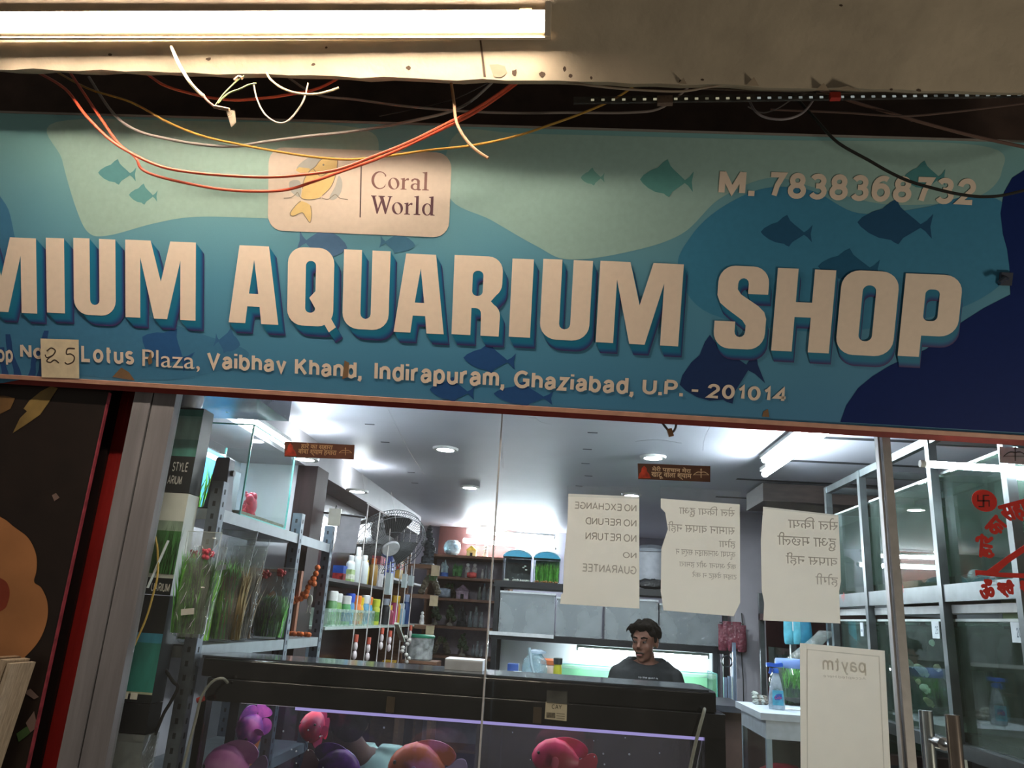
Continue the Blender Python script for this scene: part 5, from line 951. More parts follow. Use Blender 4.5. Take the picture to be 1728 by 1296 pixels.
def ornament(kind, label, px, z, y, s, col=None, col2=None):
    x = PY(px, 1000, y).x; c = Vector((x, y, z + .001)); t = thing('tank_ornament', label, 'ornament', c, 'tank ornaments on the back shelves'); REST[0] = z + .001; A = mat(paler(col or '4a463f'), .75, ns=30, na=.5, bump=.6, bs=40); B_ = mat(paler(col2 or '6d675e'), .7, ns=30, na=.4)
    if kind == 'castle':
        MB().lathe(c, [(.055 * s, 0), (.05 * s, .02 * s), (.048 * s, .05 * s)], 10).build('rock_base', A, t)
        for k, (dx, h, r) in enumerate(((-.028, .14, .018), (.022, .11, .02), (0, .17, .014))): MB().lathe(c + Vector((dx * s, .005 * k, .04 * s)), [(r * s, 0), (r * s, h * s * .6), (r * 1.25 * s, h * s * .62), (r * 1.25 * s, h * s * .7), (0.001, h * s)], 9).build('tower', B_, t, True)
    elif kind == 'arch':
        P = [c + Vector((-.06 * s + .12 * s * i / 10, 0, (.02 + .10 * math.sin(math.pi * i / 10)) * s)) for i in range(11)]; m = MB()
        for i, p in enumerate(P): lump(m, p, .026 * s, 8, i + int(px))
        m.build('rock_arch', A, t); m = MB(); grass(m, c + Vector((.01 * s, -.01, .1 * s)), 30, .06 * s, .08 * s, .003); m.build('moss', dgreen, t)
    elif kind == 'bush':
        MB().lathe(c, [(.04 * s, 0), (.045 * s, .012 * s), (.03 * s, .02 * s)], 10).build('rock_base', B_, t); m = MB(); grass(m, c + Vector((0, 0, .015 * s)), 130, .15 * s, .09 * s, .004, .5); m.build('weed', A, t)
    elif kind == 'tree':
        MB().lathe(c, [(.04 * s, 0), (.03 * s, .02 * s), (.012 * s, .03 * s), (.010 * s, .1 * s)], 9).build('trunk', B_, t)
        m = MB()
        for k in range(9): lump(m, c + Vector((.035 * s * math.cos(k * 2.4) * (1 - k / 12), .03 * s * math.sin(k * 2.4), (.07 + .016 * k) * s)), .026 * s * (1.15 - k / 14), 7, k + int(px))
        m.build('foliage', A, t)
    elif kind == 'house':
        MB().box(c + Vector((-.045 * s, -.03 * s, 0)), c + Vector((.045 * s, .03 * s, .06 * s))).build('wall', B_, t)
        a = [c + Vector(((-.055, .055)[i] * s, y_ * s, .058 * s)) for y_ in (-.038, .038) for i in (0, 1)] + [c + Vector((0, y_ * s, .105 * s)) for y_ in (-.038, .038)]
        MB().add(a, [(0, 1, 4), (3, 2, 5), (0, 4, 5, 2), (1, 3, 5, 4), (0, 2, 3, 1)]).build('roof', A, t); MB().box(c + Vector((-.012 * s, -.032 * s, 0)), c + Vector((.012 * s, -.0302 * s, .035 * s))).build('doorway', blackp, t)
    elif kind == 'barrel':
        o = MB(); o.lathe(c + Vector((-.07 * s, 0, .042 * s)), [(.034 * s, 0), (.041 * s, .04 * s), (.043 * s, .07 * s), (.041 * s, .10 * s), (.034 * s, .14 * s)], 16, (1, 0, 0)).build('barrel', A, t, True); MB().lathe(c + Vector((-.045 * s, 0, .042 * s)), [(.0425 * s, 0), (.044 * s, .006), (.0425 * s, .012)], 16, (1, 0, 0), cap=False).build('hoop', B_, t)
    elif kind == 'figure':
        MB().lathe(c, [(.022 * s, 0), (.026 * s, .02 * s), (.018 * s, .06 * s), (.022 * s, .08 * s), (.010 * s, .095 * s)], 12).build('robe', A, t, True); MB().ball(c + Vector((0, 0, .108 * s)), .016 * s, 10, 7).build('head', B_, t, True)
    elif kind == 'statue':
        m = MB()
        for k, (dx, zz, r) in enumerate(((0, .04, .06), (.01, .11, .055), (0, .18, .05), (.02, .23, .035), (-.01, .29, .04), (.0, .34, .03), (.045, .15, .03), (-.05, .2, .025))): lump(m, c + Vector((dx * s, 0, zz * s)), r * s, 9, k)
        m.build('figure', A, t); MB().lathe(c, [(.075 * s, 0), (.07 * s, .015 * s)], 12).build('plinth', B_, t)
    elif kind == 'bowl':
        MB().lathe(c, [(.03 * s, 0), (.06 * s, .02 * s), (.072 * s, .06 * s), (.06 * s, .10 * s), (.04 * s, .12 * s)], 18).build('glass_bowl', clear((.7, .85, .9), 1, .3, (.6, .75, .8)), t, True); MB().lathe(c, [(.02 * s, .004), (.045 * s, .02 * s), (.05 * s, .04 * s), (.0, .05 * s)], 12).build('filling', A, t, True)
    elif kind == 'jars':
        for k in range(3): MB().lathe(c + Vector(((k - 1) * .034 * s, 0, 0)), [(.013 * s, 0), (.015 * s, .01 * s), (.013 * s, (.05 + .03 * (k == 1)) * s), (.007 * s, (.07 + .03 * (k == 1)) * s), (.008 * s, (.09 + .03 * (k == 1)) * s)], 10).build('vial', clear((.8, .88, .9), 1, .25) if k != 0 else A, t, True)
    REST[0] = None; return t
ys = 5.0
for a in (('statue', 'tall dark rock statue with a white sparkle side, on the corner stand top', 716, 1.86, 4.1, .85, '23282c', '4b5056'),
          ('arch', 'mossy dark rock arch on the middle board of the corner stand', 725, 1.63, 4.1, 1.1, '3a352a'), ('figure', 'pale shell heap figure on the lowest board of the corner stand', 716, 1.40, 4.1, .8, 'c9bfae', 'd8cdb8'),
          ('bowl', 'glassy striped fan-shaped bowl ornament on the shelf top', 757, 2.009, ys, 1.15, '5a5a60'), ('house', 'small orange and cream house ornament on the shelf top under the tube', 791, 2.009, ys, .95, 'd8953c', 'd8b070'), ('figure', 'white figure ornament on the shelf top beside the orange house', 815, 2.009, ys, .9, 'd8d8da', 'e0e0e0'),
          ('castle', 'blue castle ornament on the second board', 747, 1.815, ys, .76, '3a5aa8', '8aa0d8'), ('bush', 'green weed ornament on the second board beside the blue castle', 769, 1.815, ys, .8, '4a7a48'), ('figure', 'white statue figure on the second board, closest to the weed', 786, 1.815, ys, 1.1, 'a9a49c', 'b8b2a8'), ('figure', 'white statue figure on the second board beside its twin', 798, 1.815, ys, 1.1, '9f9a94', 'b0aaa2'), ('barrel', 'low red barrel ornament on the second board', 794, 1.815, 4.9, .6, 'b03a34', '7a2a28'), ('jars', 'pale little bottle ornaments at the end of the second board', 818, 1.815, ys, 1.0, 'b8b0a0'),
          ('arch', 'dark driftwood arch on the third board', 757, 1.63, 5.1, .95, '3f3a30'), ('barrel', 'blue grey half barrel ornament on the third board', 747, 1.63, 4.92, 1.0, '6d7884', '4a525c'), ('house', 'purple grey hut ornament on the third board', 781, 1.63, ys, 1.2, '6a5a66', '8a7a86'), ('jars', 'glassy bottle ornaments on the third board', 817, 1.63, ys, 1.25, '5a5f58'),
          ('tree', 'small dark tree ornament on the fourth board', 738, 1.392, ys, .9, '33402f'), ('tree', 'large dark tree ornament on the fourth board', 763, 1.392, ys, .9, '3a4632'), ('castle', 'black rock castle on the fourth board', 783, 1.392, ys, .9, '26282a', '2c2e30'), ('jars', 'sparkling glass vials on the fourth board', 806, 1.392, ys, 1.5, '5a6468'),
          ('arch', 'stony arch with moss on the lowest seen board', 752, 1.144, ys, 1.05, '4f4b40'), ('tree', 'dark green fir ornament on the lowest seen board', 787, 1.144, ys, .92, '2f3f2c'), ('jars', 'grey glass vials on the lowest seen board', 812, 1.144, ys, 1.1, '5a6064')): ornament(*a)
jr = thing('lidded_tub', 'cloudy plastic tub with a green lid beside the ornament shelf', 'tub', (PY(708, 1110, 3.88).x, 3.88, 1.15))
x = PY(708, 1110, 3.88).x; MB().lathe((x, 3.88, 1.15), [(.085, 0), (.095, .01), (.10, .15), (.098, .16)], 20).build('tub', clear((.85, .88, .88), 1, .5, (.7, .74, .74)), jr, True); MB().lathe((x, 3.88, 1.311), [(.104, 0), (.106, .015), (.095, .022)], 20).build('lid', mat('2f8a6a', .45), jr, True)
tag(MB().box((x - .12, 3.76, 1.128), (x + .15, 3.995, 1.149)).box((x - .12, 3.76, 0), (x - .09, 3.995, 1.13)).box((x + .12, 3.76, 0), (x + .15, 3.995, 1.13)).build('tub_stand', wd), 'brown wooden stand carrying the green-lidded tub', 'stand')
# ================================================================== back: black shelf with film-wrapped tanks
bs_ = thing('black_shelf_rack', 'black metal shelf rack carrying blue-topped tanks and film-wrapped tanks', 'rack', (.3, 3.65, 0))
bm = mat('17191c', .4)
BX0, BX1, BY0, BY1 = -.50, 1.14, 3.42, 3.85
for z in (1.748, 1.392, .88): MB().box((BX0, BY0, z - .045), (BX1, BY1, z - .001)).build('shelf', bm, bs_)
for x in (BX0 + .01, BX1 - .04):
    for y in (BY0 + .002, BY1 - .04): MB().box((x, y, 0), (x + .035, y + .035, 1.74)).build('post', bm, bs_)
MB().box((BX0 - .01, BY0 - .012, 1.375), (BX0 + .44, BY0 - .001, 1.399)).build('white_lip', mat('c9cdd0', .4), bs_)
wrapf = clear((.82, .86, .88), 1.0, .32, (.62, .68, .70), bump=1.0, bs=9, rough=.10, name='dusty_film', hc=.3, hs=5)
for k, (x0, x1, lb) in enumerate(((-.450, -.06, 'film-wrapped glass tank on the black rack, first from the ornament shelf'), (-.05, .27, 'film-wrapped glass tank on the black rack, second from the ornament shelf'), (.29, .66, 'film-wrapped glass tank on the black rack, straight over the seated man'), (.67, 1.09, 'film-wrapped glass tank on the black rack, at the end by the pilaster'))):
    t = thing('wrapped_tank', lb, 'fish tank', ((x0 + x1) / 2, 3.6, 1.392), 'film-wrapped tanks on the black rack'); z1 = 1.392 + .285 - .02 * (k % 2)
    MB().box((x0 + .012, 3.45, 1.397), (x1 - .012, 3.78, z1 - .01)).build('glass_body', mat('6a747a', .3, ns=6, na=.25), t)
    MB().box((x0, 3.435, 1.393), (x1, 3.80, z1)).build('film_wrap', wrapf, t)
    MB().box((x0 - .002, 3.432, z1 - .012), (x1 + .002, 3.804, z1 + .001)).build('film_fold', mat('b9c0c4', .4, bump=.4), t)
for k, (a, b, lb, c) in enumerate(((847, 896, 'small blue-topped tank with black backing, first on the black rack', '23282c'), (899, 945, 'small blue-topped tank full of green weed, second on the black rack', '4d7a3f'))):
    x0, x1 = PY(a, 970, 3.48).x, PY(b, 970, 3.48).x
    t = aquarium('hooded_tank', lb, (x0, 3.48, 1.749), (x1, 3.70, 1.925), group='blue-topped tanks on the black rack', edges=False)
    MB().box((x0 + .008, 3.688, 1.755), (x1 - .008, 3.693, 1.92)).build('backing_sheet', mat(c, .5, ns=30, na=.5), t)
    m = MB()
    for i in range(30): m.ball((random.uniform(x0 + .015, x1 - .015), random.uniform(3.49, 3.56), 1.758), random.uniform(.005, .010), 7, 5)
    m.build('pebbles', mat('cfcdc4', .6) if k == 0 else mat('a8743c', .6, ns=60, na=.5), t)
    if k: m = MB(); grass(m, ((x0 + x1) / 2, 3.58, 1.758), 260, .15, .16, .004, .3, .6); m.build('weed', green, t)
    else:
        for q in ((.62, .10), (.72, .085), (.68, .11)): MB().ball((x0 + (x1 - x0) * q[0] + .02, 3.52, 1.75 + q[1]), (.009, .004, .005), 8, 6).build('white_fish', whitep, t, True)
    P = [(x0 + (x1 - x0) * i / 12, 1.925 + .045 * math.sin(math.pi * i / 12) ** .6) for i in range(13)]
    MB().rings([[Vector((x, y, z)) for x, z in P + [(x1, 1.922), (x0, 1.922)]] for y in (3.476, 3.704)]).build('arched_hood', mat('3c9fc4', .35), t)
    MB().tube([(x, 3.474, z) for x, z in P], .004, 6).build('hood_rim', mat('b9dbe4', .4), t)
q = PY(1100, 1000, 3.55); bk_ = thing('white_bucket', 'rounded pale bucket on the black rack, between the first two paper notices', 'bucket', (q.x, 3.6, 1.749))
MB().lathe((q.x, 3.6, 1.749), [(.10, 0), (.115, .02), (.125, .15), (.128, .26), (.12, .265)], 24).build('body', mat('a9aeb6', .4), bk_, True)
MB().lathe((q.x, 3.6, 2.014), [(.131, 0), (.131, .02), (.08, .05), (.0, .06)], 24).build('lid', mat('8b929c', .4), bk_, True)
tag(lump(MB(), (q.x - .02, 3.445, 1.785), (.11, .022, .035), 14, 5).build('black_bag', mat('1d2024', .45, bump=.6), None, True), 'crumpled black bag lying before the pale bucket on the black rack', 'bag')
# planted tank glowing behind the man
PT0, PT1 = (-.02, 3.45, .89), (1.06, 3.80, 1.215)
pt = aquarium('planted_tank', 'long planted aquarium glowing behind the man in black', PT0, PT1)
MB().box((PT0[0] + .006, PT0[1] + .006, .897), (PT1[0] - .006, PT1[1] - .006, .925)).build('gravel_bed', gravel, pt)
m = MB()
for k in range(9): grass(m, (PT0[0] + .1 + .11 * k, 3.60, .925), 60, .14, .20, .005, .3, .9)
m.build('green_weed', green2, pt); m = MB()
for k in range(8): grass(m, (PT0[0] + .12 + .12 * k, 3.70, .925), 60, .14, .24, .006, .25, .5)
m.build('tall_weed', green, pt)
MB().box((PT0[0] + .006, 3.785, .93), (PT1[0] - .006, 3.79, 1.20)).build('backing_sheet', mat('9cc8a8', .5, ns=6, na=.2), pt)
MB().box((PT0[0] + .006, PT0[1] + .006, 1.185), (PT1[0] - .006, 3.78, 1.186)).build('water_surface', clear((.85, .97, .9), 1, .1, (.6, .8, .7), bump=.2), pt)
MB().ball((.05, 3.52, 1.0), (.02, .008, .014)).ball((.075, 3.52, 1.0), (.012, .003, .012)).build('orange_fish', mat('c8582a', .5), pt, True)
struct('trim_10', MB().box((-.50, 3.86, .8), (1.16, 3.88, 1.36)), mat('d2d6da', .5, ns=4, na=.05), 'pale backing board behind the planted tank')
tube('tube_light', 'bright tube lamp under the black rack over the planted tank', (.12, 3.60, 1.315), (1.02, 3.60, 1.315), .011, .016)
# ================================================================== counter with clutter
cz = 1.14
ct = thing('service_counter', 'dark counter in front of the man, carrying bottles and boxes', 'counter', (.3, 2.3, 0))
MB().box((-.45, 2.0, cz - .03), (.95, 2.5, cz)).build('worktop', mat('3b3f46', .35), ct); MB().box((-.42, 2.05, 0), (.92, 2.45, cz - .03)).build('body', mat('4b3a34', .5), ct)
def at_c(px, y=2.2): return PY(px, 1130, y).x
x0, x1 = at_c(858), at_c(866); carton('small_box', 'navy upright box on the counter, beside the glowing white one', (at_c(857), 2.15, cz), (at_c(875), 2.25, cz + .12), '22407e')
t = carton('lit_box', 'glowing white tissue box on the counter beside the navy box', (at_c(863), 2.08, cz), (at_c(886), 2.14, cz + .085), 'e6eef5')
MB().box((at_c(868), 2.09, cz + .0855), (at_c(882), 2.13, cz + .087)).build('glow_slot', glow((.75, .9, 1), 5, 'slot_glow'), t)  # slot made to glow, standing in for bluish lamp light
gj = thing('glass_jar', 'round glass jar with a clip lid and red-brown base on the counter', 'jar', (at_c(902), 2.2, cz))
MB().lathe((at_c(902), 2.2, cz), [(.062, 0), (.066, .01), (.066, .055)], 20).build('brown_base', mat('5a3034', .4), gj, True)
MB().lathe((at_c(902), 2.2, cz + .056), [(.066, 0), (.070, .05), (.062, .09), (.04, .115), (.04, .125)], 20, cap=False).build('glass_body', clear((.75, .9, .95), 1.2, .25, (.6, .78, .85)), gj, True)
MB().lathe((at_c(906), 2.2, cz + .181), [(.045, 0), (.047, .012), (.03, .02), (.0, .022)], 20).build('lid', clear((.8, .92, 1), 1.2, .4, (.8, .9, 1)), gj, True); MB().tube([(at_c(892), 2.12, cz + .21), (at_c(898), 2.115, cz + .12), (at_c(908), 2.12, cz + .01)], .008, 8).build('clip_handle', mat('8fa4ae', .4), gj)
carton('small_box', 'pale blue glossy box on the counter behind the glass jar', (at_c(920), 2.15, cz), (at_c(934), 2.25, cz + .075), 'a9cdea')
oj = thing('lidded_jar', 'pale jar with an orange lid standing on the counter', 'jar', (at_c(926), 2.32, cz)); xx = PY(927, 1110, 2.36).x
MB().lathe((xx, 2.36, cz), [(.045, 0), (.048, .01), (.048, .11), (.042, .12)], 18).build('body', mat('b9a596', .4), oj, True); MB().lathe((xx, 2.36, cz + .1205), [(.049, 0), (.050, .022), (.04, .03)], 18).build('orange_lid', mat('c0693f', .4), oj, True)
bottle('tall olive yellow bottle with a black cap on the counter', at_c(941), 2.2, cz, .165, .023, 'a8a52c', '2a3030', None, .2, .9)
mon = thing('folded_tablet', 'black flat tablet lying tilted on the counter before the man', 'tablet', (.62, 2.2, cz)); a, b = PY(1120, 1150, 2.2), PY(1172, 1152, 2.2)
MB().box((a.x, 2.12, cz + .001), (b.x, 2.30, cz + .02)).build('slab', mat('202226', .35), mon); MB().add([(a.x + .02, 2.13, cz + .02), (b.x, 2.13, cz + .02), (b.x - .005, 2.26, cz + .052), (a.x + .03, 2.26, cz + .052), (a.x + .02, 2.27, cz + .02), (b.x, 2.27, cz + .02)], [(0, 1, 2, 3), (3, 2, 5, 4), (1, 5, 2), (0, 3, 4), (0, 4, 5, 1)]).build('raised_screen', mat('2b2e33', .3), mon)
# ================================================================== pilaster, cables and strips at the back
struct('trim_11', MB().box((1.16, 3.3, 0), (1.36, 3.5, HC)), mat('b4b2ba', .6, ns=6), 'pale pilaster beside the black rack')
tag(MB().tube([(1.20, 3.29, 1.62), (1.21, 3.285, 1.5), (1.19, 3.29, 1.42), (1.20, 3.285, 1.2), (1.2, 3.29, 1.02)], .004, 6).build('black_cable', mat('26282b', .5)), 'thin black cable running down the pale pilaster', 'cable')
q = PY(1226, 1116, 3.28); tag(MB().tube([(q.x + .035 * math.cos(a * .5), 3.285 - .0006 * a, q.z + .035 * math.sin(a * .5)) for a in range(40)], .0045, 6).build('cable_coil', mat('30343a', .5)), 'dark cable coil hanging on the pale pilaster', 'cable')
for k, (px, z1) in enumerate(((1224, 1.21), (1230, 1.22), (1237, 1.43))):
    q = PY(px, 1150, 3.2); tag(MB().box((q.x - .010, 3.2 - .03 * k, .001), (q.x + .010, 3.22 - .03 * k, z1)).build('aluminium_profile', mat('a9bcd8', .3, .6)), '%s aluminium profile leaning upright before the pale pilaster' % ('short', 'second short', 'tall')[k], 'profile', 'aluminium profiles before the pilaster')
q = PY(1236, 1078, 3.25); t = thing('hanging_packet', 'crinkled red film packets hanging on the pale pilaster', 'packet', q); m = MB()
for k in range(5): pillow(m, (q.x - .06 + .03 * k, 3.27 - .008 * k, q.z - .08 + .02 * (k % 2)), .06, .02, .17, n=10)
m.build('film_packet', mat('7a3f4c', .25, ns=30, na=.4, bump=.9, bs=40), t, True); MB().tube([(q.x - .08, 3.27, q.z + .10), (q.x + .08, 3.27, q.z + .10)], .004, 6).build('peg_bar', chrome, t)
# blue lit tank and brown cabinet between the notices
q0, q1 = PY(1251, 1028, 3.9), PY(1285, 955, 3.9)
t = aquarium('blue_tank', 'tall narrow blue-lit tank seen between two notices', (q0.x, 3.9, q0.z), (q1.x + .1, 4.15, q1.z), edges=False)
MB().box((q0.x + .01, 4.13, q0.z + .01), (q1.x + .09, 4.135, q1.z - .01)).build('blue_backing', mat('2f6fd0', .4), t); MB().box((q0.x + .05, 4.05, q0.z + .02), (q0.x + .075, 4.06, q1.z - .06)).build('blue_lamp', glow((.45, .72, 1), 4, 'blue_lamp_glow'), t)
cab = thing('brown_cabinet', 'dark red-brown cabinet under the blue-lit tank', 'cabinet', (1.45, 4.0, 0)); MB().box((q0.x - .05, 3.86, 0), (2.0, 4.25, q0.z - .001)).build('body', mat('4f2a2c', .4, ns=10, na=.3), cab); MB().box((q0.x - .02, 3.852, .3), (q0.x + .3, 3.86, q0.z - .04)).build('door', mat('5a3032', .35), cab)
# brown ceiling box on the right
q0 = PY(1288, 845, 2.05); tag(MB().box((q0.x, 2.05, q0.z), (q0.x + .80, 2.45, 2.288)).build('ceiling_cabinet', mat('3f332f', .5, ns=10, na=.3, stretch=(1, 1, 5))), 'brown wooden cabinet fixed high at the ceiling beyond the tank rack', 'cabinet')
# ================================================================== steel tank rack on the right
TX = 1.278
tr = thing('steel_tank_rack', 'stainless steel rack with two tiers of dark fish tanks behind the door', 'rack', (1.5, .8, 0))
st = mat('6e7476', .32, .85, ns=14, na=.2); st2 = mat('787e80', .35, .8, ns=14, na=.2)
TYS = (.045, .505, 1.165, 1.605)
for y in TYS:
    MB().box((TX - .03, y - .014, 0), (TX - .002, y + .014, 2.2)).build('post', st, tr); MB().box((TX + .50, y - .014, 0), (TX + .528, y + .014, 2.2)).build('post', st, tr)
for z, h in ((2.2, .03), (1.69, .055), (1.205, .04), (.6, .03)):
    MB().box((TX - .026, .06, z - h), (TX - .004, 1.592, z)).build('rail', st, tr); MB().box((TX + .504, .06, z - h), (TX + .526, 1.592, z)).build('rail', st2, tr)
    for y in TYS: MB().box((TX - .002, y - .012, z - .03), (TX + .50, y + .012, z)).build('cross_bar', st2, tr)
    if z in (1.69, 1.205): MB().box((TX - .002, .06, z - .004), (TX + .50, 1.592, z + .0)).build('deck', mat('50565a', .5), tr)
MB().box((TX - .004, .07, 1.600), (TX + .03, 1.59, 1.626)).build('lamp_strip', mat('c9ced0', .4), tr)
glassd = clear((.74, .84, .79), 1.05, .04, (.3, .42, .36), ior=1.5, rough=.015, name='greenish_tank_glass')
dkin = mat('1b2421', .6, ns=5, na=.5)
lbls = (('upper', 'bay nearest the door'), ('upper', 'middle bay'), ('upper', 'bay closest to the white counter'))
tanks = []
for tier, z0, z1 in ((0, 1.691, 2.06), (1, 1.206, 1.575)):
    for k in range(3):
        y0, y1 = TYS[k] + .018, TYS[k + 1] - .018
        t = thing('rack_tank', '%s dark fish tank of the steel rack, %s' % (('upper', 'lower')[tier], ('in the bay beside the door', 'in the middle bay', 'in the bay beside the white counter')[k]), 'fish tank', (TX + .25, (y0 + y1) / 2, z0), 'dark tanks in the steel rack'); tanks.append(t)
        MB().box((TX + .004, y0, z0 + .001), (TX + .010, y1, z1)).build('front_pane', glassd, t)
        MB().box((TX + .010, y0, z0 + .001), (TX + .48, y0 + .006, z1)).build('side_pane', glassd, t); MB().box((TX + .010, y1 - .006, z0 + .001), (TX + .48, y1, z1)).build('side_pane', glassd, t)
        MB().box((TX + .474, y0 + .006, z0 + .001), (TX + .48, y1 - .006, z1)).build('back_sheet', dkin, t)
        MB().box((TX + .012, y0 + .007, z0 + .002), (TX + .47, y1 - .007, z0 + .03)).build('gravel_bed', mat('3f3d36', .8, ns=90, na=.6, bump=.5), t)
        MB().box((TX + .002, y0, z1), (TX + .03, y1, z1 + .008)).build('rim', mat('b9c4c2', .35), t)
        if tier:
            MB().box((TX + .011, y0 + .007, z1 - .035), (TX + .46, y1 - .007, z1 - .033)).build('water_surface', clear((.8, .9, .86), 1, .25, (.5, .62, .56), bump=.4, bs=40), t)
            m = MB()
            for i in range(26): yy = y0 + .035 + (y1 - y0 - .07) * random.random(); lump(m, (TX + .02 + .01 * random.random(), yy, z1 - .006), (.010, .03, .006), 7, i)
            m.build('foam_line', mat('9fb0a8', .6), t)
# white label cards on the lower tanks
for k, (px, py, w_) in enumerate(((1455, 1062, .03), (1580, 1063, .055), (1718, 1067, .06))):
    q = PX(px, py, TX + .002); t = tag(MB().box((TX - .0005, q.y - w_ / 2, q.z - .028), (TX + .0035, q.y + w_ / 2, q.z + .028)).build('label_card', mat('c6d0d6', .5)), 'white label card stuck on the lower tank %s' % ('beside the white counter', 'in the middle bay', 'beside the door')[k], 'card', 'white cards on the lower tanks')
    TF = (Vector((TX - .0005, q.y, q.z)), Vector((0, -1, 0)), Vector((0, 0, 1)), Vector((-1, 0, 0)))
    put_text(MB(), '25' if k == 1 else '20', TF, (-.004, -.014, .020, .012), .0004).build('card_number', mat('5a6a78', .6), t) if k else None
    if k == 0: MB().poly(TF, [[(-.01, -.01), (.01, -.01), (.01, .0), (-.01, .0)]], .0004).build('card_mark', mat('8a98a4', .6), t)
for k, (px, py) in enumerate(((1423, 1008), (1521, 995))):
    q = PX(px, py, TX - .027); TF = (Vector((TX - .027, q.y, q.z)), Vector((0, -1, 0)), Vector((0, 0, 1)), Vector((-1, 0, 0)))
    t = tag(put_text(MB(), 'श्री', TF, (-.022, -.02, .022, .02), .0006).build('rail_mark', mat('b03028', .5)), 'small red sacred word on the middle rail of the steel rack, %s' % ('half behind the notice', 'beside the steel post')[k], 'decal', 'red words on the middle rail')
q = PX(1675, 975, TX - .027); TF = (Vector((TX - .027, q.y, q.z)), Vector((0, -1, 0)), Vector((0, 0, 1)), Vector((-1, 0, 0)))
m = MB(); m.poly(TF, [rrect(-.02, -.022, .02, .022, .004), rrect(-.017, -.019, .017, .019, .003)], .0005)
for k in range(3): m.poly(TF, [[(-.013, -.012 + .011 * k), (.013, -.012 + .011 * k), (.013, -.006 + .011 * k), (-.013, -.006 + .011 * k)]], .0005)
tag(m.build('rail_sticker', mat('3a4044', .5)), 'small grey printed sticker on the middle rail near the red vinyl words', 'sticker')
# little fish of the middle lower tank
fishc = mat('c9cfc0', .45, ns=60, na=.2)
def swim(name, label, c, L, H, T, face, cols, grp=None, pitch=0.0, fins=True, eye=True, tailc=None):
    """side-on fish: one body with fins, eyes as parts; face = heading angle about z (0 looks towards +x)"""
    t = thing(name, label, 'fish', c, grp); c = Vector(c); R = Matrix.Rotation(face, 3, 'Z') @ Matrix.Rotation(-pitch, 3, 'Y')
    prof = [(.5, .02, .02), (.47, .16, .2), (.40, .30, .42), (.28, .42, .5), (.1, .5, .5), (-.1, .46, .42), (-.26, .32, .28), (-.36, .17, .14), (-.40, .13, .08)]
    m = MB(); n = 14
    m.rings([[c + R @ Vector((x * L * .86 + .04 * L, T * b * math.cos(2 * math.pi * k / n), H * a * math.sin(2 * math.pi * k / n) + H * .06 * (1 - x * x * 4))) for k in range(n)] for x, a, b in prof])
    ex, ez, ey = R @ Vector((1, 0, 0)), R @ Vector((0, 0, 1)), R @ Vector((0, 1, 0))
    def fin(mm, pts, th=.003): mm.poly((c, ex, ez, -ey), [[(q.x * L, q.y * H) for q in curve_pts([Vector((a, b, 0)) for a, b in pts], 4, True)]], th / 2, th)
    if fins: fin(m, [(.24, .36), (.12, .54), (-.06, .62), (-.24, .60), (-.38, .50), (-.44, .34), (-.36, .16), (-.16, .22), (.06, .34)]); fin(m, [(.06, -.34), (-.06, -.54), (-.22, -.60), (-.36, -.50), (-.40, -.32), (-.32, -.14), (-.14, -.22)])
    m.build('body', cols, t, 50)
    tl_ = MB(); fin(tl_, [(-.27, .05), (-.36, .16), (-.46, .30), (-.56, .32), (-.61, .18), (-.60, 0), (-.61, -.18), (-.56, -.32), (-.46, -.30), (-.36, -.16), (-.27, -.05)]); tl_.build('tail_fin', tailc or cols, t)
    if eye:
        for s in (-1, 1): MB().ball(c + R @ Vector((.36 * L, s * T * .36, H * .12)), max(.003, H * .05), 10, 7).build('eye', mat('141018', .2), t, True)
        for s in (-1, 1):
            sf = MB(); a_, b_ = ex * -.6 + ey * s * .8, ez; sf.poly((c + R @ Vector((.14 * L, s * T * .44, -.04 * H)), a_.normalized(), b_, (a_.cross(b_)).normalized()), [[(q.x * L, q.y * H) for q in curve_pts([Vector((u_, v_, 0)) for u_, v_ in ((-.02, .03), (.08, .16), (.18, .12), (.20, -.04), (.12, -.20), (.0, -.06))], 4, True)]], .0006, .0012); sf.build('side_fin', tailc or cols, t)
    return t
for k, (px, py, L, an, lb) in enumerate(((1572, 1085, .05, 0, 'pale fish just under the white card of the middle lower tank'), (1533, 1118, .05, 2.6, 'small pale fish near the steel post, under the tank water line'), (1553, 1130, .07, 2.2, 'slim pale fish slanting down in the middle lower tank'), (1581, 1127, .055, .2, 'tan fish beside the rack post in the middle lower tank'), (1560, 1162, .07, .5, 'largest white fish of the middle lower tank'), (1526, 1157, .05, .5, 'tan fish low beside the steel post'), (1549, 1150, .045, 0, 'small tan fish just above the largest white one'), (1566, 1184, .05, 2.4, 'pale yellowish fish above the inner door bar'))):
    q = PX(px, py, TX + .035); L *= .78; swim('white_fish', lb, q, L, L * .5, L * .24, math.pi / 2 + an * .4, mat('c9cfc0' if k != 7 else 'b8b078', .45, ns=60, na=.2) if k not in (3, 5, 6) else mat('a58f78', .45), 'pale fish in the middle lower tank', an * .3, eye=False)
# green perforated crate on the lower tank
gx = PX(1712, 1032, TX + .06); t = thing('green_crate', 'pale green perforated plastic crate lying on the lower tank beside the door', 'crate', (TX + .1, gx.y, 1.585))
MB().box((TX + .035, .095, 1.586), (TX + .20, PX(1694, 1030, TX + .04).y, 1.655)).build('shell', mat('a8bd8e', .5), t)
m = MB()
for i in range(4):
    for j in range(3): m.box((TX + .033, .10 + .012 * i, 1.60 + .016 * j), (TX + .0352, .104 + .012 * i, 1.607 + .016 * j))
m.build('holes', mat('3c4a3a', .6), t)
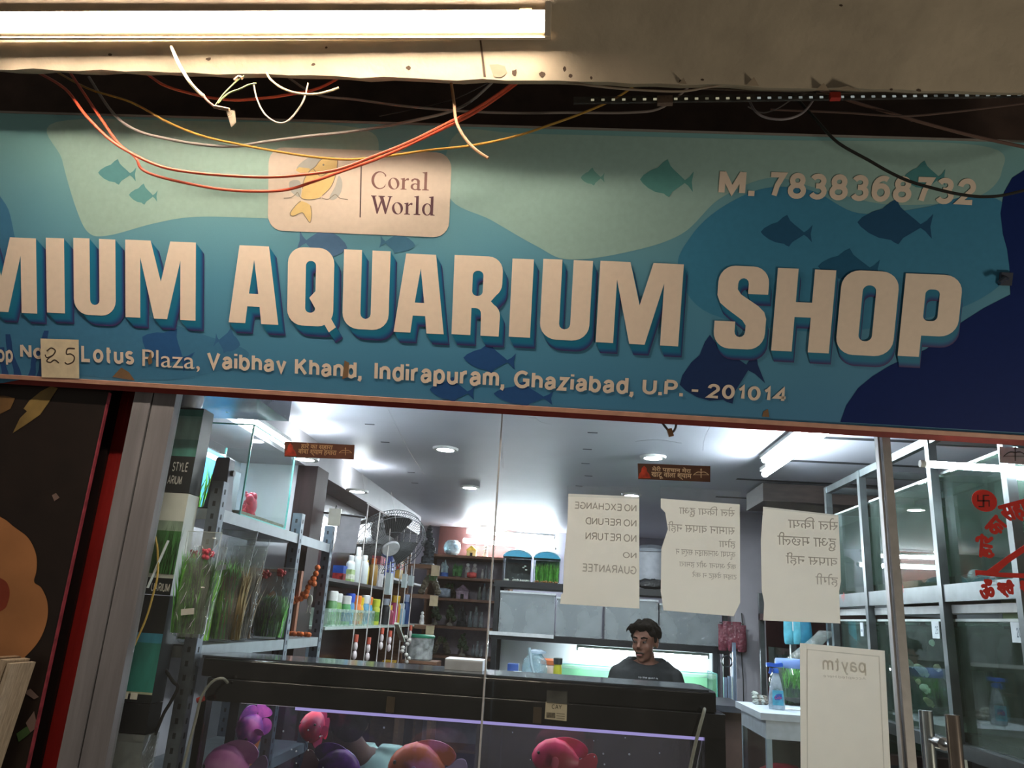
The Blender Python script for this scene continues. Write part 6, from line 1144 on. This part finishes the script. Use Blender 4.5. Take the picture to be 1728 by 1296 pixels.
# second, deeper dark rack with a planted tank
t2 = thing('dark_tank_rack', 'dark rack with a dim planted tank beyond the white counter', 'rack', (1.5, 2.4, 0))
for y in (1.75, 2.4, 3.1): MB().box((1.27, y - .015, 0), (1.30, y + .015, 1.75)).build('post', st2, t2)
for z in (1.0, 1.62): MB().box((1.27, 1.74, z - .04), (1.8, 3.12, z)).build('rail_deck', mat('4a3636', .5), t2)
t = aquarium('planted_tank', 'dim greenish tank in the dark rack beyond the white counter', (1.31, 1.80, 1.001), (1.75, 3.05, 1.42), glassm=glassd, edges=False)
MB().box((1.72, 1.82, 1.01), (1.73, 3.03, 1.40)).build('backing_sheet', mat('2f3c36', .6), t); MB().box((1.315, 2.0, 1.20), (1.318, 2.25, 1.28)).box((1.315, 2.5, 1.21), (1.318, 2.6, 1.28)).build('pale_card', mat('d6d6c0', .5), t)
m = MB(); grass(m, (1.5, 2.3, 1.01), 120, .5, .3, .004, .3, 1.6); m.build('weed', dgreen, t)
# blue packs and clear bag hanging by the notice
for k, px in enumerate((1331, 1345, 1358)):
    q = PY(px, 1066, 1.9); t = thing('blue_pack', '%s blue pack hanging under the torn-edged notice' % ('first pale', 'second pale', 'dark wide')[k], 'pack', q, 'blue packs hung beyond the notice')
    pillow(MB(), (q.x, 1.9, q.z - .06), .05 if k < 2 else .07, .02, .15, n=12).build('pouch', mat('5fb4c8' if k < 2 else '2f7f9c', .4, ns=20, na=.3, bump=.4), t, True); MB().tube([(q.x, 1.9, q.z + .088), (q.x, 1.9, q.z + .13)], .003, 6).build('hang_tab', whitep, t)
tag(MB().tube([(PY(1325, 1040, 1.9).x, 1.9, PY(1325, 1066, 1.9).z + .13), (PY(1365, 1040, 1.9).x + .35, 1.9, PY(1325, 1066, 1.9).z + .13)], .005, 8).build('peg_bar', chrome), 'steel peg bar holding the blue packs under the notice', 'bar')
q = PY(1327, 1090, 1.7); t = thing('film_bag', 'crumpled clear film bag hanging above the fish bowl', 'bag', q); pillow(MB(), (q.x, 1.7, q.z - .09), .09, .05, .17, n=14, lean=.2).build('film', clear((.85, .9, .88), 1.3, .22, (.7, .76, .74), bump=.9, bs=26, rough=.08), t, True); MB().tube([(q.x + .034, 1.7, q.z + .07), (q.x + .034, 1.7, q.z + .17)], .002, 6).build('string', whitep, t)
# ================================================================== white counter with spray bottle and fish bowl
A_, B_ = PZ(1292, 1203, 1.215), PZ(1258, 1183, 1.215)
wc = thing('white_counter', 'white topped glass counter carrying the spray bottle and fish bowl', 'counter', (1.0, 1.3, 0))
cx0, cx1, cy0, cy1 = A_.x, 1.21, A_.y, A_.y + .42
MB().box((cx0 - .02, cy0 - .004, 1.19), (cx1, cy1 + .02, 1.2145)).box((cx0, cy0, 1.125), (cx1, cy1, 1.19)).build('white_top', mat('b7c2cc', .4), wc)
for x in (cx0, cx1 - .02):
    for y in (cy0, cy1 - .02): MB().box((x, y, 0), (x + .02, y + .02, 1.125)).build('corner_post', mat('9fb6c4', .3, .5), wc)
MB().box((cx0 + .02, cy0 + .002, .2), (cx1 - .02, cy0 + .008, 1.12)).build('front_glass', clr, wc); MB().box((cx0 + .002, cy0 + .02, .2), (cx0 + .008, cy1 - .02, 1.12)).build('side_glass', clr, wc); MB().box((cx0 + .01, cy1 - .012, .1), (cx1 - .01, cy1 - .004, 1.12)).build('back_panel', mat('33383c', .5), wc); MB().box((cx0 + .008, cy0 + .01, .18), (cx1 - .008, cy1 - .013, .2)).box((cx0 + .008, cy0 + .01, .80), (cx1 - .008, cy1 - .013, .81)).build('inner_shelf', mat('6b7074', .4), wc)
t = thing('blue_bin', 'blue tub with a red lid inside the glass counter', 'tub', (cx0 + .1, cy0 + .2, .811)); MB().lathe((cx0 + .11, cy0 + .2, .811), [(.07, 0), (.085, .15)], 18).build('body', mat('2f4f80', .4), t, True); MB().lathe((cx0 + .11, cy0 + .2, .962), [(.09, 0), (.09, .03), (.05, .05)], 18).build('red_lid', mat('b03040', .4), t, True)
sb = PZ(1311, 1197, 1.2145); sbx, sby = sb.x, sb.y
t = thing('spray_bottle', 'clear spray bottle with a blue trigger head and teal label on the white counter', 'spray bottle', (sbx, sby, 1.2145)); K = (PY(1311, 1115, sby).z - 1.2145)
MB().lathe((sbx, sby, 1.2150), [(.030, 0), (.032, .05 * K), (.031, .25 * K), (.026, .40 * K), (.022, .52 * K), (.018, .62 * K), (.011, .74 * K)], 20, sy=.7).build('body', clear((.72, .80, .86), 1.3, .5, (.62, .70, .78)), t, True)
MB().obox((sbx, sby - .0225, 1.215 + .24 * K), (1, 0, 0), (0, 0, 1), (0, -1, 0), .042, .30 * K, .004).build('teal_label', mat('4fa0b8', .4, ns=40, na=.4), t); LF = (Vector((sbx, sby - .0248, 1.215 + .25 * K)), Vector((1, 0, 0)), Vector((0, 0, 1)), Vector((0, -1, 0)))
MB().poly(LF, [[(-.016, 0), (-.005, .012), (.014, .014), (.016, -.002), (.004, -.010), (-.012, -.010)]], .0004).build('label_swoosh', mat('2f4f9a', .4), t); put_text(MB(), 'Colin', LF, (-.013, -.006, .014, .006), .001).build('label_lettering', mat('d0505a', .4), t)
MB().lathe((sbx, sby, 1.215 + .74 * K), [(.012, 0), (.013, .06 * K), (.010, .10 * K)], 14).build('collar', mat('2f62c0', .35), t, True)
MB().rings([[Vector((sbx + x, sby + j * .009, 1.215 + K * .84 + z + h)) for j, h in ((-1, 0), (1, 0), (1, .014), (-1, .014))] for x, z in ((-.036, .004), (-.02, .006), (.0, .004), (.022, .008), (.028, .006))]).build('trigger_head', mat('2a5cc4', .35), t); MB().bar((sbx - .018, sby, 1.215 + .84 * K), (sbx - .024, sby, 1.215 + .72 * K), .010, .005).build('trigger', mat('2a5cc4', .35), t)
bw = PZ(1340, 1192, 1.2145); bx, by = bw.x + .02, bw.y + .09; R = .098
t = thing('fish_bowl', 'round glass fish bowl with a blue rim and green weed on the white counter', 'fish bowl', (bx, by, 1.2145))
MB().lathe((bx, by, 1.2150), [(R * .5, 0), (R * .8, R * .2), (R, R * .75), (R * .93, R * 1.15), (R * .7, R * 1.48), (R * .6, R * 1.6)], 28, cap=False).build('glass_body', clear((.8, .88, .88), 1.4, .06, (.5, .6, .5)), t, True)
MB().lathe((bx, by, 1.215 + R * 1.5), [(R * .66, 0), (R * .70, .008), (R * .70, .03), (R * .66, .038), (R * .62, .03)], 28, cap=False).build('blue_rim', mat('7f9cd8', .35), t, True)
m = MB(); grass(m, (bx, by, 1.222), 200, R * 1.1, R * 1.25, .004, .3); m.build('weed', dgreen, t); m = MB(); grass(m, (bx, by - .03, 1.28), 90, R * 1.2, R * .9, .003, .5, .5); m.build('leafy_weed', green, t); MB().lathe((bx, by, 1.2165), [(R * .45, 0), (R * .72, R * .18), (R * .8, R * .3)], 20).build('gravel_bed', mat('4a4438', .8, ns=80, na=.5), t, True)
sp_ = PZ(1286, 1190, 1.2145); t = thing('stone_heap', 'small heap of grey stones beside the spray bottle', 'stones', (sp_.x, sp_.y, 1.2145)); REST[0] = 1.2146
for k in range(9): lump(MB(), (sp_.x + .012 * (k % 4) - .018, sp_.y + .02 + .012 * (k // 4), 1.2146 + .010 + .014 * (k // 4)), (.015, .013, .012), 8, k).build('stone', rock2 if k % 2 else mat('9aa09a', .7, ns=40, na=.4), t)
REST[0] = None
tag(MB().tube([(sbx + .035, sby + .02, 1.2155), (sbx + .08, sby - .01, 1.219), (sbx + .16, sby + .005, 1.219), (sbx + .22, sby + .02, 1.218)], .003, 6).build('white_cable', whitep), 'white cable lying on the white counter before the fish bowl', 'cable')
# ================================================================== big black-hooded aquarium behind the pane
HY0, HY1 = .142, .43
hx0, hx1 = -1.09, .455
aq = thing('hooded_aquarium', 'long black-hooded aquarium right behind the window panes', 'aquarium', ((hx0 + hx1) / 2, .6, 0))
gloss = mat('141416', .16, ns=10, na=.1, coat=.3)
def rbox(x0, y0, z0, x1, y1, z1, r):
    m = MB(); P = [(y0, z0), (y0, z1 - r)] + [(y0 + r - r * math.cos(a), z1 - r + r * math.sin(a)) for a in (.4, .8, 1.2)] + [(y0 + r, z1), (y1, z1), (y1, z0)]
    return m.rings([[Vector((x, y, z)) for y, z in reversed(P)] for x in (x0, x0 + .001, x1 - .001, x1)])
rbox(hx0 + .02, HY0 + .011, 1.2762, hx1 - .012, HY1 - .01, 1.3310, .013).build('hood_lid', gloss, aq, 30)
rbox(hx0 + .046, HY0, 1.2111, hx1 + .011, HY1, 1.2745, .006).build('hood_base', gloss, aq, 30)
MB().box((hx0 + .01, HY0 + .02, 1.325), (hx1 - .03, HY1 - .03, 1.3345)).build('hood_top_sheet', mat('40464e', .12, ns=6, na=.1), aq)
gfr = mat('101113', .3)
for x0_, x1_ in ((hx0 + .03, hx0 + .05), (hx1 - .045, hx1 + .012)): MB().box((x0_, HY0 + .005, .45), (x1_, HY0 + .05, 1.2105)).build('corner_column', gfr, aq); MB().box((x0_, HY1 - .05, .45), (x1_, HY1 - .005, 1.2105)).build('corner_column', gfr, aq)
MB().box((hx0 + .052, .34, .47), (PY(395, 1250, .34).x, HY1 - .03, 1.2095)).build('filter_column', mat('191a1b', .5), aq)
MB().box((hx0 + .052, HY0 + .008, .47), (hx1 - .046, HY0 + .016, 1.2095)).build('front_glass', clear((.93, .96, .97), 1.0, .02, (.3, .3, .5)), aq); MB().box((hx0 + .052, HY1 - .016, .47), (hx1 - .046, HY1 - .008, 1.2095)).build('back_glass', clear((.75, .80, .86), 1.2, .03, (.2, .2, .3)), aq)
MB().box((hx0 + .03, HY0, .0), (hx1 + .012, HY1, .468)).build('cabinet_base', mat('18191b', .4), aq)
a, b = PY(500, 1191, .175), PY(1188, 1247, .175)
MB().box((a.x, .168, 1.1995), (b.x, .182, 1.2105)).build('violet_lamp', glow((.56, .44, .95), .75, 'violet_lamp_glow'), aq)
MB().box((hx0 + .06, HY0 + .02, .47), (hx1 - .05, HY1 - .02, .52)).build('gravel_bed', mat('4a4a55', .8, ns=90, na=.5), aq)
for px in (660, 908): q = PY(px, 1180, HY0); MB().box((q.x - .012, HY0 - .003, 1.215), (q.x + .012, HY0 - .0005, 1.258)).build('clasp', mat('4a4036', .4), aq)
# label card, white carton and hoses on the hood
cf = (Vector((0, HY0 - .004, 0)), Vector((1, 0, 0)), Vector((0, 0, 1)), Vector((0, -1, 0)))
def hp(px, py): q = PY(px, py, HY0 - .004); return (q.x, q.z)
o = tag(MB().poly(cf, [[hp(*p) for p in ((921, 1184), (957, 1188), (956, 1217), (919, 1213))]], 0, .0008).build('price_card', mat('c9bda6', .6)), 'square cream card with black lettering hung on the black aquarium hood', 'card')
a, b = hp(931, 1196), hp(948, 1189); put_text(MB(), 'CAY', cf, (a[0], a[1], b[0], b[1]), .0004).build('card_lettering', mat('2a2622', .6), o)
MB().poly(cf, [[hp(*p) for p in ((922, 1202), (937, 1203), (937, 1212), (922, 1211))]], .0004).build('card_print', mat('6d6455', .6, ns=150, na=.6), o)
for k in range(3): MB().poly(cf, [[hp(939, 1203 + 4 * k), hp(953, 1204.5 + 4 * k), hp(953, 1206 + 4 * k), hp(939, 1204.5 + 4 * k)]], .0004).build('card_print_line', mat('8d8474', .6), o)
MB().poly(cf, [[hp(*p) for p in ((923, 1165), (957, 1167), (957, 1189), (922, 1186))]], .0012, .0002).build('tape_film', clear((.55, .5, .45), 1, .08), o)
MB().box((hx0 + .12, .24, 1.2015), (hx1 - .12, .36, 1.2095)).build('hood_lamp', glow((1, .86, .97), 3.2, 'hood_lamp_glow'), aq)
q = PZ(785, 1131, 1.335); tag(rbox(q.x - .062, q.y - .02, 1.3350, q.x + .055, q.y + .09, 1.367, .006).build('white_carton', mat('c4c8d2', .5)), 'low white foam carton lying on the black aquarium hood', 'box')
hosem = clear((.8, .84, .82), 1.2, .55, (.62, .66, .64), name='milky_hose')
def hose(lb, pts, y, r): return tag(MB().tube([PY(p.x, p.y, y - p.z) for p in curve_pts([Vector((a, b, c)) for a, b, c in pts], 6)], r, 8).build('air_hose', mat('8f928c', .35), None, True), lb, 'hose', 'pale air hoses on the hooded aquarium')
hose('pale air hose arching from the hood end beside the jamb down the tank glass', [(384, 1152, 0), (376, 1145, .02), (362, 1148, .03), (348, 1162, .03), (338, 1182, .03), (330, 1215, .02), (318, 1260, .02), (303, 1320, .02)], .128, .0042)
hose('pale air hose hanging over the hood end beside the white counter', [(1189, 1196, .002), (1187, 1205, .014), (1180, 1230, .018), (1172, 1262, .018), (1164, 1300, .018), (1158, 1340, .018)], .128, .0048)
hose('thinner pale air hose hanging inside the tank beside the thick one', [(1186, 1244, -.05), (1184, 1262, -.05), (1178, 1290, -.05), (1170, 1340, -.05)], .128, .0036)
q = PY(337, 1180, .105); tag(MB().tube([q - Vector((.006, 0, .004)), q + Vector((.012, 0, .004))], .008, 10).build('hose_clip', mat('a83a34', .4)), 'red clip on the arching air hose', 'clip')
tag(MB().tube(curve_pts([PY(*p, .12) for p in ((278, 1128), (292, 1150), (300, 1160), (288, 1185), (276, 1205), (262, 1240))], 5), .005, 8).build('black_cable', mat('17181a', .4), None, True), 'black cable bundle hanging at the hood end beside the jamb', 'cable')
# fish
pink = mat2('b862a8', 'd890c4', .4, 7); red_ = mat2('c02848', '8a2a50', .4, 16); purple = mat2('6a2a84', 'a8489a', .4, 18); dpurp = mat2('2c1a48', '5a2c84', .4, 13)
def fpos(px, py, y): return PY(px, py, y)
swim('purple_fish', 'purple fish hanging head-down under the hood near the jamb', fpos(427, 1227, .28), .115, .10, .06, -2.2, purple, 'big fish in the hooded aquarium', -1.0)
swim('pink_fish', 'round pink fish low in the tank beside the filter column', fpos(388, 1302, .235), .185, .14, .08, math.pi, pink, 'big fish in the hooded aquarium', -.05, tailc=mat('8a6a94', .4))
swim('red_fish', 'red fish facing outward under the violet lamp strip', fpos(532, 1229, .30), .115, .095, .07, -1.9, red_, 'big fish in the hooded aquarium', .1)
swim('dark_purple_fish', 'dark purple fish with a red belly, before the crouching shirt', fpos(565, 1298, .27), .17, .11, .055, 0, dpurp, 'big fish in the hooded aquarium', -.15, tailc=mat('6a4a58', .4))
swim('orange_fish', 'large pink and orange fish with lilac tail beside the pane seal', fpos(712, 1300, .27), .22, .138, .07, math.pi, mat2('c06a4c', 'd884b0', .4, 8, .46, .56), 'big fish in the hooded aquarium', .05, tailc=mat('b4a4cc', .4))
swim('crimson_fish', 'crimson pink fish with a black eye, under the cream card', fpos(945, 1283, .27), .18, .106, .055, math.pi, mat2('d8406c', 'b03c48', .4, 12), 'big fish in the hooded aquarium', .1, tailc=mat('c8505c', .4))
q = fpos(425, 1258, .36); tag(MB().tube([q + Vector((.008, 0, .05)), q, q - Vector((.008, 0, .08))], [.022, .02, .018], 12).build('orange_tube', mat('b86a3c', .5), None, True), 'orange tube ornament under the purple fish', 'ornament')
m = MB()
for px, py in ((520, 1232), (540, 1226), (540, 1243), (543, 1242), (500, 1268), (520, 1266), (492, 1265), (545, 1295), (500, 1288), (520, 1252), (478, 1234), (1055, 1245), (1062, 1273), (1018, 1272), (1020, 1290), (895, 1282), (1113, 1271), (1002, 1250), (1003, 1277), (648, 1228), (865, 1236)): m.ball(PY(px, py, .18), random.uniform(.0015, .003), 8, 6)
tag(m.build('air_bubbles', mat('dfe6f4', .2), None, True), 'tiny white air bubbles drifting in the hooded aquarium', 'bubbles', None, 'stuff')
# ================================================================== people
def solid(mb, vox, smooth=3):
    """one closed skin from overlapping volumes"""
    me = bpy.data.meshes.new('skin'); me.from_pydata(list(mb.v), [], mb.f); ob = bpy.data.objects.new('skin', me); COL.objects.link(ob)
    r = ob.modifiers.new('r', 'REMESH'); r.mode = 'VOXEL'; r.voxel_size = vox
    s = ob.modifiers.new('s', 'SMOOTH'); s.iterations = smooth; s.factor = .5
    out = bpy.data.meshes.new_from_object(ob.evaluated_get(bpy.context.evaluated_depsgraph_get()))
    o = MB(); o.v = [v.co.copy() for v in out.vertices]; o.f = [tuple(p.vertices) for p in out.polygons]
    bpy.data.objects.remove(ob); bpy.data.meshes.remove(me); bpy.data.meshes.remove(out); return o
def xform(mb, M, o=0):
    for i in range(o, len(mb.v)): mb.v[i] = M @ mb.v[i]
    return mb
def head_volumes(m):
    """head about its own centre, looking towards -y"""
    m.ball((0, .012, .032), (.074, .092, .084), 18, 12).ball((0, -.028, -.02), (.061, .062, .085), 16, 12).ball((0, -.036, -.072), (.047, .047, .042), 14, 10).ball((0, -.073, -.096), (.021, .017, .018), 10, 8)
    m.tube([(0, -.088, .026), (0, -.098, .004), (0, -.112, -.022)], [.008, .0095, .013], 10).ball((.011, -.100, -.027), .0085, 8, 6).ball((-.011, -.100, -.027), .0085, 8, 6)
    for s in (-1, 1):
        m.ball((s * .036, -.062, -.022), (.024, .022, .026), 10, 8).ball((s * .028, -.080, .034), (.024, .012, .008), 10, 7); m.ball((s * .030, -.083, .021), (.017, .010, .006), 9, 6)
        m.ball((s * .075, .012, -.002), (.010, .020, .032), 10, 8).ball((s * .074, .006, -.024), (.008, .010, .012), 8, 6)
    m.ball((0, -.092, -.060), (.024, .011, .0065), 12, 7).ball((0, -.089, -.070), (.020, .011, .0075), 12, 7).ball((0, -.083, -.050), (.030, .014, .014), 12, 7)
    return m
def hand(m, w, d, up, s, curl=.5):
    """palm, four curled fingers of different length and a thumb; w wrist, d pointing along the hand, up back of hand"""
    w, d, up = Vector(w), Vector(d).normalized(), Vector(up).normalized(); side = d.cross(up).normalized() * s
    m.obox(w + d * .045, d, side, up, .09, .074, .026); m.ball(w + d * .01, (.028, .028, .022), 8, 6)
    for k, (o, L_) in enumerate(((-.028, .068), (-.010, .078), (.010, .072), (.027, .056))):
        b = w + d * .085 + side * o; e = b + d * L_ * .45 - up * L_ * .1 * curl; f = e + d * L_ * .3 - up * L_ * .3 * curl; g = f + d * L_ * .15 - up * L_ * .3 * curl
        m.tube([b - d * .02, b, e, f, g], [.009, .0095, .0088, .008, .0065], 8)
    b = w + d * .03 - side * .034; m.tube([b + side * .01, b, b + d * .03 - side * .018, b + d * .055 - side * .016 - up * .008], [.012, .0115, .0095, .007], 8)
    return m
skin = mat('765142', .55, ns=40, na=.12, spec=.3); hairm = mat('120e0b', .9, ns=90, na=.4, bump=.6, bs=160, spec=.1)
# ---- man in a black T-shirt behind the counter
MX, MY, HZ = .525, 2.86, 1.402
man = thing('person', 'person in a black T-shirt with curly dark hair, standing behind the counter and looking aside', 'person', (MX, MY, 0))
HM = Matrix.Translation((MX - .012, MY, HZ)) @ Matrix.Rotation(math.radians(-27), 4, 'Z') @ Matrix.Rotation(math.radians(7), 4, 'X')
B = MB(); head_volumes(B); xform(B, HM)
B.tube([(MX - .008, MY + .01, HZ - .06), (MX, MY + .025, HZ - .13), (MX, MY + .03, HZ - .18)], [.054, .054, .066], 16)
def torso(B, z0, cx, cy, k=1.0, lean=0):
    n = 22; R = []
    for z, a, b in ((-.76, .155, .105), (-.66, .150, .105), (-.5, .150, .10), (-.36, .172, .112), (-.27, .178, .11), (-.20, .168, .092), (-.165, .11, .075), (-.145, .06, .06)):
        R.append([Vector((cx + a * k * math.cos(2 * math.pi * i / n), cy + .03 + lean * (z + .1) + b * k * math.sin(2 * math.pi * i / n), z0 + z)) for i in range(n)])
    return B.rings(R)
torso(B, HZ + .03, MX, MY)
def traps(m, x, y, z, r):
    for s in (-1, 1): m.tube([(x + s * .02, y + .03, z - .088 - (.05 - r) * 1.5), (x + s * .08, y + .033, z - .128 - (.05 - r) * .8), (x + s * .15, y + .035, z - .185)], [r * .9, r, r], 12)
    return m
traps(B, MX, MY, HZ, .030)
arms = []
for s in (-1, 1):
    sh_p, el, wr = Vector((MX + s * .166, MY + .035, HZ - .202)), Vector((MX + s * .235, MY + .0, HZ - .43)), Vector((MX + s * .13, MY - .20, 1.10)); arms.append((s, sh_p, el, wr))
    B.ball(sh_p, .056, 12, 9).tube([sh_p, (sh_p + el) / 2, el], [.052, .047, .040], 14).tube([el, (el + wr) / 2, wr], [.040, .036, .026], 12); hand(B, wr, (-s * .45, -.85, -.05), (0, -.1, 1), -s)
    hip, kn, an = Vector((MX + s * .085, MY + .03, .70)), Vector((MX + s * .095, MY + .02, .40)), Vector((MX + s * .1, MY + .05, .07)); B.tube([hip, kn, an], [.088, .06, .042], 14).ball(Vector((MX + s * .1, MY - .02, .035)), (.042, .11, .035), 12, 8)
solid(B, .0065, 3).build('body', skin, man, 80)
S = MB(); torso(S, HZ + .03, MX, MY, 1.06); traps(S, MX, MY, HZ, .052)
for s, a, e, w_ in arms: S.ball(a, .063, 12, 9).tube([a, a + (e - a) * .5, a + (e - a) * .78], [.062, .060, .060], 14)
S = solid(S, .008, 4); zc_ = HZ - .098
S.v = [Vector((p.x, p.y, (p.z if abs(p.x - MX) > .13 else min(p.z, zc_ - .012 + (.02 if p.y > MY + .05 else -.022 * max(0, 1 - ((p.x - MX) / .085) ** 2)))))) for p in S.v]
shirt = S.build('t_shirt', mat('1d2124', .8, ns=60, na=.2, bump=.2, bs=30), man, 80)
TFm = (Vector((MX - .005, MY - .106, PY(1085, 1145, MY - .118).z)), Vector((1, 0, 0)), Vector((0, -.12, 1)).normalized(), Vector((0, -1, -.12)).normalized())
put_text(MB(), 'to the gust is', TFm, (-.055, .0, .060, .013), .012, wt=.14).build('shirt_print', mat('c9ccd0', .6), man); put_text(MB(), 'enjoy', TFm, (-.05, -.025, .012, -.008), .012, wt=.2).build('shirt_print', mat('c9ccd0', .6), man)
P_ = MB()
for s in (-1, 1): P_.tube([Vector((MX + s * .085, MY + .03, .74)), Vector((MX + s * .095, MY + .02, .40)), Vector((MX + s * .1, MY + .05, .09))], [.100, .075, .06], 14)
P_.ball((MX, MY + .03, .68), (.16, .115, .10), 14, 9); solid(P_, .012, 4).build('trousers', mat('2b3140', .8, ns=40, na=.2), man, 80)
def curls(m, n, rad, seed, lo=-.02, front=-.055, hmin=-.05):
    rr = random.Random(seed); k = 0
    while k < n:
        a, h = rr.uniform(0, 6.283), rr.uniform(hmin, 1); q = math.sqrt(max(0, 1 - h * h)); v = Vector((.078 * q * math.cos(a), .012 + .098 * q * math.sin(a), .036 + .088 * h))
        if v.y < front and v.z < .072: continue
        if v.y < .0 and v.z < .05 and abs(v.x) < .062: continue
        if v.z < lo and v.y < .02: continue
        m.ball(v * 1.03, rad * rr.uniform(.7, 1.25), 8, 6); k += 1
    return m
Hh = curls(MB().ball((0, .022, .046), (.077, .090, .082), 16, 12), 95, .019, 4, .0)
Hh.ball((-.05, -.075, .098), (.022, .022, .02), 9, 7).ball((-.02, -.085, .108), (.024, .02, .02), 9, 7).ball((.02, -.082, .104), (.024, .02, .02), 9, 7).ball((-.075, -.05, .085), (.016, .018, .018), 8, 6).ball((.05, -.06, .1), (.024, .024, .02), 9, 7).tube([(-.08, -.06, .09), (-.092, -.068, .075), (-.088, -.072, .06)], [.008, .006, .004], 7)
for s in (-1, 1): Hh.ball((s * .072, -.006, .028), (.010, .018, .032), 9, 7)
solid(xform(Hh, HM), .006, 1).build('curly_hair', hairm, man, 70)
for s in (-1, 1):
    xform(MB().ball((s * .030, -.0815, .0115), (.0115, .0095, .0060), 12, 9), HM).build('eye', mat('5f5048', .4), man, True); xform(MB().ball((s * .030 - .004, -.0905, .0095), (.0055, .003, .0050), 9, 7), HM).build('iris', mat('1a110d', .2), man, True)
    xform(MB().tube([(s * .012, -.0945, .034), (s * .030, -.0945, .040), (s * .050, -.080, .034)], [.004, .0045, .003], 7), HM).build('eyebrow', hairm, man, True)
xform(MB().tube([(-.028, -.094, -.056), (-.012, -.103, -.049), (0, -.104, -.050), (.012, -.103, -.049), (.028, -.094, -.056)], [.003, .0042, .0036, .0042, .003], 8), HM).build('moustache', mat('2b201a', .7), man, True)
xform(MB().ball((0, -.1025, -.0655), (.021, .0035, .0052), 12, 7), HM).build('lips', mat('7a4440', .45), man, True)
# ---- person crouched behind the aquarium, seen through its glass
QX, QY = PY(588, 1212, 1.22).x, 1.22; QZ = PY(588, 1220, 1.22).z
pb = thing('person', 'person in a pale printed T-shirt crouching on a stool, seen through the aquarium glass', 'person', (QX + .1, QY + .05, 0))
QM = Matrix.Translation((QX, QY, QZ)) @ Matrix.Rotation(math.radians(205), 4, 'Z') @ Matrix.Rotation(math.radians(14), 4, 'X')
B = MB(); head_volumes(B); xform(B, QM); CX, CY = QX + .11, QY + .10
B.tube([Vector((QX, QY + .01, QZ - .06)), Vector((QX + .05, QY + .05, QZ - .13)), Vector((CX, CY, QZ - .17))], [.054, .054, .066], 14); torso(B, QZ + .03, CX, CY - .03); traps(B, CX, CY - .03, QZ, .030)
arms = []
for s in (-1, 1):
    sp0, el, wr = Vector((CX + s * .165, CY, QZ - .22)), Vector((CX + s * .23, CY + .10, QZ - .48)), Vector((CX + s * .12, CY + .32, QZ - .42)); arms.append((s, sp0, el, wr))
    B.ball(sp0, .055, 12, 9).tube([sp0, (sp0 + el) / 2, el], [.05, .046, .04], 12).tube([el, (el + wr) / 2, wr], [.04, .035, .026], 12); hand(B, wr, (-s * .2, .9, .0), (0, 0, 1), s)
    hip, kn, an = Vector((CX + s * .1, CY + .02, QZ - .72)), Vector((CX + s * .16, CY + .40, QZ - .66)), Vector((CX + s * .15, CY + .36, .08)); B.tube([hip, kn], [.09, .06], 12).tube([kn, an], [.058, .042], 12).ball(an + Vector((0, .06, -.042)), (.042, .11, .035), 12, 8)
solid(B, .009, 3).build('body', skin, pb, 80)
S = MB(); torso(S, QZ + .03, CX, CY - .03, 1.07); traps(S, CX, CY - .03, QZ, .052)
for s, a, e, w_ in arms: S.ball(a, .062, 12, 9).tube([a, a + (e - a) * .5, a + (e - a) * .75], [.061, .06, .06], 12)
S = solid(S, .010, 4); S.v = [Vector((p.x, p.y, (p.z if abs(p.x - CX) > .13 else min(p.z, QZ - .090)))) for p in S.v]; S.build('t_shirt', mat('b9cfc0', .8, ns=40, na=.1), pb, 80)
BF = (Vector((CX, CY - .125, QZ - .34)), Vector((1, 0, 0)), Vector((0, .0, 1)), Vector((0, -1, 0)))
sm_ = lambda pts: [(q.x, q.y) for q in curve_pts([Vector((a, b, 0)) for a, b in pts], 4, True)]
MB().poly(BF, [sm_([(-.02, .02), (.03, .05), (.06, .09), (.10, .10), (.08, .05), (.09, .01), (.04, -.02), (-.0, -.01)])], .006, .004).build('blue_print', mat('2f6f9c', .7, ns=50, na=.4), pb); MB().poly(BF, [sm_([(.04, -.03), (.09, .0), (.12, .05), (.13, -.02), (.10, -.08), (.05, -.09)])], .008, .004).build('yellow_print', mat('c9b04a', .7), pb); put_text(MB(), 'milke', BF, (-.05, .04, .0, .065), .007).build('shirt_print', mat('5a6a68', .7), pb)
P_ = MB()
for s in (-1, 1): P_.tube([Vector((CX + s * .1, CY + .02, QZ - .72)), Vector((CX + s * .16, CY + .40, QZ - .66)), Vector((CX + s * .15, CY + .36, .12))], [.10, .075, .058], 12)
P_.ball((CX, CY + .0, QZ - .74), (.16, .13, .10), 14, 9); solid(P_, .013, 4).build('trousers', mat('3a3f4a', .8), pb, 80)
solid(xform(curls(MB().ball((0, .020, .040), (.079, .094, .086), 16, 12).ball((0, .05, -.02), (.066, .06, .06), 12, 9), 130, .016, 9, -.05, -.055, -.95), QM), .008, 2).build('dark_hair', hairm, pb, 70)
tag(MB().lathe((CX, CY + .02, 0), [(.14, 0), (.12, QZ - .91), (.15, QZ - .89), (.15, QZ - .855)], 18).build('low_stool', mat('3a4a6a', .5)), 'low round stool under the crouching person', 'stool')
for o in bpy.data.objects:
    if '_o' in o: del o['_o']
